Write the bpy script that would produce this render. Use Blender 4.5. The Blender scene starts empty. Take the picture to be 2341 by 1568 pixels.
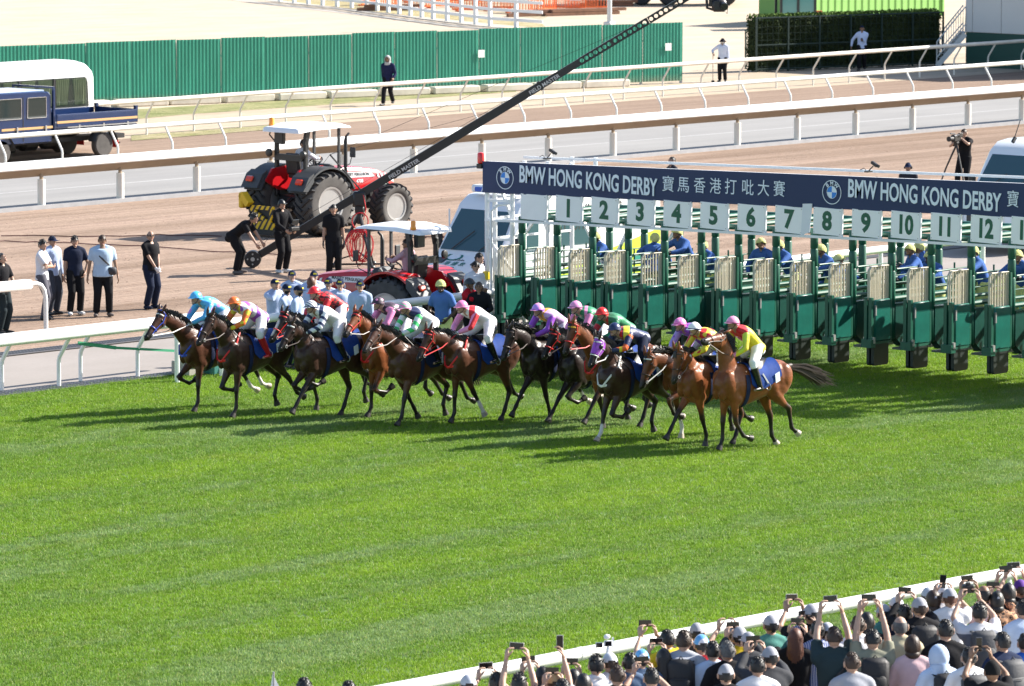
import bpy, bmesh, math, random
import numpy as np
from mathutils import Vector, Matrix, Euler
R = math.radians
rng = random.Random(7)
sc = bpy.context.scene
COL = sc.collection

# ------------------------------------------------------------------ camera, sky, sun, exposure
CAM = np.array([0., 0., 12.4]); FPX = 12300.; PW, PH = 2340.5, 1568.
PITCH, AZ = R(6.373933), R(42.155307)
cd = bpy.data.cameras.new('camera'); cam = bpy.data.objects.new('camera', cd); COL.objects.link(cam)
cam.location = CAM; cam.rotation_euler = (R(90) - PITCH, 0, AZ - R(90))
cd.sensor_width = 36; cd.lens = 36 * FPX / PW; cd.clip_start = 1; cd.clip_end = 3000
cd.dof.use_dof = True; cd.dof.focus_distance = 95; cd.dof.aperture_fstop = 5.6
sc.camera = cam
SUN_AZ, SUN_EL = R(-26), R(34)          # azimuth measured from world +X, anticlockwise
w = bpy.data.worlds.new('World'); sc.world = w; w.use_nodes = True
nt = w.node_tree; bg = nt.nodes['Background']
sky = nt.nodes.new('ShaderNodeTexSky'); sky.sky_type = 'NISHITA'; sky.sun_disc = False
sky.sun_elevation = SUN_EL; sky.sun_rotation = R(90) - SUN_AZ
nt.links.new(sky.outputs[0], bg.inputs[0]); bg.inputs[1].default_value = 0.088
sl = bpy.data.lights.new('sun', 'SUN'); sun = bpy.data.objects.new('sun', sl); COL.objects.link(sun)
sl.energy = 4.9; sl.angle = R(0.6); sl.color = (1.0, 0.94, 0.85)
sdir = Vector((math.cos(SUN_EL) * math.cos(SUN_AZ), math.cos(SUN_EL) * math.sin(SUN_AZ), math.sin(SUN_EL)))
sun.rotation_euler = sdir.to_track_quat('Z', 'Y').to_euler(); sun.location = (150, 0, 120)
sc.view_settings.view_transform = 'Standard'; sc.view_settings.look = 'None'
sc.view_settings.exposure = 1.42; sc.view_settings.gamma = 1
sc.render.engine = 'CYCLES'
sc.cycles.use_denoising = True
sc.cycles.max_bounces = 8; sc.cycles.transparent_max_bounces = 12

# ------------------------------------------------------------------ where a point of the place lies
_fh = np.array([math.cos(AZ), math.sin(AZ), 0]); _rt = np.array([math.sin(AZ), -math.cos(AZ), 0]); _up = np.array([0, 0, 1.])
_fw = _fh * math.cos(PITCH) - _up * math.sin(PITCH); _uu = _fh * math.sin(PITCH) + _up * math.cos(PITCH)
def _ray(x, y): return _fw * FPX + _rt * (x - PW / 2) + _uu * (PH / 2 - y)
def at(x, y, z=0.):
    d = _ray(x, y); return Vector(CAM + d * ((z - CAM[2]) / d[2]))
def atY(x, y, Y):
    d = _ray(x, y); return Vector(CAM + d * (Y / d[1]))
def atX(x, y, X):
    d = _ray(x, y); return Vector(CAM + d * (X / d[0]))

# ------------------------------------------------------------------ materials
MATS = {}
def new_mat(name):
    m = bpy.data.materials.new(name); m.use_nodes = True
    return m, m.node_tree, m.node_tree.nodes['Principled BSDF']
def N(t, kind, **kw):
    n = t.nodes.new(kind)
    for k, v in kw.items():
        if k in n.inputs: n.inputs[k].default_value = v
        else: setattr(n, k, v)
    return n
def ramp(t, fac, stops, interp='LINEAR'):
    r = t.nodes.new('ShaderNodeValToRGB'); r.color_ramp.interpolation = interp
    e = r.color_ramp.elements
    while len(e) < len(stops): e.new(0.5)
    for i, (p, c) in enumerate(stops):
        e[i].position = p; e[i].color = (*c, 1) if len(c) == 3 else c
    t.links.new(fac, r.inputs[0]); return r.outputs[0]
def mixc(t, fac, a, b, mode='MIX'):
    n = t.nodes.new('ShaderNodeMix'); n.data_type = 'RGBA'; n.blend_type = mode
    for s, v in ((0, fac), (6, a), (7, b)):
        if hasattr(v, 'links'): t.links.new(v, n.inputs[s])
        else: n.inputs[s].default_value = v if s == 0 else ((*v, 1) if len(v) == 3 else v)
    return n.outputs[2]
def mth(t, op, a, b=0.0, c=None):
    n = t.nodes.new('ShaderNodeMath'); n.operation = op
    for i, v in enumerate((a, b, c)):
        if v is None: continue
        if hasattr(v, 'links'): t.links.new(v, n.inputs[i])
        else: n.inputs[i].default_value = v
    return n.outputs[0]
def objco(t): return t.nodes.new('ShaderNodeTexCoord').outputs['Object']
def mapped(t, co, scale=(1, 1, 1), loc=(0, 0, 0), rot=(0, 0, 0)):
    m = t.nodes.new('ShaderNodeMapping'); m.inputs['Scale'].default_value = scale; m.inputs['Location'].default_value = loc
    m.inputs['Rotation'].default_value = rot
    t.links.new(co, m.inputs[0]); return m.outputs[0]
def noise(t, co, scale, detail=4, rough=0.55, out=0):
    n = N(t, 'ShaderNodeTexNoise', Scale=scale, Detail=detail, Roughness=rough); t.links.new(co, n.inputs['Vector']); return n.outputs[out]
def bump(t, bsdf, h, strength=0.3, dist=0.02):
    b = N(t, 'ShaderNodeBump', Strength=strength, Distance=dist); t.links.new(h, b.inputs['Height']); t.links.new(b.outputs[0], bsdf.inputs['Normal'])
def mat(name, col, rough=0.6, metal=0.0, var=0.0, scale=3.0, bmp=0.0, bscale=30., spec=None, coat=0.0, emit=None):
    """plain surface; var = how much the colour wanders, bmp = fine relief"""
    if name in MATS: return MATS[name]
    m, t, b = new_mat(name)
    b.inputs['Base Color'].default_value = (*col, 1); b.inputs['Roughness'].default_value = rough; b.inputs['Metallic'].default_value = metal
    if spec is not None: b.inputs['Specular IOR Level'].default_value = spec
    if coat: b.inputs['Coat Weight'].default_value = coat; b.inputs['Coat Roughness'].default_value = 0.08
    if var or bmp: co = objco(t)
    if var:
        f = noise(t, co, scale, 5, 0.6)
        c = ramp(t, f, [(0.3, tuple(max(0, x * (1 - var)) for x in col)), (0.7, tuple(min(1, x * (1 + var * 0.6)) for x in col))])
        t.links.new(c, b.inputs['Base Color'])
    if bmp: bump(t, b, noise(t, co, bscale, 3), bmp, 0.01)
    if emit:
        b.inputs['Emission Color'].default_value = (*col, 1); b.inputs['Emission Strength'].default_value = emit
    MATS[name] = m; return m
def glass_mat(name, col=(0.03, 0.05, 0.06), rough=0.04, alpha=1.0):
    if name in MATS: return MATS[name]
    m, t, b = new_mat(name)
    b.inputs['Base Color'].default_value = (*col, 1); b.inputs['Roughness'].default_value = rough; b.inputs['Specular IOR Level'].default_value = 0.7
    b.inputs['Alpha'].default_value = alpha
    MATS[name] = m; return m

# ------------------------------------------------------------------ mesh building
class MB:
    def __init__(s): s.v = []; s.f = []; s.mi = []; s.cur = 0
    def add(s, vs, fs, mi=None):
        o = len(s.v); s.v.extend(tuple(map(float, p)) for p in vs); s.f.extend(tuple(i + o for i in f) for f in fs)
        s.mi.extend([s.cur if mi is None else mi] * len(fs)); return s
    def box(s, c, d, rot=None, mi=None):
        x, y, z = (k / 2 for k in d); vs = [Vector((i * x, j * y, k * z)) for i in (-1, 1) for j in (-1, 1) for k in (-1, 1)]
        if rot is not None: vs = [rot @ p for p in vs]
        c = Vector(c); vs = [p + c for p in vs]
        return s.add(vs, [(0, 1, 3, 2), (4, 6, 7, 5), (0, 4, 5, 1), (2, 3, 7, 6), (0, 2, 6, 4), (1, 5, 7, 3)], mi)
    def span(s, a, b, mi=None):
        a, b = Vector(a), Vector(b); return s.box((a + b) / 2, [abs(q) for q in (b - a)], None, mi)
    def cbox(s, c, d, ch=0.02, rot=None, mi=None):
        bm = bmesh.new(); x, y, z = (k / 2 for k in d)
        for i in (-1, 1):
            for j in (-1, 1):
                for k in (-1, 1):
                    bm.verts.new((i * (x - ch), j * (y - ch), k * z)); bm.verts.new((i * (x - ch), j * y, k * (z - ch))); bm.verts.new((i * x, j * (y - ch), k * (z - ch)))
        bmesh.ops.convex_hull(bm, input=bm.verts); bmesh.ops.dissolve_limit(bm, angle_limit=0.02, verts=bm.verts, edges=bm.edges)
        return s.addbm(bm, c, rot, mi)
    def addbm(s, bm, c=(0, 0, 0), rot=None, mi=None):
        bm.verts.index_update(); c = Vector(c)
        vs = [(rot @ v.co if rot is not None else v.co) + c for v in bm.verts]; fs = [tuple(q.index for q in f.verts) for f in bm.faces]
        bm.free(); return s.add(vs, fs, mi)
    def hull(s, pts, mi=None):
        bm = bmesh.new()
        for p in pts: bm.verts.new(p)
        r = bmesh.ops.convex_hull(bm, input=bm.verts)
        bmesh.ops.delete(bm, geom=[v for v in bm.verts if not v.link_faces], context='VERTS')
        bmesh.ops.dissolve_limit(bm, angle_limit=0.02, verts=bm.verts, edges=bm.edges); return s.addbm(bm, (0, 0, 0), None, mi)
    def bar(s, p, q, wd, ht, up=(0, 0, 1), mi=None):
        p, q, up = Vector(p), Vector(q), Vector(up); t = (q - p).normalized(); sd = t.cross(up)
        if sd.length < 1e-4: sd = t.cross(Vector((1, 0, 0)))
        sd.normalize(); u = sd.cross(t); a, b = sd * wd / 2, u * ht / 2
        vs = [p - a - b, p + a - b, p + a + b, p - a + b, q - a - b, q + a - b, q + a + b, q - a + b]
        return s.add(vs, [(0, 1, 2, 3), (7, 6, 5, 4), (0, 4, 5, 1), (1, 5, 6, 2), (2, 6, 7, 3), (3, 7, 4, 0)], mi)
    def loft(s, rings, mi=None, caps=True):
        n = len(rings[0]); vs = [p for r in rings for p in r]; fs = []
        for i in range(len(rings) - 1):
            for j in range(n):
                k = (j + 1) % n; fs.append((i * n + j, i * n + k, (i + 1) * n + k, (i + 1) * n + j))
        if caps: fs.append(tuple(range(n - 1, -1, -1))); m = (len(rings) - 1) * n; fs.append(tuple(range(m, m + n)))
        return s.add(vs, fs, mi)
    def tube(s, pts, r, n=8, side=None, mi=None, round_ends=False):
        """pts path, r = radius, list of radii or list of (a, b); a lies along `side`"""
        pts = [Vector(p) for p in pts]; m = len(pts)
        rr = list(r) if isinstance(r, (list, tuple)) and len(r) == m else [r] * m
        rr = [(q, q) if not isinstance(q, (tuple, list)) else q for q in rr]
        if round_ends:
            t0 = (pts[0] - pts[1]).normalized(); t1 = (pts[-1] - pts[-2]).normalized()
            a0 = min(rr[0]); a1 = min(rr[-1]); k = lambda q, f: (q[0] * f, q[1] * f)
            pts = [pts[0] + t0 * a0 * .95, pts[0] + t0 * a0 * .6] + pts + [pts[-1] + t1 * a1 * .6, pts[-1] + t1 * a1 * .95]
            rr = [k(rr[0], .35), k(rr[0], .8)] + rr + [k(rr[-1], .8), k(rr[-1], .35)]; m = len(pts)
        rings = []; prev = Vector(side) if side is not None else None
        for i, p in enumerate(pts):
            t = (pts[min(i + 1, m - 1)] - pts[max(i - 1, 0)])
            t = t.normalized() if t.length > 1e-9 else Vector((0, 0, 1))
            if prev is None: prev = t.orthogonal()
            sd = prev - t * prev.dot(t)
            if sd.length < 1e-5: sd = t.orthogonal()
            sd.normalize(); nn = t.cross(sd)
            if side is None: prev = sd
            rings.append([p + sd * (rr[i][0] * math.cos(q)) + nn * (rr[i][1] * math.sin(q)) for q in (2 * math.pi * j / n for j in range(n))])
        return s.loft(rings, mi)
    def lathe(s, prof, c=(0, 0, 0), axis=(0, 0, 1), n=24, mi=None, closed=False):
        """prof = [(radius, height)] turned about the axis"""
        c = Vector(c); q = Vector((0, 0, 1)).rotation_difference(Vector(axis))
        rings = [[c + q @ Vector((r * math.cos(2 * math.pi * j / n), r * math.sin(2 * math.pi * j / n), h)) for j in range(n)] for r, h in prof]
        if closed: rings.append(rings[0])
        return s.loft(rings, mi, caps=not closed)
    def ball(s, c, r, nu=12, nv=8, rot=None, mi=None):
        r = r if isinstance(r, (tuple, list)) else (r, r, r); c = Vector(c); vs = []; fs = []
        for i in range(nv + 1):
            th = math.pi * i / nv
            for j in range(nu):
                ph = 2 * math.pi * j / nu
                p = Vector((r[0] * math.sin(th) * math.cos(ph), r[1] * math.sin(th) * math.sin(ph), r[2] * math.cos(th)))
                vs.append((rot @ p if rot is not None else p) + c)
        for i in range(nv):
            for j in range(nu):
                k = (j + 1) % nu; fs.append((i * nu + j, (i + 1) * nu + j, (i + 1) * nu + k, i * nu + k))
        return s.add(vs, fs, mi)
    def profile(s, poly, y0, y1, bev=0.0, mi=None, inset=None):
        """(x, z) outline carried from y0 to y1, with its two rims drawn in by bev"""
        cx = sum(p[0] for p in poly) / len(poly); cz = sum(p[1] for p in poly) / len(poly)
        def ring(y, k):
            out = []
            for x, z in poly:
                d = math.hypot(x - cx, z - cz) or 1; out.append((x - (x - cx) / d * k, y, z - (z - cz) / d * k))
            return out
        rings = [ring(y0, bev), ring(y0 + bev, 0), ring(y1 - bev, 0), ring(y1, bev)] if bev else [ring(y0, 0), ring(y1, 0)]
        return s.loft(rings, mi)
    def quad(s, a, b, c, d, mi=None): return s.add([a, b, c, d], [(0, 1, 2, 3)], mi)
    def mesh(s, name, mats=None, smooth=None):
        me = bpy.data.meshes.new(name); me.from_pydata(s.v, [], s.f)
        for m in (mats or []): me.materials.append(m)
        if s.mi and max(s.mi) > 0: me.polygons.foreach_set('material_index', s.mi)
        bm = bmesh.new(); bm.from_mesh(me); bmesh.ops.recalc_face_normals(bm, faces=bm.faces); bm.to_mesh(me); bm.free()
        if smooth is not None:
            me.polygons.foreach_set('use_smooth', [True] * len(me.polygons)); me.set_sharp_from_angle(angle=R(smooth))
        me.update(); return me
    def obj(s, name, mats, parent=None, smooth=None, loc=None, **props):
        mats = mats if isinstance(mats, (list, tuple)) else [mats]
        return link(name, s.mesh(name, mats, smooth), parent, loc, **props)
def link(name, me, parent=None, loc=None, rot=None, **props):
    o = bpy.data.objects.new(name, me); COL.objects.link(o)
    if parent is not None: o.parent = parent
    if loc is not None: o.location = loc
    if rot is not None: o.rotation_euler = rot
    for k, v in props.items(): o[k] = v
    return o
def thing(name, label, cat, loc=(0, 0, 0), rotz=0.0, group=None):
    o = bpy.data.objects.new(name, None); COL.objects.link(o); o.empty_display_size = 0.3
    o.location = loc; o.rotation_euler = (0, 0, rotz); tag(o, label, cat, group); return o
def tag(o, label, cat, group=None):
    o['label'] = label; o['category'] = cat
    if group: o['group'] = group
    return o
def children(o): return [c for c in bpy.data.objects if c.parent is o]
def copy_tree(o, parent=None, kids=None):
    kids = kids if kids is not None else KIDS(); c = o.copy(); COL.objects.link(c); c.parent = parent
    for ch in kids.get(o.name, []): copy_tree(ch, c, kids)
    return c
def KIDS():
    d = {}
    for o in bpy.data.objects:
        if o.parent: d.setdefault(o.parent.name, []).append(o)
    return d
def setmats(o, mats):
    for i, m in enumerate(mats):
        if i < len(o.material_slots) and m is not None:
            o.material_slots[i].link = 'OBJECT'; o.material_slots[i].material = m

TMP = bpy.data.scenes.new('workbench')
def evaluated(ob):
    TMP.collection.objects.link(ob); vl = TMP.view_layers[0]; vl.update(); dg = vl.depsgraph; dg.update()
    me = bpy.data.meshes.new_from_object(ob.evaluated_get(dg)); d = ob.data
    bpy.data.objects.remove(ob); return me
def remesh(mb, voxel, name='body', iters=3, mats=(), fac=0.5):
    """one closed skin round all the shapes in mb"""
    src = mb.mesh(name); ob = bpy.data.objects.new('t', src)
    m = ob.modifiers.new('r', 'REMESH'); m.mode = 'VOXEL'; m.voxel_size = voxel; m.use_smooth_shade = True
    if iters: s2 = ob.modifiers.new('s', 'SMOOTH'); s2.factor = fac; s2.iterations = iters
    me = evaluated(ob); bpy.data.meshes.remove(src); me.name = name
    me.materials.clear()
    for q in mats: me.materials.append(q)
    me.polygons.foreach_set('use_smooth', [True] * len(me.polygons)); return me
def join_mb(me, mb):
    """append the loose shapes of mb (material indices kept) to a mesh"""
    n0 = len(me.vertices); co = np.empty(n0 * 3); me.vertices.foreach_get('co', co)
    fs = [tuple(p.vertices) for p in me.polygons]; mi = [0] * len(fs)
    vs = co.reshape(-1, 3).tolist() + mb.v; fs += [tuple(i + n0 for i in f) for f in mb.f]; mi += mb.mi
    out = bpy.data.meshes.new(me.name); out.from_pydata(vs, [], fs)
    for m in me.materials: out.materials.append(m)
    out.polygons.foreach_set('material_index', mi); out.polygons.foreach_set('use_smooth', [True] * len(fs))
    out.update(); return out
TXT = {}
def text_mesh(txt, size, bold=0.0, sx=1.0, depth=0.004, key=None):
    """flat lettering centred on the origin, lying in the local xz plane, reading from -y"""
    k = (txt, size, bold, sx, depth)
    if k in TXT: return TXT[k]
    c = bpy.data.curves.new('lettering', 'FONT'); c.body = txt; c.size = size; c.offset = bold; c.extrude = depth / 2
    c.align_x = 'CENTER'; c.align_y = 'CENTER'; c.resolution_u = 3
    me = evaluated(bpy.data.objects.new('t', c))
    me.transform(Matrix.Rotation(R(90), 4, 'X') @ Matrix.Diagonal((sx, 1, 1, 1))); me.name = 'lettering'
    TXT[k] = me; return me
def text(name, txt, size, material, parent, loc, rot=(0, 0, 0), bold=0.0, sx=1.0, depth=0.004, **props):
    me = text_mesh(txt, size, bold, sx, depth).copy(); me.materials.clear(); me.materials.append(material)
    return link(name, me, parent, loc, rot, **props)
# ================================================================== the setting
WHITE = mat('white_paint', (0.80, 0.80, 0.78), 0.45, var=0.06, scale=1.5)
CREAM = mat('cream_paint', (0.74, 0.70, 0.62), 0.5, var=0.10, scale=2)
def strip_mesh(name, pts, z, m, thick=None, **props):
    b = MB(); b.add([(x, y, z) for x, y in pts], [tuple(range(len(pts)))]); return b.obj(name, m, **props)
def sheet(name, x0, x1, y0, y1, z, m, **props): return strip_mesh(name, [(x0, y0), (x1, y0), (x1, y1), (x0, y1)], z, m, kind='structure', **props)

# --- turf
m, t, b = new_mat('turf_soil'); co = objco(t)
stripe = mth(t, 'SINE', mth(t, 'MULTIPLY_ADD', N(t, 'ShaderNodeSeparateXYZ').outputs[1], 1.0, 0.0))
sep = [n for n in t.nodes if n.type == 'SEPXYZ'][0]; t.links.new(co, sep.inputs[0])
wob = noise(t, mapped(t, co, (0.05, 0.35, 1)), 1.0, 3); fine = noise(t, co, 9, 5, 0.65); big = noise(t, co, 0.35, 4)
c1 = ramp(t, fine, [(0.25, (0.050, 0.105, 0.014)), (0.75, (0.095, 0.175, 0.026))])
c2 = ramp(t, wob, [(0.38, (0.070, 0.130, 0.030)), (0.62, (0.085, 0.165, 0.012))])
t.links.new(mixc(t, 0.5, c1, c2), b.inputs['Base Color']); b.inputs['Roughness'].default_value = 0.9
bump(t, b, fine, 0.6, 0.03); TURF_SOIL = m
Y_IN, Y_OUT = 74.72, 44.15
sheet('turf_track', 20, 330, 41.0, 75.95, 0.0, TURF_SOIL)

# --- hard ground
def ground_mat(name, lo, hi, sx=0.35, sy=2.2, fine_s=7.0, bmp=0.5, bd=0.03, extra=None, rough=0.95):
    m, t, b = new_mat(name); co = objco(t)
    a = noise(t, mapped(t, co, (sx, sy, 1)), 1.0, 6, 0.6); f = noise(t, co, fine_s, 6, 0.7); g = noise(t, co, 0.25, 3)
    v = mth(t, 'ADD', mth(t, 'MULTIPLY', a, 0.5), mth(t, 'ADD', mth(t, 'MULTIPLY', f, 0.3), mth(t, 'MULTIPLY', g, 0.2)))
    c = ramp(t, v, [(0.36, lo), (0.62, hi)])
    if extra: c = extra(t, co, c)
    t.links.new(c, b.inputs['Base Color']); b.inputs['Roughness'].default_value = rough
    b.inputs['Specular IOR Level'].default_value = 0.2
    bump(t, b, mth(t, 'ADD', a, mth(t, 'MULTIPLY', f, 0.7)), bmp, bd); MATS[name] = m; return m
def clods(t, co, c):
    hb = noise(t, mapped(t, co, (.018, .62, 1)), 1.0, 3, .5); c = mixc(t, 1.0, c, ramp(t, hb, [(.36, (.74, .71, .68)), (.52, (1, 1, 1)), (.66, (1.12, 1.12, 1.14))]), 'MULTIPLY')
    wv = N(t, 'ShaderNodeTexWave', Scale=1.1, Distortion=3.5, Detail=3, wave_type='BANDS', bands_direction='Y'); t.links.new(mapped(t, co, (.25, 1, 1)), wv.inputs[0]); c = mixc(t, .5, c, mixc(t, 1.0, c, ramp(t, wv.outputs[1], [(0, (.80, .78, .76)), (.4, (1.02, 1.02, 1.02))]), 'MULTIPLY'))
    v = N(t, 'ShaderNodeTexVoronoi', Scale=2.6); t.links.new(mapped(t, co, (0.7, 1.0, 1)), v.inputs['Vector'])
    k = noise(t, mapped(t, co, (0.15, 0.4, 1)), 1.0, 3)
    msk = mth(t, 'MULTIPLY', mth(t, 'LESS_THAN', v.outputs['Distance'], 0.22), mth(t, 'GREATER_THAN', k, 0.56))
    return mixc(t, mth(t, 'MULTIPLY', msk, 0.45), c, (0.17, 0.10, 0.065))
DIRT = ground_mat('dirt', (0.20, 0.140, 0.103), (0.33, 0.242, 0.185), 0.06, 2.6, 5.0, 0.9, 0.06, clods)
DIRT2 = ground_mat('dirt_far', (0.175, 0.120, 0.088), (0.275, 0.200, 0.150), 0.06, 2.6, 5.0, 0.7, 0.05)
SAND = ground_mat('pale_sand', (0.385, 0.315, 0.235), (0.48, 0.405, 0.315), 0.3, 0.6, 4.0, 0.3, 0.03)
SANDPATH = ground_mat('sandy_path', (0.33, 0.265, 0.19), (0.44, 0.36, 0.275), 0.3, 1.0, 4.0, 0.4, 0.03)
CONC = ground_mat('concrete', (0.235, 0.21, 0.19), (0.295, 0.265, 0.245), 0.2, 0.5, 12.0, 0.1, 0.01, rough=0.8)
def lane(t, co, c):
    s = N(t, 'ShaderNodeSeparateXYZ'); t.links.new(co, s.inputs[0])
    k = mth(t, 'LESS_THAN', mth(t, 'ABSOLUTE', mth(t, 'SUBTRACT', s.outputs[1], 109.8)), 0.05)
    return mixc(t, mth(t, 'MULTIPLY', k, 0.5), c, (0.5, 0.5, 0.5))
ASPH = ground_mat('worn_asphalt', (0.215, 0.210, 0.205), (0.275, 0.268, 0.26), 0.1, 0.8, 14.0, 0.1, 0.01, lane, 0.85)
VERGE = ground_mat('dry_verge', (0.16, 0.125, 0.065), (0.36, 0.285, 0.17), 1.2, 1.6, 3.0, 1.0, 0.10)
sheet('service_road', 30, 330, 75.95, 80.95, -0.012, CONC)
sheet('dirt_track', 30, 330, 80.95, 105.5, -0.008, DIRT)
sheet('asphalt_path', 30, 330, 105.5, 113.45, 0.02, ASPH)
b = MB(); b.span((30, 105.42, -0.01), (330, 105.5, 0.10)); b.obj('path_kerb', mat('kerb_concrete', (0.30, 0.30, 0.31), 0.8, var=0.15), kind='structure')
sheet('dry_verge', 30, 330, 113.45, 115.4, 0.05, VERGE)
sheet('dirt_track', 30, 330, 115.4, 122.3, -0.004, DIRT2)
sheet('sandy_path', 30, 330, 122.3, 131.5, 0.0, SANDPATH)
sheet('sand_ground', -200, 1500, 131.5, 1500, -0.002, SAND)
b = MB(); b.span((10, 20, -0.5), (330, 42.55, 0.45)); b.obj('apron', mat('apron_paving', (0.33, 0.31, 0.29), 0.85, var=0.15, scale=2), kind='structure')
sheet('ground', -1500, 1500, -1500, 1500, -0.06, mat('earth', (0.25, 0.21, 0.16), 0.95, var=0.2, scale=0.2))
# drain gratings either side of the service road: a dark trough with bars over it
DRAIN = mat('drain_dark', (0.045, 0.045, 0.05), 0.7); GRATE = mat('grating_iron', (0.16, 0.16, 0.17), 0.5, 0.6)
for y0, y1 in ((75.58, 75.95), (80.5, 80.95)):
    sheet('drain_channel', 55, 140, y0, y1, 0.004, DRAIN)
    b = MB()
    for i in range(440): x = 62 + i * 0.09; b.span((x, y0, 0.008), (x + 0.03, y1, 0.03))
    for y in (y0, (y0 + y1) / 2, y1): b.span((62, y - 0.02, 0.006), (101.6, y + 0.02, 0.026))
    b.obj('drain_grating', GRATE, kind='structure')
# grassy strips
def grassy(name, pts, lo, hi, z=0.006):
    m = ground_mat(name + '_mat', lo, hi, 0.8, 1.2, 5.0, 1.0, 0.08); strip_mesh(name, pts, z, m, kind='structure')
pts = [at(*p) for p in ((60, 268), (420, 243), (800, 221), (1180, 200), (1180, 210), (800, 236), (420, 262), (60, 296))]
grassy('grass_strip', [(p.x, p.y) for p in pts], (0.12, 0.15, 0.045), (0.33, 0.30, 0.16))
pts = [at(*p) for p in ((300, 310), (700, 280), (760, 278), (700, 290), (300, 322))]
grassy('grass_strip', [(p.x, p.y) for p in pts], (0.16, 0.17, 0.05), (0.37, 0.31, 0.20), 0.009)
pts = [at(*p) for p in ((600, -20), (1240, 55), (1250, 66), (640, 6))]
grassy('grass_strip', [(p.x, p.y) for p in pts], (0.20, 0.18, 0.07), (0.42, 0.35, 0.22))
pts = [at(*p) for p in ((700, -60), (1300, 14), (1240, 44), (640, -30))]
grassy('grass_strip', [(p.x, p.y) for p in pts], (0.27, 0.23, 0.14), (0.45, 0.38, 0.28), 0.004)
# pale kerbed roads curving over the sand top left
m = mat('faded_road', (0.38, 0.35, 0.31), 0.9, var=0.08, scale=0.5)
for a in (((520, 0), (1120, 70), (1150, 70), (560, 0)), ((560, -4), (1200, 72), (1225, 72), (600, -4))):
    pts = [at(*p) for p in a]; strip_mesh('faded_road', [(p.x, p.y) for p in pts], 0.008, m, kind='structure')

# --- running rails: one thing each, every post its own part
def run_rail(label, Y, x0, x1, h, posts, curve, rail_r=0.075, post_r=0.032, wide=False, m=WHITE, group='running rails', under=None, post_m=None):
    t = thing('running_rail', label, 'rail', ((x0 + x1) / 2, Y, 0), 0, group); ox = (x0 + x1) / 2
    b = MB(); n = max(2, int((x1 - x0) / 6)); seg = (x1 - x0) / n
    if wide:   # broad cover with a sloping white face and an underside whose shade is put into its colour
        sec = [(0.10, h - 0.16), (-0.24, h - 0.18), (-0.27, h - 0.15), (-0.27, h - 0.03), (-0.20, h), (0.20, h + 0.02), (0.26, h - 0.03), (0.24, h - 0.12)]; sec2 = [(0.04, h - 0.40), (-0.225, h - 0.184), (0.10, h - 0.164), (0.20, h - .2)]; b2 = MB()
        for i in range(n):
            a, c = x0 - ox + i * seg + 0.004, x0 - ox + (i + 1) * seg - 0.004
            b.loft([[(a, y, z) for y, z in sec], [(c, y, z) for y, z in sec]]); b2.loft([[(a, y, z) for y, z in sec2], [(c, y, z) for y, z in sec2]])
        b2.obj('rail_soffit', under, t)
    else:
        for i in range(n):
            a, c = x0 - ox + i * seg, x0 - ox + (i + 1) * seg
            b.tube([(a, 0, h - rail_r), (a + 0.05, 0, h - rail_r)], rail_r * 1.06, 10); b.tube([(a + 0.05, 0, h - rail_r), (c, 0, h - rail_r)], rail_r, 10)
    b.obj('top_rail', m, t, 40)
    pb = MB()
    if curve == 'goose':       # stout sleeve with a bent pipe to the cover
        pb.tube([(0, -0.05, 0), (0, -0.05, 0.78)], [0.105, 0.105], 12)
        me1 = pb.mesh('post', [post_m or m], 40)
        pc = MB(); pc.tube([(0, -0.05, 0.70), (0, -0.05, 0.86), (0, 0.0, 0.98), (0, 0.12, 1.03), (0, 0.3, 1.0)], 0.05, 8)
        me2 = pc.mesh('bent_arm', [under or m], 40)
    else:                      # pipe that leans out under the rail
        k = curve; pts = [(0, k, 0), (0, k, h * 0.42), (0, k * 0.92, h * 0.5), (0, 0.02, h - rail_r * 1.6)]
        pb.tube(pts, post_r, 8); me1 = pb.mesh('post', [post_m or m], 40); me2 = None
    for x in posts:
        o = link('post', me1, t, (x - ox, 0, 0))
        if me2: link('bent_arm', me2, o)
    return t
UNDER_SHADE = mat('rail_underside_shade', (0.30, 0.22, 0.145), 0.7, var=0.1)  # brown paints in the shade under the white rail cover and on its arms
# posts that lean along the track as well: R2 and R3 show it
def leaning(label, Y, x0, x1, h, xs, dx, m=WHITE, rail_r=0.07, pr=0.032, sway=0.0, group='running rails'):
    t = thing('running_rail', label, 'rail', ((x0 + x1) / 2, Y, 0), 0, group); ox = (x0 + x1) / 2
    b = MB(); n = max(2, int((x1 - x0) / 5)); seg = (x1 - x0) / n
    for i in range(n):
        a, c = x0 - ox + i * seg, x0 - ox + (i + 1) * seg
        b.tube([(a, 0, h - rail_r), (a + 0.08, 0, h - rail_r)], rail_r * 1.07, 10); b.tube([(a + 0.08, 0, h - rail_r), (c, 0, h - rail_r)], rail_r, 10)
    b.obj('top_rail', m, t, 40)
    pb = MB(); k = dx
    pb.tube([(0, k, 0), (0, k, h * 0.45), (0, k * 0.93, h * 0.52), (0, 0.0, h - rail_r * 1.7)], pr, 8); me = pb.mesh('post', [m], 40)
    for x in xs: link('post', me, t, (x - ox, 0, 0))
    return t
def post_xs(first_px, second_px, Y, x0, x1):
    a = atY(*first_px, Y).x; s = abs(atY(*second_px, Y).x - a); k0 = math.ceil((x0 - a) / s); out = []
    while a + k0 * s < x1: out.append(a + k0 * s); k0 += 1
    return out
xs = post_xs((92, 470), (272, 450), 105.65, 70, 240)
run_rail('thick white rail on stout sleeved posts between the asphalt path and the dirt track', 105.65, 68, 242, 1.25, xs, 'goose', wide=True, under=UNDER_SHADE, post_m=CREAM)
xs = post_xs((378, 345), (500, 335), 115.0, 70, 250)
leaning('white pipe rail along the verge, second from the thick rail', 115.0, 68, 250, 1.14, xs, -0.30)
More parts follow.
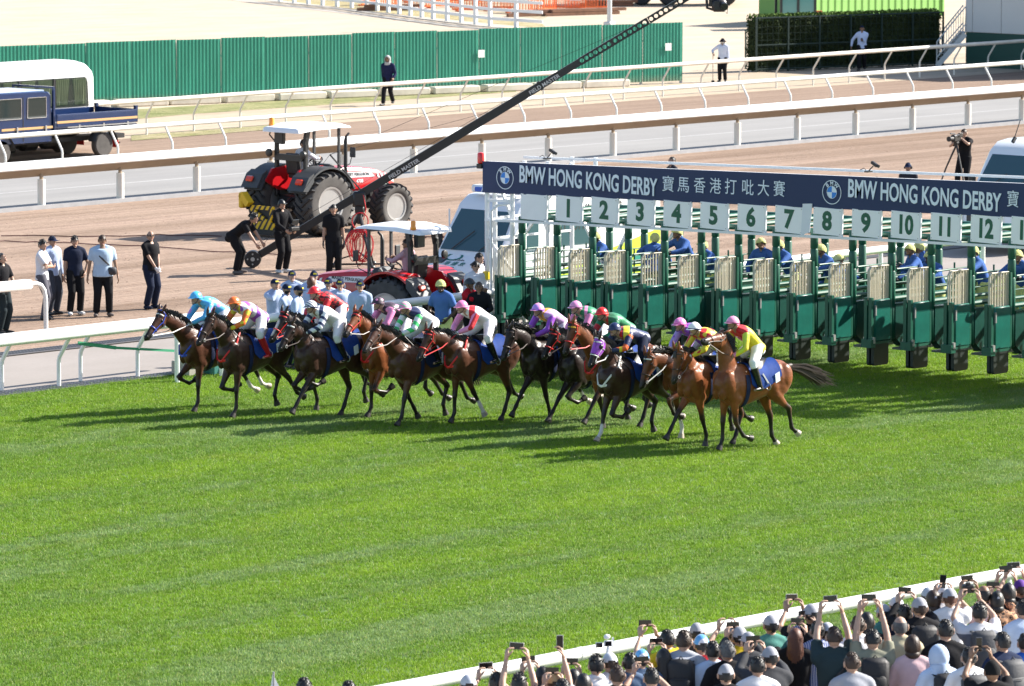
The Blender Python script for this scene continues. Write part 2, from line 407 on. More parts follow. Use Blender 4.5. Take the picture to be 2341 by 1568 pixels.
xs = post_xs((352, 310), (460, 303), 122.6, 70, 260)
leaning('cream white rail farthest back, in front of the green hoarding', 122.6, 115.9, 262, 1.2, xs, 0.34, CREAM)
# inner turf rail: runs on behind the gate, with a doubled stretch at its left end
xs = [atY(x, y, Y_IN).x for x, y in ((405, 862), (507, 860), (681, 838), (850, 825), (960, 810), (1065, 800), (1240, 780))]
xs += [xs[-1] + 1.9 * i for i in range(1, 40)]
leaning('white inner turf rail running behind the horses and the gate', Y_IN, 74.0, 160, 1.14, xs, 0.0, rail_r=0.085, pr=0.05)
xs = [atY(x, 900, 75.6).x for x in (57, 237)]; xs = [xs[0] - 2 * (xs[1] - xs[0]), 2 * xs[0] - xs[1]] + xs
leaning('white rail at the track crossing, back one of the doubled pair', 75.95, 62, 75.2, 1.14, xs, 0.30, rail_r=0.085, pr=0.04)
xs = [atY(x, 895, 75.6).x for x in (155, 335)]; xs = [xs[0] - 2 * (xs[1] - xs[0]), 2 * xs[0] - xs[1]] + xs
leaning('white rail at the track crossing, front one of the doubled pair', 75.55, 62, 74.1, 1.12, xs, 0.30, rail_r=0.085, pr=0.04)
# short rail end with a rounded corner, far left, between the road and the dirt
p0 = at(105, 760); t = thing('rail_end', 'short white rail end with one curved post beside the man in the black top', 'rail', p0)
b = MB(); b.cbox((-3.45, 0.0, 1.06), (6.0, 0.30, 0.20), 0.05); b.obj('top_rail', WHITE, t, 40)
b = MB(); b.tube([(0, 0, 0), (0, 0, 0.72), (-0.04, 0, 0.90), (-0.13, 0, 1.01), (-0.26, 0, 1.06), (-0.5, 0, 1.07)], 0.05, 10); b.obj('post', WHITE, t, 40)
b = MB(); b.tube([(-4, 0, 0), (-4, 0, 1.0)], 0.05, 10); b.obj('post', WHITE, t, 40)
# outer rail by the spectators
xs = [atY(x, y, Y_OUT).x for x, y in ((920, 1590), (1187, 1530), (1592, 1460), (1853, 1410), (2049, 1375), (2305, 1330))]; xs = [xs[0] - 2.1 * i for i in range(6, 0, -1)] + xs + [xs[-1] + 2.1 * i for i in range(1, 40)]
leaning('thick white outer rail between the turf and the spectators', Y_OUT, 30, 170, 1.10, xs, -0.1, mat('rail_plastic', (0.82, 0.81, 0.77), 0.35, var=0.04, scale=0.8), rail_r=0.085, pr=0.035)
# green strap tied between the rails
g = mat('green_strap', (0.03, 0.25, 0.13), 0.6); t = thing('strap', 'green strap tied low across the white rail posts', 'strap', atY(270, 850, 75.8))
b = MB(); q0, q1, q2 = (atY(*p, 75.8) - t.location for p in ((178, 784), (265, 795), (420, 803))); b.bar(q0, q1, 0.015, 0.07); b.bar(q1, q2, 0.015, 0.05); b.obj('webbing', g, t)
# stone block by the rail
p = at(415, 858); b = MB(); b.cbox((0, 0, 0.14), (1.1, 0.5, 0.28), 0.02); o = b.obj('stone_block', mat('stone_grey', (0.36, 0.34, 0.29), 0.9, var=0.2, bmp=0.4), None, None, (p.x + 0.5, p.y, 0)); tag(o, 'grey stone block on the road edge behind the leading horse', 'stone block')
p = at(480, 855); b = MB(); b.cbox((0, 0, 0.13), (0.9, 0.5, 0.26), 0.03); o = b.obj('utility_box', mat('teal_box', (0.03, 0.15, 0.13), 0.5), None, None, (p.x + 0.3, p.y, 0)); tag(o, 'low dark teal box on the grass edge behind the leading horse', 'box')

# --- green hoarding
ORD = 'first second third fourth fifth sixth seventh eighth ninth tenth eleventh twelfth thirteenth fourteenth'.split()
HO_A, HO_B = at(-120, 259), at(1560, 190)
ho = thing('hoarding', 'long green corrugated site hoarding across the sand', 'hoarding', HO_A)
hv = HO_B - HO_A; hl = hv.length; ho.rotation_euler = (0, 0, math.atan2(hv.y, hv.x)); npan = 17
m, t_, bs = new_mat('hoarding_green'); co = objco(t_); k = noise(t_, mapped(t_, co, (3, 3, 0.5)), 1.0, 4)
s = N(t_, 'ShaderNodeSeparateXYZ'); t_.links.new(co, s.inputs[0])
base = ramp(t_, k, [(0.3, (0.020, 0.21, 0.140)), (0.7, (0.030, 0.27, 0.180))])
mud = mth(t_, 'MULTIPLY', mth(t_, 'SUBTRACT', 1.0, mth(t_, 'MULTIPLY', s.outputs[2], 3.5)), noise(t_, co, 3, 4)); mud = mth(t_, 'MAXIMUM', mud, 0.0)
t_.links.new(mixc(t_, mud, base, (0.30, 0.26, 0.18)), bs.inputs['Base Color']); bs.inputs['Roughness'].default_value = 0.5; HOG = m
pw = hl / npan
def corrugated(wd, ht, pitch, dep):
    bb = MB(); prof = []; x = 0
    while x < wd - 1e-6:
        for fx, fy in ((0, 0), (0.32, 0), (0.5, 1), (0.82, 1)):
            if x + fx * pitch <= wd: prof.append((x + fx * pitch, -dep * fy))
        x += pitch
    prof.append((wd, 0)); n = len(prof)
    vs = [(a, c, z) for z in (0, ht) for a, c in prof] + [(a, c + 0.006, z) for z in (0, ht) for a, c in prof]
    fs = [(i, i + 1, n + i + 1, n + i) for i in range(n - 1)] + [(2 * n + i + 1, 2 * n + i, 3 * n + i, 3 * n + i + 1) for i in range(n - 1)]
    fs += [(n + i, n + i + 1, 3 * n + i + 1, 3 * n + i) for i in range(n - 1)]
    bb.add(vs, fs); return bb
for i in range(npan):
    hh = 2.12 + rng.uniform(-0.03, 0.03); bb = corrugated(pw - 0.012, hh, 0.14, 0.026)
    o = bb.obj('panel', HOG, ho, None, (i * pw, rng.uniform(-0.01, 0.01), 0.1)); o.rotation_euler = (0, rng.uniform(-.004, .004), 0)
b = MB()
for i in range(npan + 1): b.box((i * pw, 0.12, 1.05), (0.08, 0.08, 2.1))
for z in (0.5, 1.6): b.bar((0, 0.06, z), (hl, 0.06, z), 0.05, 0.05)
b.obj('support_frame', mat('galvanised', (0.45, 0.46, 0.46), 0.5, 0.5), ho)
PLAIN = mat('paper_white', (0.80, 0.80, 0.78), 0.6)
for px, py in ((1062, 102), (1506, 96)):
    q = atY(px, py, 0.5 * (HO_A.y + HO_B.y))
    f = (px + 120) / 1680.; b = MB(); b.box((0, 0, 0), (0.27, 0.012, 0.27)); b.obj('blank_notice', PLAIN, ho, None, (f * hl * 1.02 - 0.3, -0.075, 1.35))
# concrete blocks along its foot
blk = MB(); blk.cbox((0, 0, 0.13), (1.95, 0.5, 0.26), 0.04); blk = blk.mesh('concrete_block', [mat('block_concrete', (0.55, 0.50, 0.42), 0.9, var=0.2, scale=2)])
u = hv.normalized(); nrm = Vector((u.y, -u.x, 0))
for i in range(11):
    p = HO_A + u * (5.0 + i * 2.12 + rng.uniform(-.1, .1)) + nrm * 0.35
    o = link('concrete_block', blk, None, p, (0, 0, ho.rotation_euler[2] + rng.uniform(-.04, .04)))
    tag(o, 'low concrete block at the foot of the green hoarding, %s from its left end' % ORD[i], 'block', 'concrete blocks along the hoarding')

# --- hedge in its wire frame, container, digger cab, building and steps on the far right
hA, hB = at(1724, 165), at(2150, 149); hd = (hB - hA); L = hd.length; hr = math.atan2(hd.y, hd.x)
hg = thing('hedge', 'tall clipped dark green hedge behind a mesh fence', 'hedge', hA, hr)
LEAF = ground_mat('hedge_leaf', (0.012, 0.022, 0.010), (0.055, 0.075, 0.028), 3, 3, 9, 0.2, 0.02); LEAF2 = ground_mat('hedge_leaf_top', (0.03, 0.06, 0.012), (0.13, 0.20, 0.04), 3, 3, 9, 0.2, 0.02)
Hh = 2.05; b = MB(); b.span((0.05, 0.1, 0.05), (L, .5, Hh - 0.12)); b.obj('hedge_core', LEAF, hg)
def leaves(name, n, box, size, m, parent, seed, bias=None):
    r = random.Random(seed); vs = []; fs = []
    for i in range(n):
        p = Vector([r.uniform(a, c) for a, c in box]); e = Euler((r.uniform(0, 6.3), r.uniform(0, 6.3), r.uniform(0, 6.3))).to_matrix(); s_ = size * r.uniform(0.6, 1.4)
        o = len(vs); vs += [p + e @ Vector(q) for q in ((-s_, 0, 0), (0, -s_ * .5, 0), (s_, 0, 0), (0, s_ * .5, 0))]; fs.append((o, o + 1, o + 2, o + 3))
    bb = MB(); bb.add(vs, fs); return bb.obj(name, m, parent, kind='stuff')
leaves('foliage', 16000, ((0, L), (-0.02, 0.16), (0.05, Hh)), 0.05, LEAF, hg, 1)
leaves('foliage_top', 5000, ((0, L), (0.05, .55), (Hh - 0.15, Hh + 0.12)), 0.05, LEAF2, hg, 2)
leaves('foliage_end', 700, ((-0.06, 0.1), (0.0, .55), (0.05, Hh)), 0.05, LEAF, hg, 3)
fe = thing('mesh_fence', 'dark green mesh fence with posts in front of the hedge', 'fence', hA + Vector((hd.y, -hd.x, 0)).normalized() * 0.14, hr)
DKG = mat('dark_green_steel', (0.008, 0.026, 0.020), 0.6)
for i in range(7):
    b = MB(); b.box((0, 0, Hh / 2), (0.06, 0.06, Hh + 0.05)); b.obj('post', DKG, fe, None, (i * L / 6, 0, 0))
for z in (0.12, Hh / 2, Hh): b = MB(); b.bar((0, 0, z), (L, 0, z), 0.04, 0.05); b.obj('rail', DKG, fe)
b = MB()
for i in range(int(L / 0.25)): b.bar((i * .25, 0.01, 0.1), (i * .25, 0.01, Hh), 0.008, 0.008)
for i in range(8): b.bar((0, 0.012, 0.2 + i * .25), (L, 0.012, 0.2 + i * .25), 0.008, 0.008)
b.obj('wire_mesh', DKG, fe, kind='stuff')
gt = thing('gate_frame', 'small dark steel gate standing at the left end of the hedge', 'gate', at(1704, 158)); b = MB()
for x in (0, 0.35): b.box((x, 0, 0.75), (0.05, 0.05, 1.5))
for z in (0.1, 0.8, 1.48): b.bar((0, 0, z), (0.35, 0, z), 0.04, 0.04)
b.obj('frame', DKG, gt)
# bright green container behind the hedge
q0 = at(1838, 60); q1 = at(2152, 36); dv = q1 - q0; ct = thing('container', 'bright lime green corrugated container behind the hedge', 'container', q0, math.atan2(dv.y, dv.x))
LIME = mat('lime_green', (0.15, 0.33, 0.07), 0.5, var=0.08, scale=1)
lw = dv.length; bb = corrugated(lw, 2.5, 0.55, 0.05); bb.obj('front_panel', LIME, ct)
b = MB(); b.span((0, 0.02, 0), (lw, 2.4, 2.49)); b.obj('box_body', LIME, ct)
for x in (0, lw): b = MB(); b.box((x, -0.02, 1.27), (0.14, 0.16, 2.56)); b.obj('corner_post', LIME, ct)
b = MB(); b.bar((0, -0.02, 2.5), (lw, -0.02, 2.5), 0.12, 0.12); b.obj('top_rail', LIME, ct)
# digger cab at its left
p = at(1818, 66); cb = thing('digger_cab', 'dark glazed teal cab of a digger beside the lime container', 'digger', p, hr - 0.4)
FR = mat('cab_frame', (0.02, 0.03, 0.03), 0.5); TG = glass_mat('teal_glass', (0.10, 0.28, 0.27), 0.08)
for x in (-0.75, 0, 0.75):
    for y in (-0.6, 0.6): b = MB(); b.box((x, y, 1.0), (0.10, 0.10, 2.0)); b.obj('pillar', FR, cb)
b = MB(); b.cbox((0, 0, 2.05), (1.7, 1.4, 0.12), 0.03); b.obj('roof', FR, cb); b = MB(); b.cbox((0, 0, 0.3), (1.65, 1.35, 0.6), 0.03); b.obj('cab_base', mat('cab_green', (0.03, 0.12, 0.08), 0.5), cb)
for x in (-0.375, 0.375): b = MB(); b.box((x, -0.6, 1.3), (0.64, 0.02, 1.38)); b.obj('window', TG, cb)
b = MB(); b.box((0.76, 0, 1.3), (0.02, 1.1, 1.38)); b.obj('window', TG, cb); b = MB(); b.box((0.95, -0.3, 0.55), (0.3, 0.3, 0.5)); b.obj('lamp_box', mat('rust_orange', (0.5, 0.12, 0.04), 0.6), cb)
# building with white upper wall and green plinth
bA = at(2207, 152); bl = thing('building', 'building corner with white tiled upper wall over dark green base', 'building', bA, 0.0)
ax = (at(2340, 159) - bA); bl.rotation_euler = (0, 0, math.atan2(ax.y, ax.x)); lw = 9.0
BW = mat('cladding_white', (0.60, 0.59, 0.57), 0.6, var=0.04, scale=0.5)
b = MB(); b.span((0, 0, 0), (lw, 5, 1.32)); b.obj('base_wall', mat('plinth_green', (0.01, 0.062, 0.046), 0.55, var=0.15, scale=0.6), bl)
b = MB(); b.span((0, 0.04, 1.32), (lw, 5, 6)); b.obj('wall_core', mat('joint_grey', (0.4, 0.4, 0.4), 0.8), bl)
for i in range(6):
    for j in range(3):
        b = MB(); wd = 1.4 if i else 0.32; x0 = 0 if i == 0 else 0.32 + (i - 1) * 1.4
        b.cbox((x0 + wd / 2, 0.02, 1.33 + 0.67 + j * 1.36), (wd - 0.02, 0.06, 1.33), 0.008); b.obj('panel', BW, bl)
for i in range(3):
    for j in range(3): b = MB(); b.cbox((-0.02, 0.72 + i * 1.4, 1.33 + 0.67 + j * 1.36), (0.06, 1.38, 1.33), 0.008); b.obj('panel', BW, bl)
# steps with grey railings
sA = at(2141, 152); sv = bA - sA; st = thing('steps', 'grey metal steps with railings climbing to the building', 'steps', sA, math.atan2(sv.y, sv.x))
GAL = mat('rail_grey', (0.52, 0.55, 0.57), 0.45, 0.4); n = 8; run = (bA - sA).length * 0.98
for i in range(n):
    b = MB(); b.box(((i + .5) * run / n, 0.55, (i + 1) * 1.32 / n - 0.03), (run / n + 0.02, 1.0, 0.05)); b.obj('tread', mat('tread_grey', (0.42, 0.43, 0.43), 0.7, var=0.15), st)
for y in (0.0, 1.1):
    b = MB(); b.bar((0, y, 0), (run, y, 1.25), 0.05, 0.2); b.obj('stringer', GAL, st)
    b = MB(); b.tube([(0, y, 0), (0, y, 0.95), (run, y, 2.3), (run, y, 1.3)], 0.03, 8); b.bar((0, y, 0.35), (run, y, 1.62), 0.04, 0.04)
    for i in range(1, 12): x = run * i / 12; b.bar((x, y, 1.27 * i / 12 + .3), (x, y, 1.35 * i / 12 + .95), 0.022, 0.022)
    b.obj('railing', GAL, st)
# --- far top: white post and rail fence, orange barriers, timber, lamp post, wheels of a parked lorry
FW = mat('fence_white', (0.80, 0.80, 0.80), 0.5, var=0.05)
fpts = [at(*p) for p in ((640, 4), (838, 22), (990, 44), (1120, 60), (1240, 68))]
ff = thing('horse_fence', 'white post and rail fence along the dry bank at the top', 'fence', fpts[0])
for a, c in zip(fpts[:-1], fpts[1:]):
    a, c = a - ff.location, c - ff.location; nseg = max(1, round((c - a).length / 1.5))
    for i in range(nseg):
        p = a.lerp(c, i / nseg); q = a.lerp(c, (i + 1) / nseg)
        b = MB(); b.cbox((0, 0, 0.65), (0.16, 0.16, 1.3), 0.02); b.obj('post', FW, ff, None, p)
        b = MB()
        for z in (0.35, 0.75, 1.15): b.bar((0, 0, z), tuple(q - p + Vector((0, 0, z))), 0.05, 0.13)
        b.obj('rail', FW, ff, None, p)
ORG = mat('barrier_orange', (0.75, 0.16, 0.04), 0.5, var=0.12); BWH = mat('barrier_white', (0.75, 0.72, 0.68), 0.5)
bar_ = MB()
for z in (0.12, 1.0): bar_.bar((-1, 0, z), (1, 0, z), 0.05, 0.08)
for i in range(15): x = -1 + i / 7; bar_.bar((x, 0, 0.1), (x, 0, 1.0), 0.035, 0.035)
for x in (-0.7, 0.7): bar_.box((x, 0, 0.04), (0.1, 0.6, 0.06))
bar_me = bar_.mesh('lattice', [ORG]); pl = MB(); pl.box((0, -0.03, 0.7), (0.5, 0.02, 0.35)); pl_me = pl.mesh('plate', [BWH])
bp = [(845, 12), (885, 16), (925, 20), (1012, 18), (1080, 26), (1130, 22), (1195, 30), (1240, 27), (1290, 22), (1315, 27), (1340, 22), (1155, 8), (1060, 6), (960, 6)]
for i, (x, y) in enumerate(sorted(bp)):
    p = at(x, y); o = thing('barrier', 'orange lattice barrier behind the white fence, %s from the left of the row' % ORD[i], 'barrier', p, rng.uniform(-1.2, 0.4), 'orange barriers stacked at the top')
    link('lattice', bar_me, o)
    if i % 3 == 0: link('plate', pl_me, o)
TIM = mat('timber_brown', (0.20, 0.10, 0.06), 0.85, var=0.3)
for i, (x, y, l) in enumerate(((1240, 36, 3.5), (1330, 34, 4.0), (1395, 14, 2.5), (890, 24, 2.5))):
    p = at(x, y); t = thing('timber_stack', ('long', 'low', 'short', 'small')[i] + ' stack of brown timber lying ' + ('under the orange barriers', 'right of the orange barriers', 'near the lamp post', 'below the leftmost orange barriers')[i], 'timber', p, rng.uniform(-.8, -.2))
    for k in range(5): b = MB(); b.box((rng.uniform(-.3, .3), (k % 3) * .22 - .2, 0.08 + (k // 3) * .15), (l, 0.2, 0.13)); b.obj('plank', TIM, t)
p = at(1393, 60); t = thing('lamp_post', 'pale grey lamp post rising behind the green hoarding', 'lamp post', p)
b = MB(); b.tube([(0, 0, 0), (0, 0, 7.5)], [0.11, 0.07], 12); b.obj('pole', mat('post_grey', (0.55, 0.56, 0.56), 0.5, 0.3), t, 40); b = MB(); b.cbox((0, 0, .1), (0.4, 0.4, .2), .03); b.obj('base', mat('post_grey', (0, 0, 0)), t)
b = MB(); b.bar((0, 0, 7.4), (-1.2, 0, 7.6), .06, .06); b.cbox((-1.4, 0, 7.6), (.6, .2, .1), .03); b.obj('lamp_arm', mat('post_grey', (0, 0, 0)), t)
t = thing('lorry', 'parked lorry at the top edge with only its dark wheels in view', 'lorry', at(1545, 10), -0.9)
RUB = mat('tyre_rubber', (0.025, 0.025, 0.026), 0.75, var=0.2, scale=4)
for x in (-1.6, -0.3, 2.4):
    for y in (-1, 1): b = MB(); b.lathe([(0.2, -.15), (.45, -.15), (.52, -.08), (.52, .08), (.45, .15), (.2, .15)], (x, y, .52), (0, 1, 0), 20); b.obj('wheel', RUB, t, 40)
b = MB(); b.cbox((0.2, 0, 1.7), (6.6, 2.3, 1.6), .06); b.obj('body', mat('rust_red', (0.25, 0.06, 0.04), 0.6, var=.2), t); b = MB(); b.span((-3, -.8, .6), (3.4, .8, .85)); b.obj('chassis', FR, t)
# --- loose cables on the dirt
CAB = mat('cable_red', (0.10, 0.03, 0.03), 0.7)
for i, pl_ in enumerate((((0, 541), (180, 541), (360, 538), (520, 541)), ((0, 552), (150, 557), (330, 565), (540, 579), (700, 585)), ((930, 545), (1010, 543), (1090, 545)))):
    pts = [at(*p) for p in pl_]; b = MB(); o0 = pts[0].copy(); fine_ = []
    for a, c in zip(pts[:-1], pts[1:]):
        for k in range(6): q = a.lerp(c, k / 6) - o0; fine_.append((q.x + rng.uniform(-.1, .1), q.y + rng.uniform(-.25, .25), 0.02))
    b.tube(fine_, 0.014, 5); o = b.obj('cable', CAB, None, 60, o0)
    tag(o, ('dark red cable lying straight across the dirt, the farther of two', 'dark red cable sagging across the dirt behind the four men', 'thin dark cable on the dirt by the front wheel of the far tractor')[i], 'cable')

# --- crumbs of dirt thrown up along the track
b = MB(); r_ = random.Random(31)
for i in range(900):
    cx, cy = r_.uniform(74, 135), r_.triangular(81.2, 105, 84)
    for k in range(r_.randrange(1, 6)):
        x, y, q = cx + r_.gauss(0, .35), min(105.2, max(81.1, cy + r_.gauss(0, .12))), r_.uniform(.012, .042); a = r_.uniform(0, 6.3)
        ps = [(x + q * math.cos(a + j * 1.571) * r_.uniform(.7, 1.3), y + q * math.sin(a + j * 1.571) * r_.uniform(.7, 1.3), -.012) for j in range(4)]; top = (x + r_.uniform(-.3, .3) * q, y, -.008 + q * r_.uniform(.22, .45))
        b.add(ps + [top], [(0, 1, 4), (1, 2, 4), (2, 3, 4), (3, 0, 4)])
b.obj('dirt_crumbs', mat('clod', (0.20, 0.135, 0.098), 0.95, var=.25, scale=3), kind='stuff')
# ================================================================== starting gate
GX, GY0, SP = 82.1, 72.654, 0.967
gate = thing('starting_gate', 'long green and white starting gate under a navy banner across the turf', 'starting gate', (GX, GY0, 0))
gzo = lambda s: -0.09 + 0.0215 * s
def GP(dx, s, z): return Vector((dx, -s, z + gzo(s)))
def gpx(x, y, X=81.97):
    p = atX(x, y, X); s = GY0 - p.y; return s, p.z
GREEN = mat('gate_green', (0.006, 0.085, 0.052), 0.42, var=0.12, scale=2.0)
PAD = mat('pad_vinyl', (0.005, 0.112, 0.083), 0.36, var=0.22, scale=2.5, bmp=0.25, bscale=9)
PADD = mat('pad_dark', (0.008, 0.060, 0.045), 0.35, var=0.25, scale=2.0, bmp=0.35, bscale=7)
BLACKR = mat('rubber_flap', (0.006, 0.014, 0.012), 0.5, var=0.3)
GRILLE = mat('grille_cream', (0.52, 0.47, 0.36), 0.5, var=0.08)
STEEL = mat('latch_steel', (0.45, 0.45, 0.44), 0.4, 0.6)
GWHITE = mat('gate_white', (0.78, 0.79, 0.80), 0.4, var=0.04)
NAVY = mat('banner_navy', (0.008, 0.026, 0.095), 0.6, var=0.06, scale=0.8, bmp=0.10, bscale=2.0)
LETTER = mat('banner_letter', (0.76, 0.82, 0.90), 0.6)
NUMG = mat('number_green', (0.004, 0.10, 0.052), 0.5)
BOARD = mat('board_white', (0.87, 0.87, 0.87), 0.45, var=0.03)
S0 = gpx(1103, 369)[0]; S1 = 13.6; z_top, z_bot = 3.915, 3.265
b = MB(); n = 40
for i in range(n + 1):
    s = S0 + (S1 - S0) * i / n
    dx = -0.13 + 0.006 * math.sin(i * 1.7)
    for z in (z_bot, z_top): b.v.append(tuple(GP(dx, s, z)))
    for z in (z_bot, z_top): b.v.append(tuple(GP(dx + 0.03, s, z)))
for i in range(n):
    a = 4 * i; c = a + 4
    for f in ((a, c, c + 1, a + 1), (a + 2, a + 3, c + 3, c + 2), (a + 1, c + 1, c + 3, a + 3), (a, a + 2, c + 2, c)): b.f.append(f); b.mi.append(0)
b.f.append((0, 1, 3, 2)); b.mi.append(0); b.f.append((4 * n, 4 * n + 2, 4 * n + 3, 4 * n + 1)); b.mi.append(0)
banner = b.obj('banner', NAVY, gate, 30)
RB = (0, 0, R(-90))
zc = (z_top + z_bot) / 2
slope = math.atan(0.0215)
def on_banner(nm, txt, x0, x1, y, size, bold, m=LETTER, par=banner):
    sa, sb = gpx(x0, y)[0], gpx(x1, y)[0]
    me = text_mesh(txt, size, bold, 1.0); xs_ = [v.co.x for v in me.vertices]; wd = max(xs_) - min(xs_)
    o = text(nm, txt, size, m, par, GP(-0.142, (sa + sb) / 2, zc), (0, slope, R(-90)), bold); o.scale = ((sb - sa) / wd, 1, 1); return o
on_banner('lettering', 'BMW HONG KONG DERBY', 1187, 1502, 410, 0.49, 0.011)
on_banner('lettering', 'BMW HONG KONG DERBY', 1938, 2288, 447, 0.49, 0.011)
for ch, x in zip('寶馬香港打吡大賽', (1528, 1563, 1600, 1636, 1671, 1710, 1746, 1782)): on_banner('character', ch, x - 13, x + 13, 420, 0.34, 0.0)
on_banner('character', '寶', 2303, 2329, 455, 0.34, 0.0)
for ch, s in zip('馬香港打', (12.05, 12.5, 12.93, 13.3)):
    o = text('character', ch, .34, LETTER, banner, GP(-0.142, s, zc), (0, slope, R(-90))); o.scale = (.8, 1, 1)
def disc(r0, r1, n=40, a0=0, a1=2 * math.pi, y=0.0):
    bb = MB(); vs = []
    for i in range(n + 1):
        a = a0 + (a1 - a0) * i / n
        vs += [(r0 * math.cos(a), y, r0 * math.sin(a)), (r1 * math.cos(a), y, r1 * math.sin(a))]
    bb.add(vs, [(2 * i, 2 * i + 1, 2 * i + 3, 2 * i + 2) for i in range(n)]); return bb
BLUE = mat('emblem_blue', (0.02, 0.22, 0.70), 0.5)
for x, y in ((1155, 407), (1902, 436)):
    s = gpx(x, y)[0]
    o = disc(0.222, 0.238).obj('emblem', LETTER, banner, None, GP(-0.142, s, zc)); o.rotation_euler = RB
    for k in range(4):
        d = disc(0.0, 0.118, 10, k * math.pi / 2, (k + 1) * math.pi / 2, 0.002)
        d.obj('quadrant', BLUE if k in (1, 3) else LETTER, banner, None, GP(-0.142, s, zc)).rotation_euler = RB
    disc(0.118, 0.126, 32, y=-0.001).obj('emblem_ring', LETTER, banner, None, GP(-0.142, s, zc)).rotation_euler = RB
    for ch, a in zip('BMW', (130, 90, 50)):
        r = 0.172; c_ = GP(-0.144, s + r * math.cos(R(a)), zc + r * math.sin(R(a)))
        o = text('emblem_letter', ch, 0.105, LETTER, banner, c_, (0, 0, R(-90)), 0.003); o.rotation_euler = Euler((0, R(90 - a), R(-90)))
# number boards, bar under them, posts
bm_ = MB(); bm_.cbox((0, 0, 0), (0.03, 0.70, 0.53), 0.006); board_me = bm_.mesh('number_board', [BOARD])
bo = MB()
for z in (-0.23, 0.23):
    for y in (-0.32, 0.32): bo.lathe([(0.011, -0.004), (0.011, 0.004)], (-0.017, y, z), (1, 0, 0), 8)
bolt_me = bo.mesh('bolts', [STEEL])
ed = MB(); ed.box((0, -0.37, 0), (0.035, 0.03, 0.56)); edge_me = ed.mesh('edge_strip', [GWHITE])
cl = MB(); cl.cbox((0, 0, 0), (0.06, 0.52, 0.05), 0.01); clamp_me = cl.mesh('clamp_bar', [GREEN])
for k in range(0, 15):
    s = (k - 1) * SP; o = link('number_board', board_me, gate, GP(-0.12, s, 3.01), (R(1.23), 0, 0))
    link('bolts', bolt_me, o); link('edge_strip', edge_me, o); link('clamp_bar', clamp_me, gate, GP(-0.10, s, 2.745))
    if k: text('number', str(k), 0.50, NUMG, o, (-0.017, 0, -0.005), RB, 0.020, 0.80 if k > 9 else 0.95)
b = MB(); b.bar(GP(-0.13, -2.3, 2.70), GP(-0.13, S1, 2.70), 0.05, 0.05); b.obj('front_bar', GWHITE, gate)
b = MB(); b.tube([GP(0.0, -1.35, 2.80), GP(0.0, S1, 2.80)], 0.055, 10); b.obj('front_beam', GREEN, gate, 40)
b = MB(); b.tube([GP(2.74, -1.35, 2.80), GP(2.74, S1, 2.80)], 0.075, 10); b.obj('rear_beam', GREEN, gate, 40)
for z in (3.30, 3.88): b = MB(); b.bar(GP(0, S0 + .05, z), GP(0, S1, z), 0.06, 0.06); b.obj('top_rail', GWHITE, gate)
for z in (3.34, 3.93): b = MB(); b.bar(GP(1.1, S0 + .05, z), GP(1.1, S1, z), 0.05, 0.05); b.obj('top_rail', GWHITE, gate)
fp = MB()
for z0, z1 in ((0.76, 1.4), (1.4, 2.1), (2.1, 2.45), (2.45, 2.80)): fp.tube([(0, 0, z0), (0, 0, z0 + .02), (0, 0, z1 - .02), (0, 0, z1)], [0.066, 0.078, 0.078, 0.066], 12)
front_me = fp.mesh('front_post', [GREEN], 40)
rp = MB()
for z0, z1 in ((0.3, 1.2), (1.2, 2.3), (2.3, 2.80)): rp.tube([(0, 0, z0), (0, 0, z0 + .02), (0, 0, z1 - .02), (0, 0, z1)], [0.066, 0.08, 0.08, 0.066], 12)
rear_me = rp.mesh('rear_post', [GREEN], 40)
# a door leaf, swung forward along the track
LL = 0.60
fr = MB(); fr.box((0, 0, 1.46), (0.05, 0.05, 1.5)); fr.box((-LL, 0, 1.16), (0.07, 0.075, 0.94)); fr.bar((0, 0, 0.74), (-LL, 0, 0.74), 0.07, 0.05); fr.box((-LL - .01, 0, .74), (.14, .13, .16))
frame_me = fr.mesh('door_frame', [GREEN])
pd = MB(); pd.cbox((-LL / 2 + 0.03, 0, 1.17), (LL - 0.09, 0.075, 0.82), 0.03); pad_me = pd.mesh('pad', [PAD], 40)
gr = MB()
gr.tube([(-0.02, 0, 1.58), (-0.02, 0, 2.22), (-LL + .06, 0, 2.22), (-LL, 0, 2.15), (-LL, 0, 1.58)], 0.018, 8)
for i in range(1, 7): x = -LL * i / 7; gr.bar((x, 0, 1.55), (x, 0, 2.21), 0.017, 0.017)
grille_me = gr.mesh('grille', [GRILLE], 40)
fl = MB(); fl.hull([(x, y, z) for x, z in ((-0.55, 0.72), (-0.09, 0.72), (-0.09, 0.34), (-0.13, 0.30), (-0.52, 0.30), (-0.55, 0.34)) for y in (-0.035, 0.035)]); flap_me = fl.mesh('flap', [BLACKR])
hb = MB(); hb.box((-LL + .08, -.05, 1.38), (.035, .03, .20)); latch_me = hb.mesh('latch', [STEEL]); hb = MB(); hb.box((-LL + .02, -.05, .80), (.06, .04, .12)); hook_me = hb.mesh('hook', [STEEL])
pt = MB()
pt.hull([(x, y, z) for x, z in ((0.02, 0.80), (0.25, 0.62), (2.5, 0.62), (2.66, 0.8), (2.66, 1.42), (0.02, 1.46)) for y in (-0.09, 0.09)]); part_me = pt.mesh('partition_pad', [PADD], 40)
tr = MB()
for z, r in ((1.56, .05), (1.70, .035), (1.86, .012), (2.0, .012)): tr.tube([(0.05, 0, z), (2.7, 0, z)], r, 8)
tr.tube([(0.1, 0, 1.6), (0.1, 0, 2.05), (0.16, 0, 2.12), (0.8, 0, 2.12), (0.86, 0, 2.05), (0.86, 0, 1.6)], 0.018, 6)
for x in (1.3, 2.0): tr.tube([(x, 0, 1.5), (x, 0, 2.12)], 0.02, 6)
tube_me = tr.mesh('side_rails', [GREEN], 40)
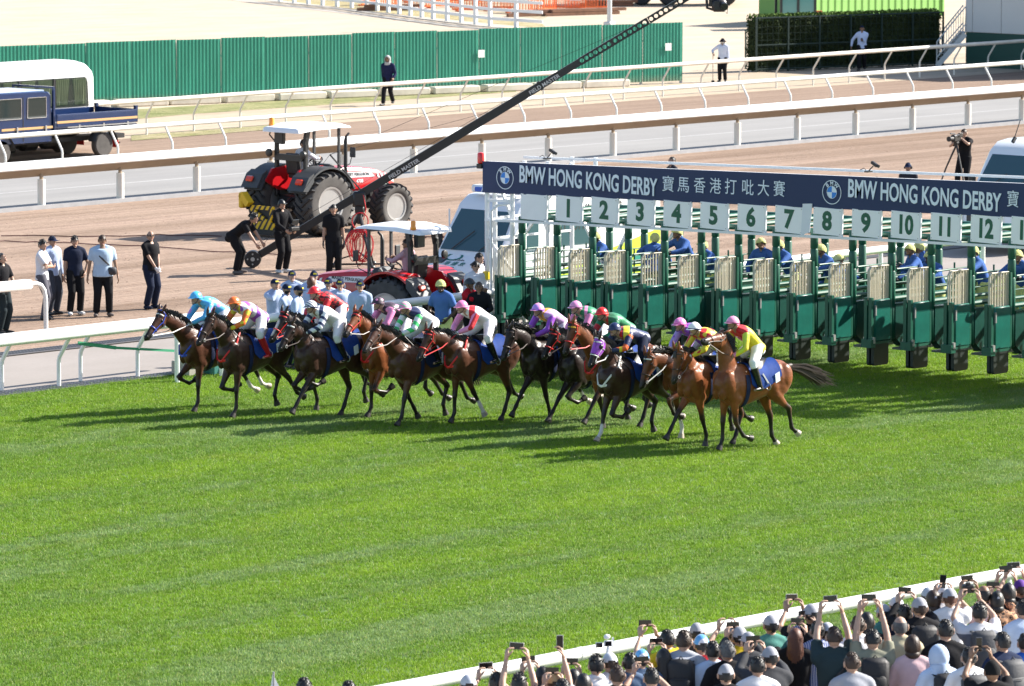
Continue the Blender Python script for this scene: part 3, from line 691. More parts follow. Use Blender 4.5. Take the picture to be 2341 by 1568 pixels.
lb = MB(); lb.tube([(0, 0, 2.82), (2.74, 0, 2.82)], 0.05, 8); long_me = lb.mesh('roof_beam', [GREEN], 40)
lg = MB(); lg.box((1.4, 0, 0.55), (2.3, 0.34, 0.04)); ledge_me = lg.mesh('ledge', [mat('ledge_steel', (0.2, 0.21, 0.2), 0.6, 0.4)])
rd = MB(); rd.box((2.9, 0, .95), (.05, .05, 1.5)); rd.cbox((3.12, .05, 1.3), (.5, .08, .8), .03); rear_door_me = rd.mesh('rear_door', [PADD])
for k in range(-1, 15):
    s = (k - 0.44) * SP; z = gzo(s); L0 = (0, -s, z)
    link('front_post', front_me, gate, L0); link('rear_post', rear_me, gate, (2.74, -s, z)); link('roof_beam', long_me, gate, L0)
    d1 = None
    for sg in (-1, 1):
        o = link('door', frame_me, gate, (-0.10, -s + sg * 0.050, z), (0, 0, R(rng.uniform(-2.0, 2.0))))
        for nm, me in (('pad', pad_me), ('grille', grille_me), ('flap', flap_me), ('latch', latch_me), ('hook', hook_me)):
            c = link(nm, me, o)
            if nm == 'grille': c.location = (0, -sg * .038, 0)
            if sg > 0 and nm in ('latch', 'hook'): c.scale = (1, -1, 1)
    o = link('partition_pad', part_me, gate, L0); link('side_rails', tube_me, gate, L0); link('ledge', ledge_me, gate, L0)
    link('rear_door', rear_door_me, gate, L0)
b = MB(); b.bar(GP(0.1, -1.3, 0.68), GP(0.1, S1, 0.68), 0.05, 0.05); 
# white end tower on the left
TW = []
pole = lambda dx, s, z0, z1, r=0.045: b.tube([GP(dx, s, z0), GP(dx, s, z1)], r, 8)
for dx, sx in ((-0.05, 1113.5), (0.1, 1131), (0.0, 1171)):
    s = gpx(sx, 500, GX + dx)[0]; b = MB(); pole(dx, s, 0.15 if sx < 1150 else 2.0, 3.86, 0.05); b.obj('tower_post', GWHITE, gate, 40); TW.append(s)
b = MB(); s0, s1, s2 = TW
for dx in (1.1, 2.6): pole(dx, s0, 0.15, 3.86); pole(dx, s2, 0.6, 3.86)
for z in (0.55, 0.9, 2.3, 2.72, 3.1, 3.45):
    b.bar(GP(-.05, s0, z), GP(0.0, s2, z), 0.05, 0.05); b.bar(GP(-.05, s0, z), GP(1.1, s0, z), 0.045, 0.045); b.bar(GP(1.1, s0, z), GP(2.6, s0, z), 0.045, 0.045)
for a, c in (((0, s0, 2.3), (0, -1.5, 1.5)), ((0, s1, 3.84), (0, s2, 2.75)), ((1.1, s0, 3.84), (1.1, s2, 2.4)), ((1.1, s0, 2.3), (1.1, -1.0, 3.85)), ((1.6, -1.2, 2.75), (1.6, -0.5, 1.6)), ((2.2, -0.9, 1.6), (2.2, -0.2, 2.75)), ((0, s0, .9), (0, s2, .2)), ((0, s0, .2), (0, s2, .9)), ((2.2, 0.2, 1.6), (2.2, 1.0, 2.6))):
    b.bar(GP(*a), GP(*c), 0.055, 0.055)
b.tube([GP(-.2, s0 + .25, .1), GP(-.2, s0 + .25, 2.9), GP(-.15, s0 + .4, 3.02), GP(0, s0 + .6, 3.05)], 0.03, 8)
b.obj('tower_frame', GWHITE, gate, 40)
b = MB(); b.cbox(GP(-.12, s0 + .12, 1.15), (.16, .12, .5), .02); b.cbox(GP(-.12, s0 + .12, .78), (.18, .14, .22), .02); b.obj('control_box', mat('grey_box', (.42, .44, .46), .5), gate)
b = MB(); b.cbox(GP(-.2, s0 + .12, 1.55), (.12, .16, .18), .02); b.obj('yellow_sensor', mat('signal_yellow', (.65, .5, .02), .4), gate)
b = MB(); b.cbox(GP(-.22, s0 + .12, 1.0), (.14, .15, .4), .02); b.obj('blue_box', mat('deep_blue', (.01, .02, .16), .4), gate)
b = MB(); sL = gpx(1097, 362)[0]; b.lathe([(0.05, 0), (0.075, 0.02), (0.075, 0.2), (0.06, 0.23), (0, 0.24)], GP(-.1, sL, 3.86), n=14); b.obj('beacon', mat('beacon_red', (0.70, 0.01, 0.01), 0.25, coat=.5), gate, 40)
b = MB(); b.cbox(GP(-.1, sL, 3.81), (.14, .14, .1), .01); b.obj('beacon_base', mat('black_plastic', (.015, .015, .016), .45), gate)
# loose cloth sheet over boards 7 and 8, and cables hanging from the bar
sh = mat('loose_sheet', (0.70, 0.73, 0.78), 0.3); b = MB(); s = 6.5 * SP; b.add([GP(-.15, s - .12, 3.34), GP(-.15, s + .12, 3.35), GP(-.15, s + .06, 2.78), GP(-.15, s - .16, 2.72), GP(-.14, s - .12, 3.34), GP(-.14, s + .12, 3.35), GP(-.14, s + .06, 2.78), GP(-.14, s - .16, 2.72)], [(0, 1, 2, 3), (4, 5, 6, 7), (0, 4, 5, 1), (1, 5, 6, 2), (2, 6, 7, 3), (3, 7, 4, 0)]); b.obj('plastic_sheet', sh, gate)
BLK = mat('black_plastic', (0.015, 0.015, 0.016), 0.45)
def small_cam(px, py, label):
    p = atX(px, py, GX + 0.6); o = thing('camera_rig', label, 'camera', (p.x, p.y, gzo(GY0 - p.y) + 3.95)); o.scale = (.62, .62, .62); b = MB()
    b.box((0, 0, .02), (.25, .15, .04)); b.tube([(0, 0, .03), (.05, -.08, .14), (-.02, -.2, .2)], .018, 6); b.obj('arm', BLK, o)
    b = MB(); b.cbox((0, -.24, .27), (.12, .26, .1), .02, Euler((.5, 0, 0)).to_matrix()); b.tube([(0, -.3, .24), (0, -.42, .2)], .05, 10); b.obj('camera_body', BLK, o)
    b = MB(); b.tube([(0, .1, .05), (.02, .2, .12), (0, .34, .05)], .012, 5); b.obj('cable', BLK, o)
small_cam(1250, 362, 'small black camera on an arm above the banner near its left end'); small_cam(1985, 392, 'small black camera with looped cables above the second emblem of the banner')

# ================================================================== vehicles
RED = mat('tractor_red', (0.46, 0.007, 0.012), 0.28, var=0.05, coat=0.4); DGREY = mat('dark_grey_plastic', (0.045, 0.05, 0.055), 0.55)
RIM = mat('rim_silver', (0.44, 0.44, 0.44), 0.36, 0.6, var=.08); CANW = mat('canopy_white', (0.76, 0.79, 0.84), 0.35); ENG = mat('engine_black', (0.015, 0.015, 0.016), 0.55, var=.4, scale=8)
TYRE = mat('tractor_tyre', (0.028, 0.028, 0.030), 0.8, var=0.25, scale=3, bmp=.3); TYD = mat('tyre_wall', (0.075, 0.070, 0.066), 0.85, var=0.3, scale=4)
AMB = mat('amber', (0.95, 0.30, 0.01), 0.25, coat=.6); LAMPR = mat('lamp_red', (0.70, 0.05, 0.01), 0.25, coat=.6)
def wheel_meshes(r, wd, nl, rimr):
    t1 = MB(); h = wd / 2
    t1.lathe([(rimr, -h * .72), (rimr + .03, -h * .9), (r * .84, -h), (r * .93, -h * .93), (r * .96, -h * .8), (r * .965, h * .8), (r * .93, h * .93), (r * .84, h), (rimr + .03, h * .9), (rimr, h * .72)], (0, 0, 0), (0, 1, 0), 40)
    for f, p in zip(t1.f, range(len(t1.f))): t1.mi[p] = 1
    for i in range(nl):
        for sd in (-1, 1):
            a = 2 * math.pi * (i + (0.5 if sd > 0 else 0)) / nl; da = 2 * math.pi / nl * 1.3
            pts = []
            for u, rr in ((0.0, r), (0.5, r), (0.9, r * .985), (1.02, r * .90)):
                aa = a - da * u * .8; pts.append(Vector((rr * math.cos(aa), sd * h * u, rr * math.sin(aa))))
            for p, q in zip(pts[:-1], pts[1:]): m_ = ((p + q) / 2).copy(); m_.y = 0; t1.bar(p, q, r * .062, r * .075, m_, 0)
    tm = t1.mesh('tyre', [TYRE, TYD], 50)
    r1 = MB(); r1.lathe([(rimr + .02, -h * .8), (rimr + .02, -h * .9), (rimr * .93, -h * .88), (rimr * .88, -h * .45), (rimr * .72, -h * .18), (rimr * .5, -h * .05), (rimr * .42, -h * .25), (rimr * .3, -h * .3), (0.0, -h * .3), (0, h * .3), (rimr * .9, h * .3), (rimr + .02, h * .8)], (0, 0, 0), (0, 1, 0), 36)
    for i in range(8): a = i * math.pi / 4; r1.lathe([(.022, 0), (.022, -.03)], (rimr * .6 * math.cos(a), -h * .12, rimr * .6 * math.sin(a)), (0, 1, 0), 6)
    return tm, r1.mesh('rim', [RIM], 35)
def arc(r, a0, a1, n, c=(0, 0)): return [(c[0] + r * math.cos(R(a0 + (a1 - a0) * i / n)), c[1] + r * math.sin(R(a0 + (a1 - a0) * i / n))) for i in range(n + 1)]
WR = wheel_meshes(0.80, 0.60, 22, 0.43); WF = wheel_meshes(0.585, 0.48, 20, 0.33)
def tractor(label, loc, rz, red_fender, number):
    t = thing('tractor', label, 'tractor', loc, rz)
    for x, r, y, W_ in ((0, .80, .87, WR), (2.42, .585, .84, WF)):
        for sy in (-1, 1):
            wh = link('wheel', W_[0], t, (x, sy * y, r), (0, rng.uniform(0, 1), 0 if sy < 0 else math.pi)); link('rim', W_[1], wh)
    # bonnet: rounded section drawn forward
    def sec(x, z0, z1, hw): return [(x, -hw * .85, z0), (x, -hw, z0 + .08), (x, -hw, z1 - .16), (x, -hw * .80, z1 - .04), (x, -hw * .4, z1), (x, hw * .4, z1), (x, hw * .80, z1 - .04), (x, hw, z1 - .16), (x, hw, z0 + .08), (x, hw * .85, z0)]
    b = MB(); b.loft([sec(.95, 1.0, 1.66, .38), sec(1.6, .98, 1.64, .39), sec(2.4, .95, 1.54, .38), sec(2.85, .92, 1.42, .36), sec(3.05, .92, 1.28, .32)]); bn = b.obj('bonnet', RED, t, 35)
    b = MB(); b.cbox((3.06, 0, 1.0), (.08, .5, .30), .02); b.obj('grille', ENG, bn)
    for sy in (-1, 1):
        b = MB(); b.hull([(2.75, sy * .372, 1.38), (3.04, sy * .325, 1.24), (3.04, sy * .325, 1.15), (2.8, sy * .375, 1.24), (2.75, sy * .35, 1.38), (3.02, sy * .3, 1.22)]); b.obj('headlight', glass_mat('lamp_glass', (.7, .75, .75), .1), bn)
        b = MB(); b.hull([(x, y, z) for x, z in ((1.05, 1.52), (2.15, 1.46), (2.30, 1.34), (1.2, 1.36)) for y in (sy * .391, sy * .396)]); dp = b.obj('decal_panel', GWHITE, bn)
        text('maker_name', 'MASSEY FERGUSON', .105, ENG, dp, (1.62, sy * .399, 1.43), (0, R(2), 0 if sy < 0 else math.pi), .002)
        text('model_number', number, .12, GWHITE, bn, (1.75, sy * .398, 1.25), (0, 0, 0 if sy < 0 else math.pi), .003)
        for k in range(3): b = MB(); x = 2.36 + k * .13; b.hull([(x + q, y, z) for q, z in ((0, 1.42), (.07, 1.41), (.12, 1.30), (.05, 1.31)) for y in (sy * .386, sy * .392)]); b.obj('stripe', GWHITE, bn)
    b = MB(); b.cbox((1.7, 0, .82), (1.9, .5, .36), .04); b.cbox((.5, 0, .8), (1.1, .6, .5), .05); b.cbox((0, 0, .8), (.5, 1.2, .35), .05); b.cbox((2.42, 0, .6), (.3, 1.3, .2), .04)
    for x in (1.3, 1.6, 1.9, 2.2):
        for sy in (-1, 1): b.cbox((x, sy * .3, .9), (.18, .16, .2), .03)
    b.tube([(.4, -.4, .5), (.7, -.45, .7), (.9, -.4, .9)], .03, 6); b.tube([(-.3, .2, .6), (-.7, .25, .55)], .04, 6); b.tube([(-.3, -.2, .6), (-.7, -.25, .55)], .04, 6); b.tube([(-.3, 0, .9), (-.75, 0, .6)], .05, 6)
    b.obj('engine', ENG, t, 40)
    b = MB(); b.cbox((.55, 0, 1.06), (1.0, 1.1, .08), .02); b.obj('platform', DGREY, t)
    # wings over the rear wheels
    for sy in (-1, 1):
        pin, pout = arc(.90, 160, 22, 14, (0, .80)), arc(.95, 160, 22, 14, (0, .80)); y0, y1 = sy * .50, sy * 1.12
        b = MB(); n_ = len(pin); vs = [(x, y, z) for y in (y0, y1) for arc_ in (pin, pout) for x, z in arc_]; fs = []
        for i in range(n_ - 1):
            fs += [(i, i + 1, 2 * n_ + i + 1, 2 * n_ + i), (n_ + i + 1, n_ + i, 3 * n_ + i, 3 * n_ + i + 1), (i, n_ + i, n_ + i + 1, i + 1), (2 * n_ + i, 2 * n_ + i + 1, 3 * n_ + i + 1, 3 * n_ + i)]
        fs += [(0, 2 * n_, 3 * n_, n_), (n_ - 1, 2 * n_ - 1, 4 * n_ - 1, 3 * n_ - 1)]
        b.add(vs, fs); wg = b.obj('wing', RED if red_fender else DGREY, t, 40)
        b = MB(); b.hull([(x, sy * y, z) for x, z in ((-.75, 1.35), (-.5, 1.66), (.3, 1.74), (.8, 1.5), (.5, 1.1), (-.3, 1.1)) for y in (.46, .52)]); b.obj('inner_wing', RED, wg)
        b = MB(); b.hull([(x, sy * y, z) for x, z in ((-.98, 1.18), (-.78, 1.52), (-.60, 1.62), (-.60, 1.40), (-.82, 1.16)) for y in (.55, 1.14)]); b.obj('wing_end', DGREY, wg)
        b = MB(); b.cbox((-.90, sy * .9, 1.40), (.08, .24, .15), .03, Euler((0, .5, 0)).to_matrix()); b.obj('tail_light', LAMPR, wg)
    # seat, wheel, dash
    b = MB(); b.cbox((.05, 0, 1.48), (.5, .5, .14), .04); b.cbox((-.22, 0, 1.78), (.14, .5, .55), .05, Euler((0, -.15, 0)).to_matrix()); b.cbox((.05, 0, 1.25), (.35, .4, .35), .04); b.obj('seat', ENG, t)
    b = MB(); b.cbox((.88, 0, 1.5), (.3, .6, .45), .08); b.tube([(.75, 0, 1.5), (.55, 0, 1.78)], .03, 6); b.obj('dashboard', DGREY, t)
    q = Vector((-.6, 0, 1)).normalized(); b = MB(); ring = [Vector((.54, 0, 1.80)) + (Vector((0, 1, 0)) * math.cos(a) + q.cross(Vector((0, 1, 0))) * math.sin(a)) * .2 for a in (2 * math.pi * i / 20 for i in range(21))]; b.tube(ring, .02, 6); b.bar(ring[0], ring[10], .03, .015); b.obj('steering_wheel', BLK, t, 50)
    # roll bar, work lights, canopy, beacon, exhaust, mirrors
    for sy in (-1, 1):
        b = MB(); b.cbox((-.30, sy * .52, 1.7), (.12, .10, 1.5), .02); b.bar((-.3, sy * .52, 2.3), (-.22, sy * .52, 2.68), .10, .12); b.obj('roll_bar', BLK, t)
        b = MB(); b.lathe([(.06, .0), (.10, .03), (.10, .09), (.08, .10), (0, .1)], (-.42, sy * .62, 2.05), (-1, 0, 0), 12); b.obj('work_light', BLK, t, 40)
        b = MB(); b.bar((.95, sy * .45, 1.5), (.95, sy * .45, 2.66), .06, .06); b.obj('front_pillar', DGREY, t)
    b = MB(); b.box((-.36, 0, 1.95), (.08, 1.0, .16)); b.cbox((-.40, .30, 2.45), (.12, .32, .34), .02); b.obj('crossbar', BLK, t)
    def cs(x, z, hw, th): return [(x, -hw, z), (x, -hw * .96, z + th * .7), (x, -hw * .85, z + th), (x, hw * .85, z + th), (x, hw * .96, z + th * .7), (x, hw, z)]
    b = MB(); b.loft([cs(-.72, 2.60, .58, .05), cs(-.66, 2.60, .66, .12), cs(0, 2.66, .69, .14), cs(.9, 2.68, .66, .10), cs(1.24, 2.66, .60, .04)]); b.obj('canopy', CANW, t, 40)
    b = MB(); b.lathe([(.06, 0), (.075, .02), (.075, .06), (.065, .08), (.068, .18), (.05, .22), (0, .23)], (-.45, .62 if red_fender else .55, 2.72), n=14); b.obj('beacon', AMB, t, 40)
    b = MB(); b.tube([(-.3, .55, 2.3), (-.42, .66, 2.5), (-.45, .62 if red_fender else .55, 2.72)], .02, 6); b.obj('beacon_stalk', BLK, t)
    b = MB(); b.tube([(1.2, -.44, 1.0), (1.2, -.44, 2.3), (1.22, -.44, 2.42), (1.32, -.44, 2.5)], [.055, .05, .035, .03], 10); b.obj('exhaust', BLK, t, 40)
    for sy in (-1, 1):
        b = MB(); b.tube([(.95, sy * .45, 1.6), (1.05, sy * .75, 1.75), (1.05, sy * .82, 1.95)], .012, 6); b.cbox((1.05, sy * .85, 2.05), (.05, .2, .26), .02); b.obj('mirror', DGREY, t)
    return t
pw_ = at(735, 535); tr1 = tractor('red tractor with white canopy and yellow striped rear box on the dirt track', (pw_.x - .22, pw_.y + .55, 0), R(-1.5), False, '4708')
b = MB(); YEL = mat('hazard_yellow', (0.75, 0.46, 0.01), 0.5)
m, t_, bs = new_mat('hazard_stripes'); co = objco(t_); s_ = N(t_, 'ShaderNodeSeparateXYZ'); t_.links.new(co, s_.inputs[0])
k = mth(t_, 'GREATER_THAN', mth(t_, 'FRACT', mth(t_, 'MULTIPLY', mth(t_, 'ADD', s_.outputs[1], mth(t_, 'MULTIPLY', s_.outputs[2], .7)), 5.5)), 0.55)
t_.links.new(mixc(t_, k, (0.75, 0.46, 0.01), (0.02, 0.02, 0.02)), bs.inputs['Base Color']); HAZ = m
y0, y1 = (atX(q, 505, tr1.location.x - 1.25).y - tr1.location.y for q in (629, 571))
b.bar((-1.2, y0 + .05, .72), (-1.2, y1, .72), .05, .10); b.bar((-1.2, y1, .70), (-1.22, y0, .22), .05, .10); b.bar((-1.24, y0 + .06, .70), (-1.24, y0 + .22, .24), .05, .09); b.hull([(x, y, z) for x in (-1.18, -1.26) for y, z in ((y0, .16), (y1, .16), (y1, .30), (y0 + .25, .42), (y0, .34))]); ib = b.obj('striped_frame', HAZ, tr1)
b = MB(); b.box((-1.12, (y0 + y1) / 2, .42), (.08, (y1 - y0) * .9, .5)); b.obj('frame_back', ENG, ib)
b = MB(); b.bar((-1.25, y1 - .02, .78), (-1.25, y1 + .24, 1.04), .20, .16); b.cbox((-1.25, y1 + .24, .88), (.2, .16, .4), .04); b.obj('yellow_arm', YEL, tr1); b = MB(); b.box((-1.2, (y0 + y1) / 2, .12), (.3, 1.1, .12)); b.obj('tine_bar', ENG, tr1)
b = MB(); b.hull([(2.58, -.386, 1.22), (2.78, -.376, 1.21), (2.78, -.372, 1.0), (2.58, -.382, 1.01), (2.58, -.395, 1.22), (2.78, -.385, 1.21), (2.78, -.381, 1.0), (2.58, -.391, 1.01)]); b.obj('pale_sticker', mat('sticker', (.62, .78, .68), .5), tr1)
p = at(910, 700); tr2 = tractor('dark red tractor with white canopy parked behind the turf rail beside the gate', (82.2, 75.95, 0), R(98), True, '470')
tr2.location = (81.1, 76.2, 0); tr2.scale = (.88, .88, .88)

def outline_van(t, body_m, L, W_, H_, poly, bev=.10):
    b = MB(); b.profile(poly, -W_ / 2, W_ / 2, bev); return b.obj('body', body_m, t, 40)
VANW = mat('van_white', (0.78, 0.79, 0.80), 0.25, coat=.4); VGL = glass_mat('van_glass', (0.035, 0.085, 0.105), 0.05)
LIMEY = mat('reflective_lime', (0.55, 0.72, 0.05), 0.4); GRNW = mat('sign_green', (0.01, 0.16, 0.13), 0.4)
m, t_, bs = new_mat('check_green'); ck = N(t_, 'ShaderNodeTexChecker', Scale=5.0); t_.links.new(mapped(t_, objco(t_), (1, 1, 1), (0.03, .013, .017)), ck.inputs[0]); ck.inputs[1].default_value = (.55, .72, .05, 1); ck.inputs[2].default_value = (.01, .22, .16, 1); t_.links.new(ck.outputs[0], bs.inputs[0]); CHECK = m
def car_wheel(t, x, y, r, rimm=RIM, wd=.22):
    b = MB(); b.lathe([(r * .58, -wd / 2), (r * .9, -wd / 2), (r, -wd * .35), (r, wd * .35), (r * .9, wd / 2), (r * .58, wd / 2)], (0, 0, 0), (0, 1, 0), 28); w_ = b.obj('wheel', TYD, t, 40, (x, y, r))
    b = MB(); sg = -1 if y < 0 else 1; h = wd / 2 * sg; b.lathe([(r * .6, h * .9), (r * .55, h * .95), (r * .45, h * .5), (r * .3, h * .5), (r * .22, h * .9), (0, h * .9), (0, 0), (r * .6, 0)], (0, 0, 0), (0, 1, 0), 20)
    for i in range(6): b.ball((r * .38 * math.cos(i * 1.047), h * .55, r * .38 * math.sin(i * 1.047)), r * .06, 6, 4)
    b.obj('rim', rimm, w_, 40); return w_
def van(label, loc, rz, amb):
    t = thing('ambulance' if amb else 'van', label, 'ambulance' if amb else 'van', loc, rz)
    poly = [(0, .35), (0, 2.35), (.12, 2.58), (.5, 2.66), (3.9, 2.66), (4.35, 2.60), (4.62, 2.42), (5.30, 1.42), (5.42, 1.34), (5.95, 1.10), (6.08, .92), (6.08, .42), (5.9, .32), (.1, .32)]
    body = outline_van(t, VANW, 6, 1.98, 2.66, poly, .11)
    dv = Vector((5.30 - 4.62, 0, 1.42 - 2.42)).normalized(); nv = Vector((1.0, 0, .68)).normalized()
    b = MB(); lo, hi = Vector((5.27, 0, 1.47)), Vector((4.70, 0, 2.31)); o_ = nv * .012; o2 = nv * .004
    pts = [lo + Vector((0, -.86, 0)), lo + Vector((0, .86, 0)), hi + Vector((0, .76, 0)), hi + Vector((0, -.76, 0))]
    b.hull([p + o_ for p in pts] + [p - nv * .02 for p in pts]); b.obj('windscreen', VGL, t)
    b = MB(); b.bar(lo + o_ * 2 + Vector((.02, -.5, .0)), lo + o_ * 3 + Vector((-.25, -.05, .4)), .02, .02); b.bar(lo + o_ * 2 + Vector((.02, .3, .0)), lo + o_ * 3 + Vector((-.2, .6, .3)), .02, .02); b.obj('wiper', BLK, t)
    for sy in (-1, 1):
        Y = sy * .985
        b = MB(); b.hull([(x, y, z) for x, z in ((4.15, 1.45), (5.02, 1.45), (4.62, 2.15), (4.15, 2.20)) for y in (Y, Y + sy * .012)]); b.obj('side_window', VGL, t)
        if amb:
            b = MB(); b.hull([(x, y, z) for x, z in ((2.5, 1.5), (3.4, 1.5), (3.4, 2.05), (2.5, 2.05)) for y in (Y, Y + sy * .012)]); b.obj('side_window', VGL, t)
            b = MB(); b.hull([(x, y, z) for x, z in ((.1, .55), (4.1, .55), (3.9, .9), (.8, 1.55), (.1, 1.7)) for y in (Y, Y + sy * .008)]); b.obj('lime_band', LIMEY, t)
            b = MB(); b.hull([(x, y, z) for x, z in ((.1, .95), (2.4, .95), (2.4, 1.15), (.1, 1.15)) for y in (Y + sy * .008, Y + sy * .014)]); b.obj('check_band', CHECK, t)
            text('lettering', 'ST JOHN AMBULANCE', .27, BLK, t, (2.15, Y + sy * .012, 1.92), (0, 0, 0 if sy < 0 else math.pi), .004)
            text('lettering', '聖約翰救傷隊', .25, BLK, t, (2.15, Y + sy * .012, 2.25), (0, 0, 0 if sy < 0 else math.pi), .002)
        for x0 in (4.10, 3.45): b = MB(); b.box((x0, Y, 1.4), (.012, .012, 1.9)); b.obj('door_seam', DGREY, t)
        b = MB(); b.cbox((4.2, Y + sy * .02, 1.28), (.2, .04, .05), .01); b.obj('door_handle', DGREY, t)
        b = MB(); b.cbox((5.0, sy * 1.16, 1.62), (.12, .2, .34), .04); b.bar((5.05, sy * .95, 1.5), (5.02, sy * 1.1, 1.5), .06, .06); b.obj('mirror', BLK, t)
        b = MB(); b.hull([(x, sy * y, z) for x, y, z in ((5.98, .92, 1.02), (6.1, .6, .95), (6.1, .6, .75), (6.0, .95, .75), (5.85, .95, 1.02), (5.9, .6, .9))]); b.obj('headlight', glass_mat('lamp_glass'), t)
        for x in (1.1, 5.1): car_wheel(t, x, sy * .88, .35)
        b = MB(); b.cbox((5.62, sy * .62, 1.27), (.22, .42, .03), .01, Euler((0, R(24), 0)).to_matrix()); b.obj('air_vent', DGREY, t)
    b = MB(); b.cbox((6.07, 0, .85), (.06, 1.0, .26), .02); b.cbox((6.06, 0, .5), (.1, 1.8, .2), .04); b.obj('grille', DGREY, t)
    sl_ = Euler((R(-66), 0, R(90))); 
    if amb:
        for txt, sz, x, b_ in (('St. John', .10, 5.55, 0), ('車 護 救', .17, 5.71, 0), ('SJ-82', .12, 5.87, .001)):
            q = text('lettering', txt, sz, GRNW if sz > .15 or 'SJ' in txt else BLK, t, (x, -.05, 1.34 - (x - 5.42) * .453 + .012), (R(-65.5), 0, R(90)), b_)
        b = MB(); b.lathe([(.16, 0), (.16, .006), (.12, .006), (.12, 0)], (5.46, 0, 1.335), (.41, 0, .91), 24, closed=True); b.v = [(x - .02, y * 1.5 - .3, z + .004) for x, y, z in b.v]; b.obj('crest', GRNW, t)
        b = MB(); b.box((6.02, 0, 1.02), (.1, 1.8, .05)); b.obj('lime_trim', LIMEY, t)
        b = MB(); b.cbox((4.28, 0, 2.74), (.3, 1.5, .16), .04); lbx = b.obj('light_bar', VANW, t); b = MB(); b.cbox((4.45, 0, 2.73), (.05, 1.2, .1), .02); b.obj('blue_lens', mat('lens_blue', (.02, .10, .5), .2), lbx); text('lettering', 'AMBULANCE', .13, LETTER, lbx, (4.482, 0, 2.73), (0, 0, R(90)), .002)
        b = MB(); b.tube([(4.8, -1.03, 1.62), (4.8, -1.03, 2.3)], .02, 6); b.obj('grab_rail', GWHITE, t)
    else:
        b = MB(); b.tube([(4.5, -.3, 2.62), (4.4, -.3, 2.72)], .05, 8); b.tube([(4.45, -.3, 2.68), (4.2, -.3, 3.15)], .012, 5); b.obj('aerial', BLK, t)
    return t
van('white ambulance with lime band parked behind the left end of the gate', (90.45, 78.35, 0), math.pi, True)
p = atY(2215, 392, 79.0); van('white van parked on the road beyond the right end of the banner', (atY(2235, 385, 79.2).x + 6.3, 79.2, 0), math.pi, False)

# --- dark blue double-cab lorry and white bus, far left
NB = mat('lorry_blue', (0.008, 0.024, 0.085), 0.22, var=.06, coat=.6); TANS = mat('stripe_tan', (0.55, 0.33, 0.14), 0.5); CHR = mat('chrome', (0.7, 0.7, 0.7), 0.15, 0.9)
p = at(237, 358); lo_ = thing('flatbed_lorry', 'dark navy double-cab dropside lorry with tan stripe beside the white bus', 'lorry', (p.x, p.y + .85, 0), math.pi)
# local x runs forward from the rear axle
b = MB(); b.span((-1.35, -.35, .48), (5.6, .35, .62)); b.cbox((1.0, -.55, .42), (.55, .4, .4), .1); b.cbox((1.75, -.6, .42), (.7, .45, .42), .12); b.cbox((2.6, -.6, .4), (.45, .4, .42), .05); b.obj('chassis', ENG, lo_)
cab = [(2.15, .62), (2.15, 1.95), (2.25, 2.06), (2.5, 2.1), (4.6, 2.1), (4.85, 2.02), (5.25, 1.25), (5.3, .55), (5.1, .5), (4.62, .5), (4.5, .85), (4.3, .95), (3.9, .95), (3.7, .85), (3.6, .5), (2.3, .5)]
b = MB(); b.profile([(2.15, .55), (2.15, 1.95), (2.25, 2.06), (2.5, 2.1), (4.6, 2.1), (4.85, 2.02), (5.25, 1.25), (5.3, .55)], -.93, .93, .07); b.obj('cab', NB, lo_, 40)
b = MB(); b.cbox((3.5, 0, 2.10), (2.3, 1.6, .05), .02); b.obj('roof_panel', mat('roof_sheen', (.30, .36, .48), .3), lo_)
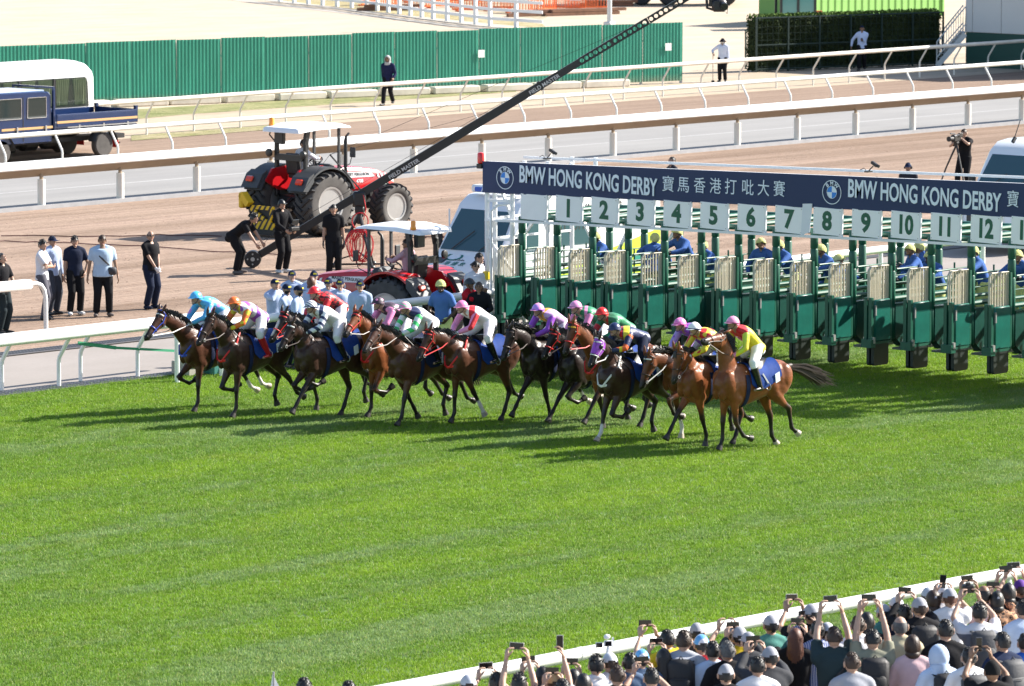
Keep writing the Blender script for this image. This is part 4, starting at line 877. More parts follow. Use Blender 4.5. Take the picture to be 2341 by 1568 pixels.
for sy in (-1, 1):
    Y = sy * .93
    for x0, x1, xt0, xt1 in ((2.42, 3.18, 2.42, 3.16), (3.42, 4.6, 3.42, 4.45)):
        b = MB(); b.hull([(x, y, z) for x, z in ((x0, 1.32), (x1, 1.32), (xt1, 1.92), (xt0, 1.92)) for y in (Y, Y + sy * .012)]); b.obj('side_window', glass_mat('lorry_glass', (.015, .025, .025), .05), lo_)
        b = MB(); w_ = [(x0, 1.32), (x1, 1.32), (xt1, 1.92), (xt0, 1.92)]
        for a, c in zip(w_, w_[1:] + w_[:1]): b.bar((a[0], Y + sy * .01, a[1]), (c[0], Y + sy * .01, c[1]), .02, .025, (0, 1, 0))
        b.obj('window_trim', CHR, lo_)
    for x in (2.25, 3.33, 3.35, 4.7): b = MB(); b.box((x, Y, 1.3), (.012, .012, 1.3)); b.obj('door_seam', BLK, lo_)
    for x in (2.45, 3.6): b = MB(); b.cbox((x, Y + sy * .03, .98), (.06, .04, .2), .01); b.obj('door_handle', CHR, lo_)
    b = MB(); b.hull([(x, y, z) for x, z in ((2.16, .98), (4.2, .98), (4.2, 1.05), (2.16, 1.05)) for y in (Y, Y + sy * .008)]); b.obj('tan_stripe', TANS, lo_)
    car_wheel(lo_, 0, sy * .78, .37, mat('rim_grey', (.33, .33, .32), .5, .3)); car_wheel(lo_, 4.2, sy * .82, .37, RIM)
    for x in (0, 4.2):
        b = MB(); pts = arc(.47, 170, 10, 10, (x, .40)); b.tube([(px_, Y * .9, pz) for px_, pz in pts], [(.16, .025)] * 11, 8, side=(0, 1, 0)); b.obj('mudguard', DGREY, lo_, 40)
    b = MB(); b.box((-.55, sy * .75, .36), (.03, .3, .22)); b.obj('mud_flap', mat('flap_red', (.55, .01, .01), .5), lo_)
    b = MB(); b.cbox((.35, Y * 1.01, 1.18), (3.3, .05, .38), .015); sd_ = b.obj('side_board', NB, lo_)
    b = MB(); b.hull([(x, y, z) for x, z in ((-1.3, 1.10), (2.0, 1.10), (2.0, 1.17), (-1.3, 1.17)) for y in (Y * 1.03 + sy * .001, Y * 1.045)]); b.obj('tan_stripe', TANS, sd_)
    for x in (-.9, .1, 1.1): b = MB(); b.box((x, Y * 1.03, .97), (.06, .05, .12)); b.obj('hinge', CHR, sd_)
    b = MB(); b.bar((-1.2, Y * 1.04, .97), (1.6, Y * 1.04, .97), .05, .035); b.bar((-1.2, Y * 1.04, .88), (1.6, Y * 1.04, .88), .05, .03); b.obj('bright_rail', CHR, sd_)
    b = MB(); b.box((2.06, sy * .88, 1.5), (.07, .07, 1.35)); b.obj('headboard_post', NB, lo_)
b = MB(); b.cbox((.35, 0, .90), (3.4, 1.8, .10), .01); b.obj('load_bed', mat('bed_blue', (.03, .04, .08), .6, var=.3), lo_)
b = MB(); b.bar((2.06, -.9, 2.18), (2.06, .9, 2.18), .06, .06); b.cbox((2.06, 0, 1.2), (.06, 1.8, .5), .01); b.obj('headboard', NB, lo_)
b = MB(); b.cbox((-1.34, 0, 1.18), (.06, 1.86, .40), .015); b.box((-1.34, -.86, 1.42), (.09, .1, .12)); b.box((-1.34, .86, 1.42), (.09, .1, .12)); b.obj('tailboard', NB, lo_)
b = MB(); b.box((-.8, .3, .36), (.35, .5, .05)); b.cbox((-1.05, -.6, .48), (.1, .5, .14), .02); b.obj('rear_bumper', BLK, lo_)
b = MB()
for z in (.25, .42, .6): b.bar((1.22, -.86, z), (1.55, -.86, z), .03, .03)
for x in (1.22, 1.55): b.bar((x, -.86, .2), (x, -.86, .8), .03, .03)
b.obj('side_step', mat('step_grey', (.3, .3, .3), .5, .5), lo_)
q = thing('hose_reel', 'grey coiled hose lying on the bed of the navy lorry', 'hose', (p.x - .4, p.y + .75, .95)); b = MB()
for k in range(4): b.tube([(.28 * math.cos(a), .28 * math.sin(a), .06 + k * .07) for a in (2 * math.pi * i / 18 for i in range(19))], .035, 6)
b.obj('coil', mat('hose_grey', (.4, .4, .38), .7), q, 40)
q = thing('fuel_can', 'small red can behind the cab of the navy lorry', 'can', (p.x - 1.85, p.y + .35, .95)); b = MB(); b.cbox((0, 0, .17), (.26, .2, .34), .04); b.obj('can_body', mat('can_red', (.5, .02, .02), .4), q); b = MB(); b.tube([(0, 0, .34), (.06, 0, .42)], .03, 6); b.obj('spout', BLK, q)
# bus
xr = atY(221, 180, 119.6).x; bus = thing('bus', 'white minibus with green curtains behind the navy lorry', 'bus', (xr, 120.65, 0), math.pi)
BUSW = mat('bus_white', (0.80, 0.80, 0.80), 0.3, coat=.3)
b = MB(); rings = []
def bsec(x, k, drop=0.0):
    hw = 1.03 * k
    return [(x, -hw * .98, .4), (x, -hw, .8), (x, -hw, 1.5), (x, -hw * .99, 2.28 - drop * .4), (x, -hw * .92, 2.52 - drop), (x, -hw * .7, 2.68 - drop), (x, -hw * .3, 2.75 - drop), (x, hw * .3, 2.75 - drop), (x, hw * .7, 2.68 - drop), (x, hw * .92, 2.52 - drop), (x, hw * .99, 2.28 - drop * .4), (x, hw, 1.5), (x, hw, .8), (x, hw * .98, .4)]
b.loft([bsec(-.02, .84, .25), bsec(.05, .93, .12), bsec(.2, .98, .04), bsec(.5, 1, 0), bsec(6.6, 1, 0), bsec(6.95, .9, .2)]); b.obj('body', BUSW, bus, 35)
CURT = mat('curtain_green', (0.42, 0.50, 0.26), 0.8, var=.15, scale=3); BGL = glass_mat('bus_glass', (0.03, 0.045, 0.035), 0.05, 0.35)
for sy in (-1, 1):
    b = MB(); b.hull([(x, y, z) for x, z in ((.32, 1.36), (6.2, 1.36), (6.2, 2.26), (.46, 2.26), (.36, 2.1)) for y in (sy * 1.028, sy * 1.034)]); b.obj('window_recess', mat('recess_dark', (.02, .024, .02), .6), bus)
    for i in range(4):
        x0 = .40 + i * 1.42; x1 = x0 + 1.34
        b = MB(); n_ = 60
        vs = []
        for j in range(n_ + 1):
            u_ = j / n_; x = x0 + .05 + u_ * (x1 - x0 - .1); 
            for z, pull in ((2.22, 0), (1.44, .3)):
                c_ = .25 if u_ < .5 else .8; xx = x + (c_ * (x1 - x0) + x0 - x) * pull * (1 if 0.08 < u_ < .92 else .2); vs.append((xx, sy * (1.052 + .014 * math.sin(j * 1.6)), z))
        fs = [(2 * j, 2 * j + 2, 2 * j + 3, 2 * j + 1) for j in range(n_) if not (26 < j < 33)]
        b.add(vs, fs); b.obj('curtain', CURT, bus, 80)
        b = MB(); b.hull([(x, y, z) for x, z in ((x0, 1.38), (x1, 1.38), (x1, 2.24), (x0, 2.24)) for y in (sy * 1.072, sy * 1.078)]); b.obj('window', BGL, bus)
        b = MB(); b.box((x1 + .04, sy * 1.06, 1.81), (.07, .05, .9)); b.obj('window_pillar', BLK, bus)
    for x in (1.4, 5.6): car_wheel(bus, x, sy * .9, .38)
b = MB(); b.cbox((-.02, 0, 1.65), (.03, 1.3, .7), .01); b.obj('rear_window', VGL, bus)
for sy in (-1, 1): b = MB(); b.cbox((.0, sy * .72, .95), (.06, .16, .3), .02); b.obj('tail_light', LAMPR, bus)

# ================================================================== camera crane
pv = at(822, 611); cr = thing('camera_crane', 'long black camera crane on a tripod reaching up across the dirt', 'camera crane', (pv.x, pv.y, 0), math.atan2(_rt[1], _rt[0]))
CB = mat('crane_black', (0.014, 0.014, 0.016), 0.4, var=.2); REDC = mat('cable_scarlet', (0.55, 0.02, 0.03), 0.5); CTX = mat('crane_lettering', (.6, .6, .6), .5)
sP = FPX / np.dot(_fw, np.array([pv.x, pv.y, 1.5]) - CAM); ang = math.atan(0.603)
d = Vector((math.cos(ang), 0, math.sin(ang))); nrm_ = Vector((-math.sin(ang), 0, math.cos(ang))); PZ = (611 - 445) / sP / .994
pvt = Vector((0, 0, PZ)); mpp = 1 / (sP * math.cos(ang))
along = lambda px: pvt + d * ((px - 822) * mpp)
def box_beam(px0, px1, h0, h1, nm='boom_section'):
    b = MB(); a, c = along(px0), along(px1)
    b.loft([[a + nrm_ * (u * h0 / 2) + Vector((0, v * h0 * .42, 0)) for u, v in ((-1, -1), (-1, 1), (1, 1), (1, -1))], [c + nrm_ * (u * h1 / 2) + Vector((0, v * h1 * .42, 0)) for u, v in ((-1, -1), (-1, 1), (1, 1), (1, -1))]]); return b.obj(nm, CB, cr)
box_beam(590, 900, .17, .19); box_beam(900, 1235, .205, .19); box_beam(1235, 1325, .175, .165)
def holed(px0, px1, h, nh):
    a, c = along(px0), along(px1); L_ = (c - a).length; b = MB(); cell = L_ / nh; r = h * .33
    for sy in (-1, 1):
        for i in range(nh):
            o = a + d * (cell * (i + .5)); K = 16; vs = []
            for k_ in range(K):
                an = 2 * math.pi * k_ / K; cx, cz = math.cos(an), math.sin(an); m_ = max(abs(cx) / (cell / 2), abs(cz) / (h / 2))
                vs.append(o + d * (cx * r) + nrm_ * (cz * r) + Vector((0, sy * h * .4, 0))); vs.append(o + d * (cx / m_) + nrm_ * (cz / m_) + Vector((0, sy * h * .4, 0)))
            b.add(vs, [(2 * k_, 2 * k_ + 1, 2 * ((k_ + 1) % K) + 1, 2 * ((k_ + 1) % K)) for k_ in range(K)])
    for sg in (-1, 1): b.bar(a + nrm_ * (sg * h / 2), c + nrm_ * (sg * h / 2), h * .86, .02, nrm_)
    b.obj('boom_section', CB, cr)
for px0, px1, h in ((1325, 1397, .16), (1400, 1478, .155), (1482, 1560, .15), (1563, 1640, .145)): holed(px0, px1, h, 7); box_beam(px1 - 1.5, px1 + 3, h * 1.1, h * 1.1, 'boom_joint')
for px in (900, 1235, 760): box_beam(px - 3, px + 3, .225, .225, 'boom_joint')
e_ = along(578); b = MB(); b.lathe([(.19, -.16), (.2, -.14), (.2, .14), (.19, .16), (.0, .16), (0, -.16)], e_, (0, 1, 0), 28); b.obj('counterweight', CB, cr, 40)
b = MB(); b.lathe([(.05, -.17), (.05, -.15)], e_, (0, 1, 0), 12); 
for k in range(4): b.lathe([(.02, -.172), (.02, -.15)], e_ + Vector((.12 * math.cos(k * 1.57), 0, .12 * math.sin(k * 1.57))), (0, 1, 0), 8)
b.obj('weight_bolts', STEEL, cr)
for px0, px1 in ((893, 945), (1214, 1265)):
    c_ = (along(px0 - 55) + along(px1 - 55)) / 2
    o = text('lettering', 'FIELD MASTER', .13, CTX, cr, along((px0 + px1) / 2 + 4) + Vector((0, -.10, 0)) - nrm_ * .02, (0, -ang, 0), .001)
mast = along(762) + Vector((0, 0, .1)); b = MB(); b.tube([pvt + Vector((0.05, -.05, .1)), Vector(((755 - 822) / sP, -.05, (611 - 352) / sP))], .022, 6); b.obj('cable_mast', CB, cr); mtop = Vector(((755 - 822) / sP, -.05, (611 - 352) / sP))
b = MB(); b.tube([e_, mtop, along(1440) + nrm_ * .08], .006, 4); b.tube([mtop, along(1120) + nrm_ * .1], .005, 4); b.tube([along(600) + nrm_ * .25, along(1200) + nrm_ * .11], .006, 4); b.obj('stay_wires', CB, cr)
b = MB(); b.cbox(pvt + Vector((0, 0, -.1)), (.3, .3, .36), .04); b.tube([pvt + Vector((0, 0, -.25)), Vector((0, 0, PZ - .7))], .06, 10); b.cbox(Vector((0, 0, PZ - .35)), (.22, .26, .2), .03); b.obj('pivot_head', CB, cr, 40)
for k in range(3):
    a = R(-60 + 120 * k); b = MB(); f = Vector((.62 * math.cos(a), .62 * math.sin(a), 0.05)); b.tube([(0, 0, PZ - .45), f * .5 + Vector((0, 0, (PZ - .45) * .5)), f], [.045, .035, .025], 8); b.tube([f * .9 + Vector((0, 0, .12)), (0, 0, .35)], .018, 6); b.cbox(f, (.14, .14, .1), .03); b.obj('leg', CB, cr, 40)
b = MB(); b.tube([(-.5, -.3, .1), (.6, -.2, .1)], .025, 6); b.obj('spreader', CB, cr)
cc = thing('cable_coil', 'red cables coiled and hanging from the crane tripod', 'cable coil', (pv.x, pv.y, 0), cr.rotation_euler[2]); r_ = random.Random(5)
b = MB()
for k in range(16):
    c_ = Vector((r_.uniform(-.16, .12), -.2 + r_.uniform(-.05, .08), .52 + r_.uniform(-.05, .05))); rx, rz_ = r_.uniform(.14, .22), r_.uniform(.28, .42)
    b.tube([c_ + Vector((rx * math.cos(q) * (1 + .2 * math.sin(q)), .03 * math.sin(3 * q), rz_ * math.sin(q))) for q in (2 * math.pi * i / 18 for i in range(19))], .010, 5)
b.obj('red_loops', REDC, cc, 60)
b = MB(); b.tube([Vector((.02 + .19 * math.cos(q), -.2, 1.12 + .2 * math.sin(q))) for q in (2 * math.pi * i / 20 for i in range(21))], .016, 5); b.tube([(.1, -.15, PZ), (.16, -.2, 1.4), (.1, -.2, 1.15)], .012, 5); b.obj('upper_loop', REDC, cc, 60)
# remote camera head hanging from the boom tip
tp = along(1575); b = MB(); b.tube([along(1560), along(1630), along(1650) + Vector((0, 0, -.3))], .05, 8); b.obj('tip_arm', CB, cr)
hp = Vector(((1640 - 822) / sP, 0, 0)); hp.z = (611 - 10) / sP; b = MB(); b.cbox(hp + Vector((.02, 0, -.02)), (.34, .3, .3), .05); b.tube([hp + Vector((.1, -.1, 0)), hp + Vector((.14, -.34, -.04))], .09, 12); b.cbox(hp + Vector((-.16, 0, .1)), (.12, .1, .3), .02); b.tube([hp + Vector((-.28, 0, .25)), hp + Vector((-.26, 0, -.08)), hp + Vector((-.05, 0, -.14))], .035, 8); b.obj('camera_head', CB, cr, 40)
b = MB(); b.tube([hp + Vector((.1, -.3, -.1)), hp + Vector((.2, -.3, -.2)), hp + Vector((.22, -.2, 0))], .01, 5); b.tube([hp + Vector((-.28, 0, .2)), hp + Vector((-.2, 0, .6)), along(1600)], .03, 6); b.obj('head_bracket', CB, cr)
# ================================================================== people: one skin round a posed skeleton, clothes and head-wear as children
V3 = Vector
def ik(a, t, l1, l2, pole):
    a, t, pole = V3(a), V3(t), V3(pole); d = t - a; L = d.length; mx = (l1 + l2) * .998
    if L > mx: t = a + d * (mx / L); d = t - a; L = mx
    dh = d / L; k = (l1 * l1 - l2 * l2 + L * L) / (2 * L); h = math.sqrt(max(0, l1 * l1 - k * k)); pp = pole - dh * pole.dot(dh)
    if pp.length < 1e-4: pp = dh.orthogonal()
    return a + dh * k + pp.normalized() * h, t
def head_mb():
    b = MB(); nu, nv = 22, 16; b.ball((0, 0, 0), (.074, .093, .112), nu, nv); o = []
    for x, y, z in b.v:
        k = max(0, -z / .112)
        x *= 1 - .30 * k * k; 
        if y > 0: y *= 1 - .06 * k; x *= 1 - .08 * (y / .093)
        if y < 0 and z < -.03: y *= 1 - .35 * min(1, (-z - .03) / .07)
        o.append((x, y, z))
    b.v = o
    b.hull([(0, .088, .028), (-.008, .085, .02), (.008, .085, .02), (-.015, .088, -.022), (.015, .088, -.022), (0, .116, -.018), (0, .09, -.03)])
    for s in (-1, 1):
        b.ball((s * .082, -.010, -.002), (.013, .024, .036), 8, 6); b.ball((s * .030, .079, .017), (.014, .011, .007), 8, 6, mi=1); b.hull([(s * .014, .088, .036), (s * .048, .074, .038), (s * .047, .076, .045), (s * .016, .090, .043), (s * .03, .07, .04)], mi=1)
    b.ball((0, .082, -.054), (.025, .012, .008), 10, 6, mi=2); b.ball((0, .062, -.088), (.030, .026, .024), 10, 6); return b
def hand_mb(b, wr, dr, nrm, side, curl, mi=3):
    """palm, four unequal fingers and a thumb; dr = along the hand, nrm = out of the palm"""
    dr = V3(dr).normalized(); nrm = V3(nrm); nrm = (nrm - dr * nrm.dot(dr)).normalized(); sd = dr.cross(nrm) * side; wr = V3(wr)
    b.tube([wr - dr * .02, wr + dr * .02, wr + dr * .055, wr + dr * .095], [(.027, .022), (.036, .020), (.042, .018), (.040, .013)], 10, side=sd, mi=mi)
    for i, L in enumerate((.070, .080, .074, .058)):
        p = wr + dr * .088 + sd * (.030 - .020 * i); c1, c2 = curl * .55, curl * 1.15
        q = p + (dr * math.cos(c1) + nrm * math.sin(c1)) * L * .52; r_ = q + (dr * math.cos(c2) + nrm * math.sin(c2)) * L * .5
        b.tube([p, q, r_], [.0100, .0092, .0070], 6, mi=mi, round_ends=True)
    p = wr + dr * .03 + sd * .034; q = p + (dr * .7 + sd * .75 + nrm * .25 * curl).normalized() * .042; r_ = q + (dr * .95 + sd * .15 + nrm * .6 * curl).normalized() * .034
    b.tube([p, q, r_], [.0135, .0115, .0085], 6, mi=mi, round_ends=True)
POSES = {}
def pose(name, **k): POSES[name] = k
def build_pose(name, sleeve='long'):
    key = (name, sleeve)
    if key in BUILT: return BUILT[key]
    k = POSES[name]; wd = k.get('wide', 1.0); P = V3(k.get('pel', (0, 0, .95))); ln = R(k.get('lean', 0)); tw = R(k.get('roll', 0)); TL = k.get('torso', .50)
    T = V3((math.sin(tw), math.sin(ln) * math.cos(tw), math.cos(ln) * math.cos(tw))); X = V3((1, 0, 0)); X = (X - T * X.dot(T)).normalized()
    Nk = P + T * TL; cv = k.get('curve', 0.0); Fd = X.cross(T) * -1; Fd = T.cross(X)
    up = lambda u: P + T * u + Fd * (cv * -4 * (u / TL) * (1 - u / TL) if 0 < u < TL else 0)
    hn, hp = R(k.get('yaw', 0)), R(k.get('pitch', 0)); nl = R(k.get('neck', k.get('lean', 0) * .6)); nd = V3((0, math.sin(nl), math.cos(nl)))
    Hc = Nk + nd * .152 + V3((0, .018, 0)); HR = Euler((-hp, 0, hn), 'XYZ').to_matrix(); HR = Matrix.Rotation(hn, 3, 'Z') @ Matrix.Rotation(-hp, 3, 'X')
    sh = {s: Nk - T * .062 + X * (s * .182 * wd) for s in (-1, 1)}
    hand = {-1: k.get('hl', (-.25, .05, .80)), 1: k.get('hr', (.25, .05, .80))}; epole = {-1: k.get('el', (-.3, -1, 0)), 1: k.get('er', (.3, -1, 0))}
    an = {-1: k.get('al', (-.10, 0, .09)), 1: k.get('ar', (.10, 0, .09))}; kpole = k.get('kp', (0, 1, 0)); kx = k.get('kx', 0)
    el, wr, kn, ak, hp_ = {}, {}, {}, {}, {}
    for s in (-1, 1):
        el[s], wr[s] = ik(sh[s], hand[s], .29, .255, epole[s]); hp_[s] = P + X * (s * .088 * wd) - T * .03
        kn[s], ak[s] = ik(hp_[s], an[s], .435, .43, V3(kpole) + V3((s * kx, 0, 0)))
    toe = {s: V3((s * k.get('out', .2), 1, k.get('toez', 0))).normalized() for s in (-1, 1)}
    def torso(b, g, lo=-.10, hi=.52, bw=1.0):
        prof = [(-.12, .13, .095), (-.06, .165, .115), (.04, .162, .112), (.16, .148, .098), (.28, .162, .112), (.38, .168, .112), (.44, .160, .100), (.485, .118, .080), (.52, .066, .062)]
        if g > .019: prof = [(-.10, .178, .126), (-.05, .172, .120)] + prof[2:]
        prof = [q for q in prof if lo <= q[0] * 1.0 <= hi]; f = TL / .5
        b.tube([up(q[0] * f) + Fd * (.02 * (bw - 1) * 5) for q in prof], [(q[1] * wd + g, q[2] * (1 + (wd - 1) * 1.6) * bw + g) for q in prof], 20, side=X, round_ends=not g)
    belly = k.get('belly', 1.0); b = MB(); torso(b, 0)
    def traps(b, g):
        for s in (-1, 1): b.tube([Nk + nd * .035, Nk.lerp(sh[s], .45) + T * .022, sh[s] + T * .012], [.050 + g * .4, .052 + g, .050 + g], 10, round_ends=True)
    traps(b, 0)
    for s in (-1, 1):
        b.tube([sh[s], sh[s] * .5 + el[s] * .5, el[s], el[s] * .6 + wr[s] * .4, wr[s]], [.055, .046, .040, .038, .027], 10, round_ends=True)
        b.tube([hp_[s], hp_[s] * .5 + kn[s] * .5, kn[s], kn[s] * .6 + ak[s] * .4, ak[s]], [.090, .078, .055, .056, .038], 12, round_ends=True)
        b.tube([ak[s] + toe[s] * -.04 + V3((0, 0, -.05)), ak[s] + toe[s] * .15 + V3((0, 0, -.06))], [.038, .03], 8, round_ends=True)
    b.tube([Nk - nd * .06, Nk + nd * .04, Hc - nd * .06], [.062, .052, .052], 12, round_ends=True)
    body = remesh(b, .020, 'body', 4)
    ex = head_mb(); ex.v = [tuple(HR @ V3(p) + Hc) for p in ex.v]
    for s in (-1, 1):
        hd = k.get('hdl' if s < 0 else 'hdr'); d_ = V3(hd) if hd else (wr[s] - el[s]); nn = V3(k.get('hnl' if s < 0 else 'hnr', (-s, 0, 0))); hand_mb(ex, wr[s], d_, nn, -s if k.get('flip') else s, k.get('curl', .5))
    body = join_mb(body, ex)
    sleeves = []
    b = MB(); torso(b, .020, -.13, .49, belly)
    hl = sh
    traps(b, .016); b.ball(Nk - T * .045 - Fd * .012, (.095, .095, .075), 14, 10); b.ball(Nk - T * .11 - Fd * .03, (.10, .09, .09), 14, 10)
    for s in (-1, 1): b.ball(sh[s], .070, 12, 8)
    for s in (-1, 1):
        q = MB() if sleeve == 'silk' else b
        if sleeve == 'short': e2 = sh[s].lerp(el[s], .72); q.tube([sh[s], e2], [.070, .066], 12, round_ends=False)
        else: q.tube([sh[s], sh[s].lerp(el[s], .5), el[s], el[s].lerp(wr[s], .5), wr[s].lerp(el[s], .04)], [.072, .065, .058, .052, .042], 12, round_ends=False)
        if sleeve == 'silk': sleeves.append(remesh(q, .020, 'sleeve', 2))
    shirt = remesh(b, .020, 'shirt', 3)
    b = MB()
    for s in (-1, 1): b.tube([hp_[s] + T * .05, hp_[s] * .5 + kn[s] * .5, kn[s], kn[s].lerp(ak[s], .12 if k.get('boots') else .5), kn[s].lerp(ak[s], .22 if k.get('boots') else 1)], [.118, .106, .086, .080, .074] if not k.get('boots') else [.112, .098, .076, .070, .062], 14)
    torso(b, .018, -.13, .05, 1 + (belly - 1) * .6); b.ball(P - T * .125, (.125 * wd, .115 * (1 + (wd - 1) * 1.5), .10), 14, 10); tro = remesh(b, .020, 'trousers', 3)
    shoes = []
    for s in (-1, 1):
        b = MB(); f = toe[s]; a = ak[s]; sd = f.cross(V3((0, 0, 1))).normalized(); dn = f.cross(sd).normalized() if False else V3((0, 0, -1))
        base = a + dn * .050; b.tube([base - f * .075, base - f * .035, base + f * .07, base + f * .16, base + f * .205], [(.034, .034), (.046, .046), (.050, .042), (.050, .034), (.034, .022)], 12, side=sd); b.tube([a + dn * .05, a + V3((0, 0, .02))], [.045, .046], 10)
        shoes.append(b.mesh('shoe', [None], 60))
    boots = []
    if k.get('boots'):
        for s in (-1, 1):
            b = MB(); f = toe[s]; a = ak[s]; up_ = (kn[s] - a).normalized(); b.tube([a - up_ * .05, a, a.lerp(kn[s], .35), a.lerp(kn[s], .8)], [.05, .05, .062, .070], 12); base = a - up_ * .055; sd = f.cross(up_); b.tube([base - f * .06, base, base + f * .1, base + f * .17], [(.03, .03), (.04, .04), (.04, .03), (.025, .018)], 10, side=sd); boots.append(b.mesh('boot', [None], 60))
    r = dict(body=body, shirt=shirt, trousers=tro, shoes=boots or shoes, sleeves=sleeves, HR=HR, Hc=Hc, T=T, P=P, Nk=Nk, wr=wr, el=el, X=X, Fd=Fd, up=up)
    for me in [shirt, tro] + sleeves: me.materials.append(None)
    for _ in range(4): body.materials.append(None)
    BUILT[key] = r; return r
BUILT = {}
# --- head-wear and hair, in head space
HW = {}
def shell(f, keep, n=(24, 18), jit=0.0, seed=1):
    b = MB(); b.ball((0, 0, 0), f, *n); r_ = random.Random(seed)
    if jit: b.v = [tuple(c * (1 + r_.uniform(-jit, jit)) for c in p) for p in b.v]
    fs = []
    for q in b.f:
        c = [sum(b.v[i][a] for i in q) / 4 for a in range(3)]
        if keep(*c): fs.append(q)
    b.f = fs; b.mi = [0] * len(fs); return b
def hairline(y): return .052 + (y - .09) * (.10 / .09) * .55 if y > 0 else -.003 + y * .55
def headwear(kind):
    if kind in HW: return HW[kind]
    b = MB(); sm = 60
    if kind == 'short':
        b = shell((.082, .100, .121), lambda x, y, z: z > hairline(y), jit=.03); r_ = random.Random(14)
        for i in range(90):
            th, ph = r_.uniform(0, 1.6), r_.uniform(0, 6.28); p = V3((.082 * math.sin(th) * math.cos(ph), .10 * math.sin(th) * math.sin(ph), .121 * math.cos(th)))
            if p.z > hairline(p.y) + .01: b.tube([p * .985, p * 1.035 + V3((r_.uniform(-.014, .014), r_.uniform(-.008, .02), r_.uniform(-.010, .002)))], [.012, .004], 5)
    elif kind == 'flat': b = shell((.080, .098, .117), lambda x, y, z: z > hairline(y), jit=.02)
    elif kind == 'spiky':
        b = shell((.086, .103, .126), lambda x, y, z: z > hairline(y), jit=.05, seed=3); r_ = random.Random(4)
        for i in range(70):
            th, ph = r_.uniform(0, 1.15), r_.uniform(0, 6.28); p = V3((.085 * math.sin(th) * math.cos(ph), .10 * math.sin(th) * math.sin(ph), .122 * math.cos(th)))
            if p.z > hairline(p.y): d = p.normalized(); b.tube([p * .97, p + d * .022 + V3((r_.uniform(-.012, .012), r_.uniform(-.012, .012), 0))], [.012, .003], 5)
    elif kind == 'balding': b = shell((.079, .097, .116), lambda x, y, z: hairline(y) - .01 < z < .055 - max(0, y) * .6, jit=.02)
    elif kind == 'bob': b = shell((.090, .106, .128), lambda x, y, z: z > min(hairline(y), .06) or y < .01, jit=.02); b.ball((0, -.03, -.09), (.085, .075, .06), 14, 8)
    elif kind == 'long':
        b = shell((.088, .104, .126), lambda x, y, z: z > min(hairline(y), .06) or y < .0, jit=.02)
        b.tube([(0, -.06, .02), (0, -.088, -.10), (0, -.10, -.22), (0, -.095, -.34)], [(.082, .05), (.090, .045), (.085, .04), (.05, .02)], 14, side=(1, 0, 0)); r_ = random.Random(8)
        for i in range(26): a = r_.uniform(-1, 1); b.tube([(a * .075, -.07 - .035 * (1 - a * a), .02), (a * .088, -.09 - .04 * (1 - a * a), -.15), (a * .08 + r_.uniform(-.02, .02), -.10 - .03 * (1 - a * a), -.36)], [.012, .013, .004], 5)
    elif kind == 'tied': b = shell((.083, .101, .122), lambda x, y, z: z > hairline(y) or y < -.03, jit=.02); b.ball((0, -.115, .02), (.035, .035, .035), 10, 8); b.tube([(0, -.13, .02), (0, -.15, -.06), (0, -.13, -.16)], [.025, .03, .008], 8)
    elif kind == 'cap':
        b = shell((.088, .106, .125), lambda x, y, z: z > .020 and not (y < -.085 and z < .050 and abs(x) < .035))
        pts = [(-.078, .072), (-.07, .12), (-.045, .158), (0, .172), (.045, .158), (.07, .12), (.078, .072)]
        b.hull([(x, y, .036 - 1.6 * x * x - (y - .07) * .18 + dz) for x, y in pts for dz in (0, .006)]); 
    elif kind == 'helmet':
        b = shell((.108, .128, .128), lambda x, y, z: z > -.002 - (.018 if y < 0 else 0)); b.lathe([(.0, 0), (.0, 0)], (0, 0, 0), n=4) if False else None
        pts = [(-.085, .085), (-.07, .145), (-.03, .172), (.03, .172), (.07, .145), (.085, .085)]; b.hull([(x, y, .012 - (y - .085) * .28 - 1.5 * x * x + dz) for x, y in pts for dz in (0, .009)])
        b.ball((0, 0, .128), (.012, .012, .006), 8, 4)
    elif kind == 'helmet_band': b.tube([(.110 * math.cos(a), .130 * math.sin(a), .008) for a in (2 * math.pi * i / 28 for i in range(29))], [(.012, .004)] * 29, 6, side=(0, 0, 1))
    elif kind == 'chin_strap': b.tube([(-.095, .02, .01), (-.078, .035, -.06), (-.03, .06, -.112), (0, .068, -.122), (.03, .06, -.112), (.078, .035, -.06), (.095, .02, .01)], .006, 5)
    elif kind == 'skull_cap':
        b = shell((.105, .126, .128), lambda x, y, z: z > .0 - (.03 if y < -.02 else 0), jit=.018, seed=9); pts = [(-.06, .10), (-.04, .142), (.04, .142), (.06, .10)]; b.hull([(x, y, .018 - (y - .1) * .2 + dz) for x, y in pts for dz in (0, .01)])
        for i in range(7): a = i * .9; b.tube([(.106 * math.sin(th) * math.cos(a), .127 * math.sin(th) * math.sin(a), .129 * math.cos(th)) for th in (.05, .5, 1.0, 1.45)], .004, 4)
    elif kind == 'beanie': b = shell((.090, .107, .130), lambda x, y, z: z > -.03 + max(0, y) * .6, jit=.012)
    elif kind == 'bucket': b = shell((.092, .108, .128), lambda x, y, z: z > .02); b.lathe([(.095, .03), (.155, -.02), (.158, -.016), (.10, .04)], (0, 0, 0), n=24, closed=True)
    elif kind == 'hood':
        b = shell((.112, .128, .145), lambda x, y, z: not (y > .045 and z < .085), jit=.008); b.tube([(0, -.02, -.08), (0, -.03, -.15), (0, -.04, -.20)], [(.105, .115), (.125, .12), (.16, .12)], 18, side=(1, 0, 0)); b.tube([(.085 * math.cos(a), .062 + .02 * math.sin(a), -.02 + .115 * math.sin(a)) for a in (2 * math.pi * i / 24 for i in range(25))], .012, 6)
    elif kind == 'sunglasses':
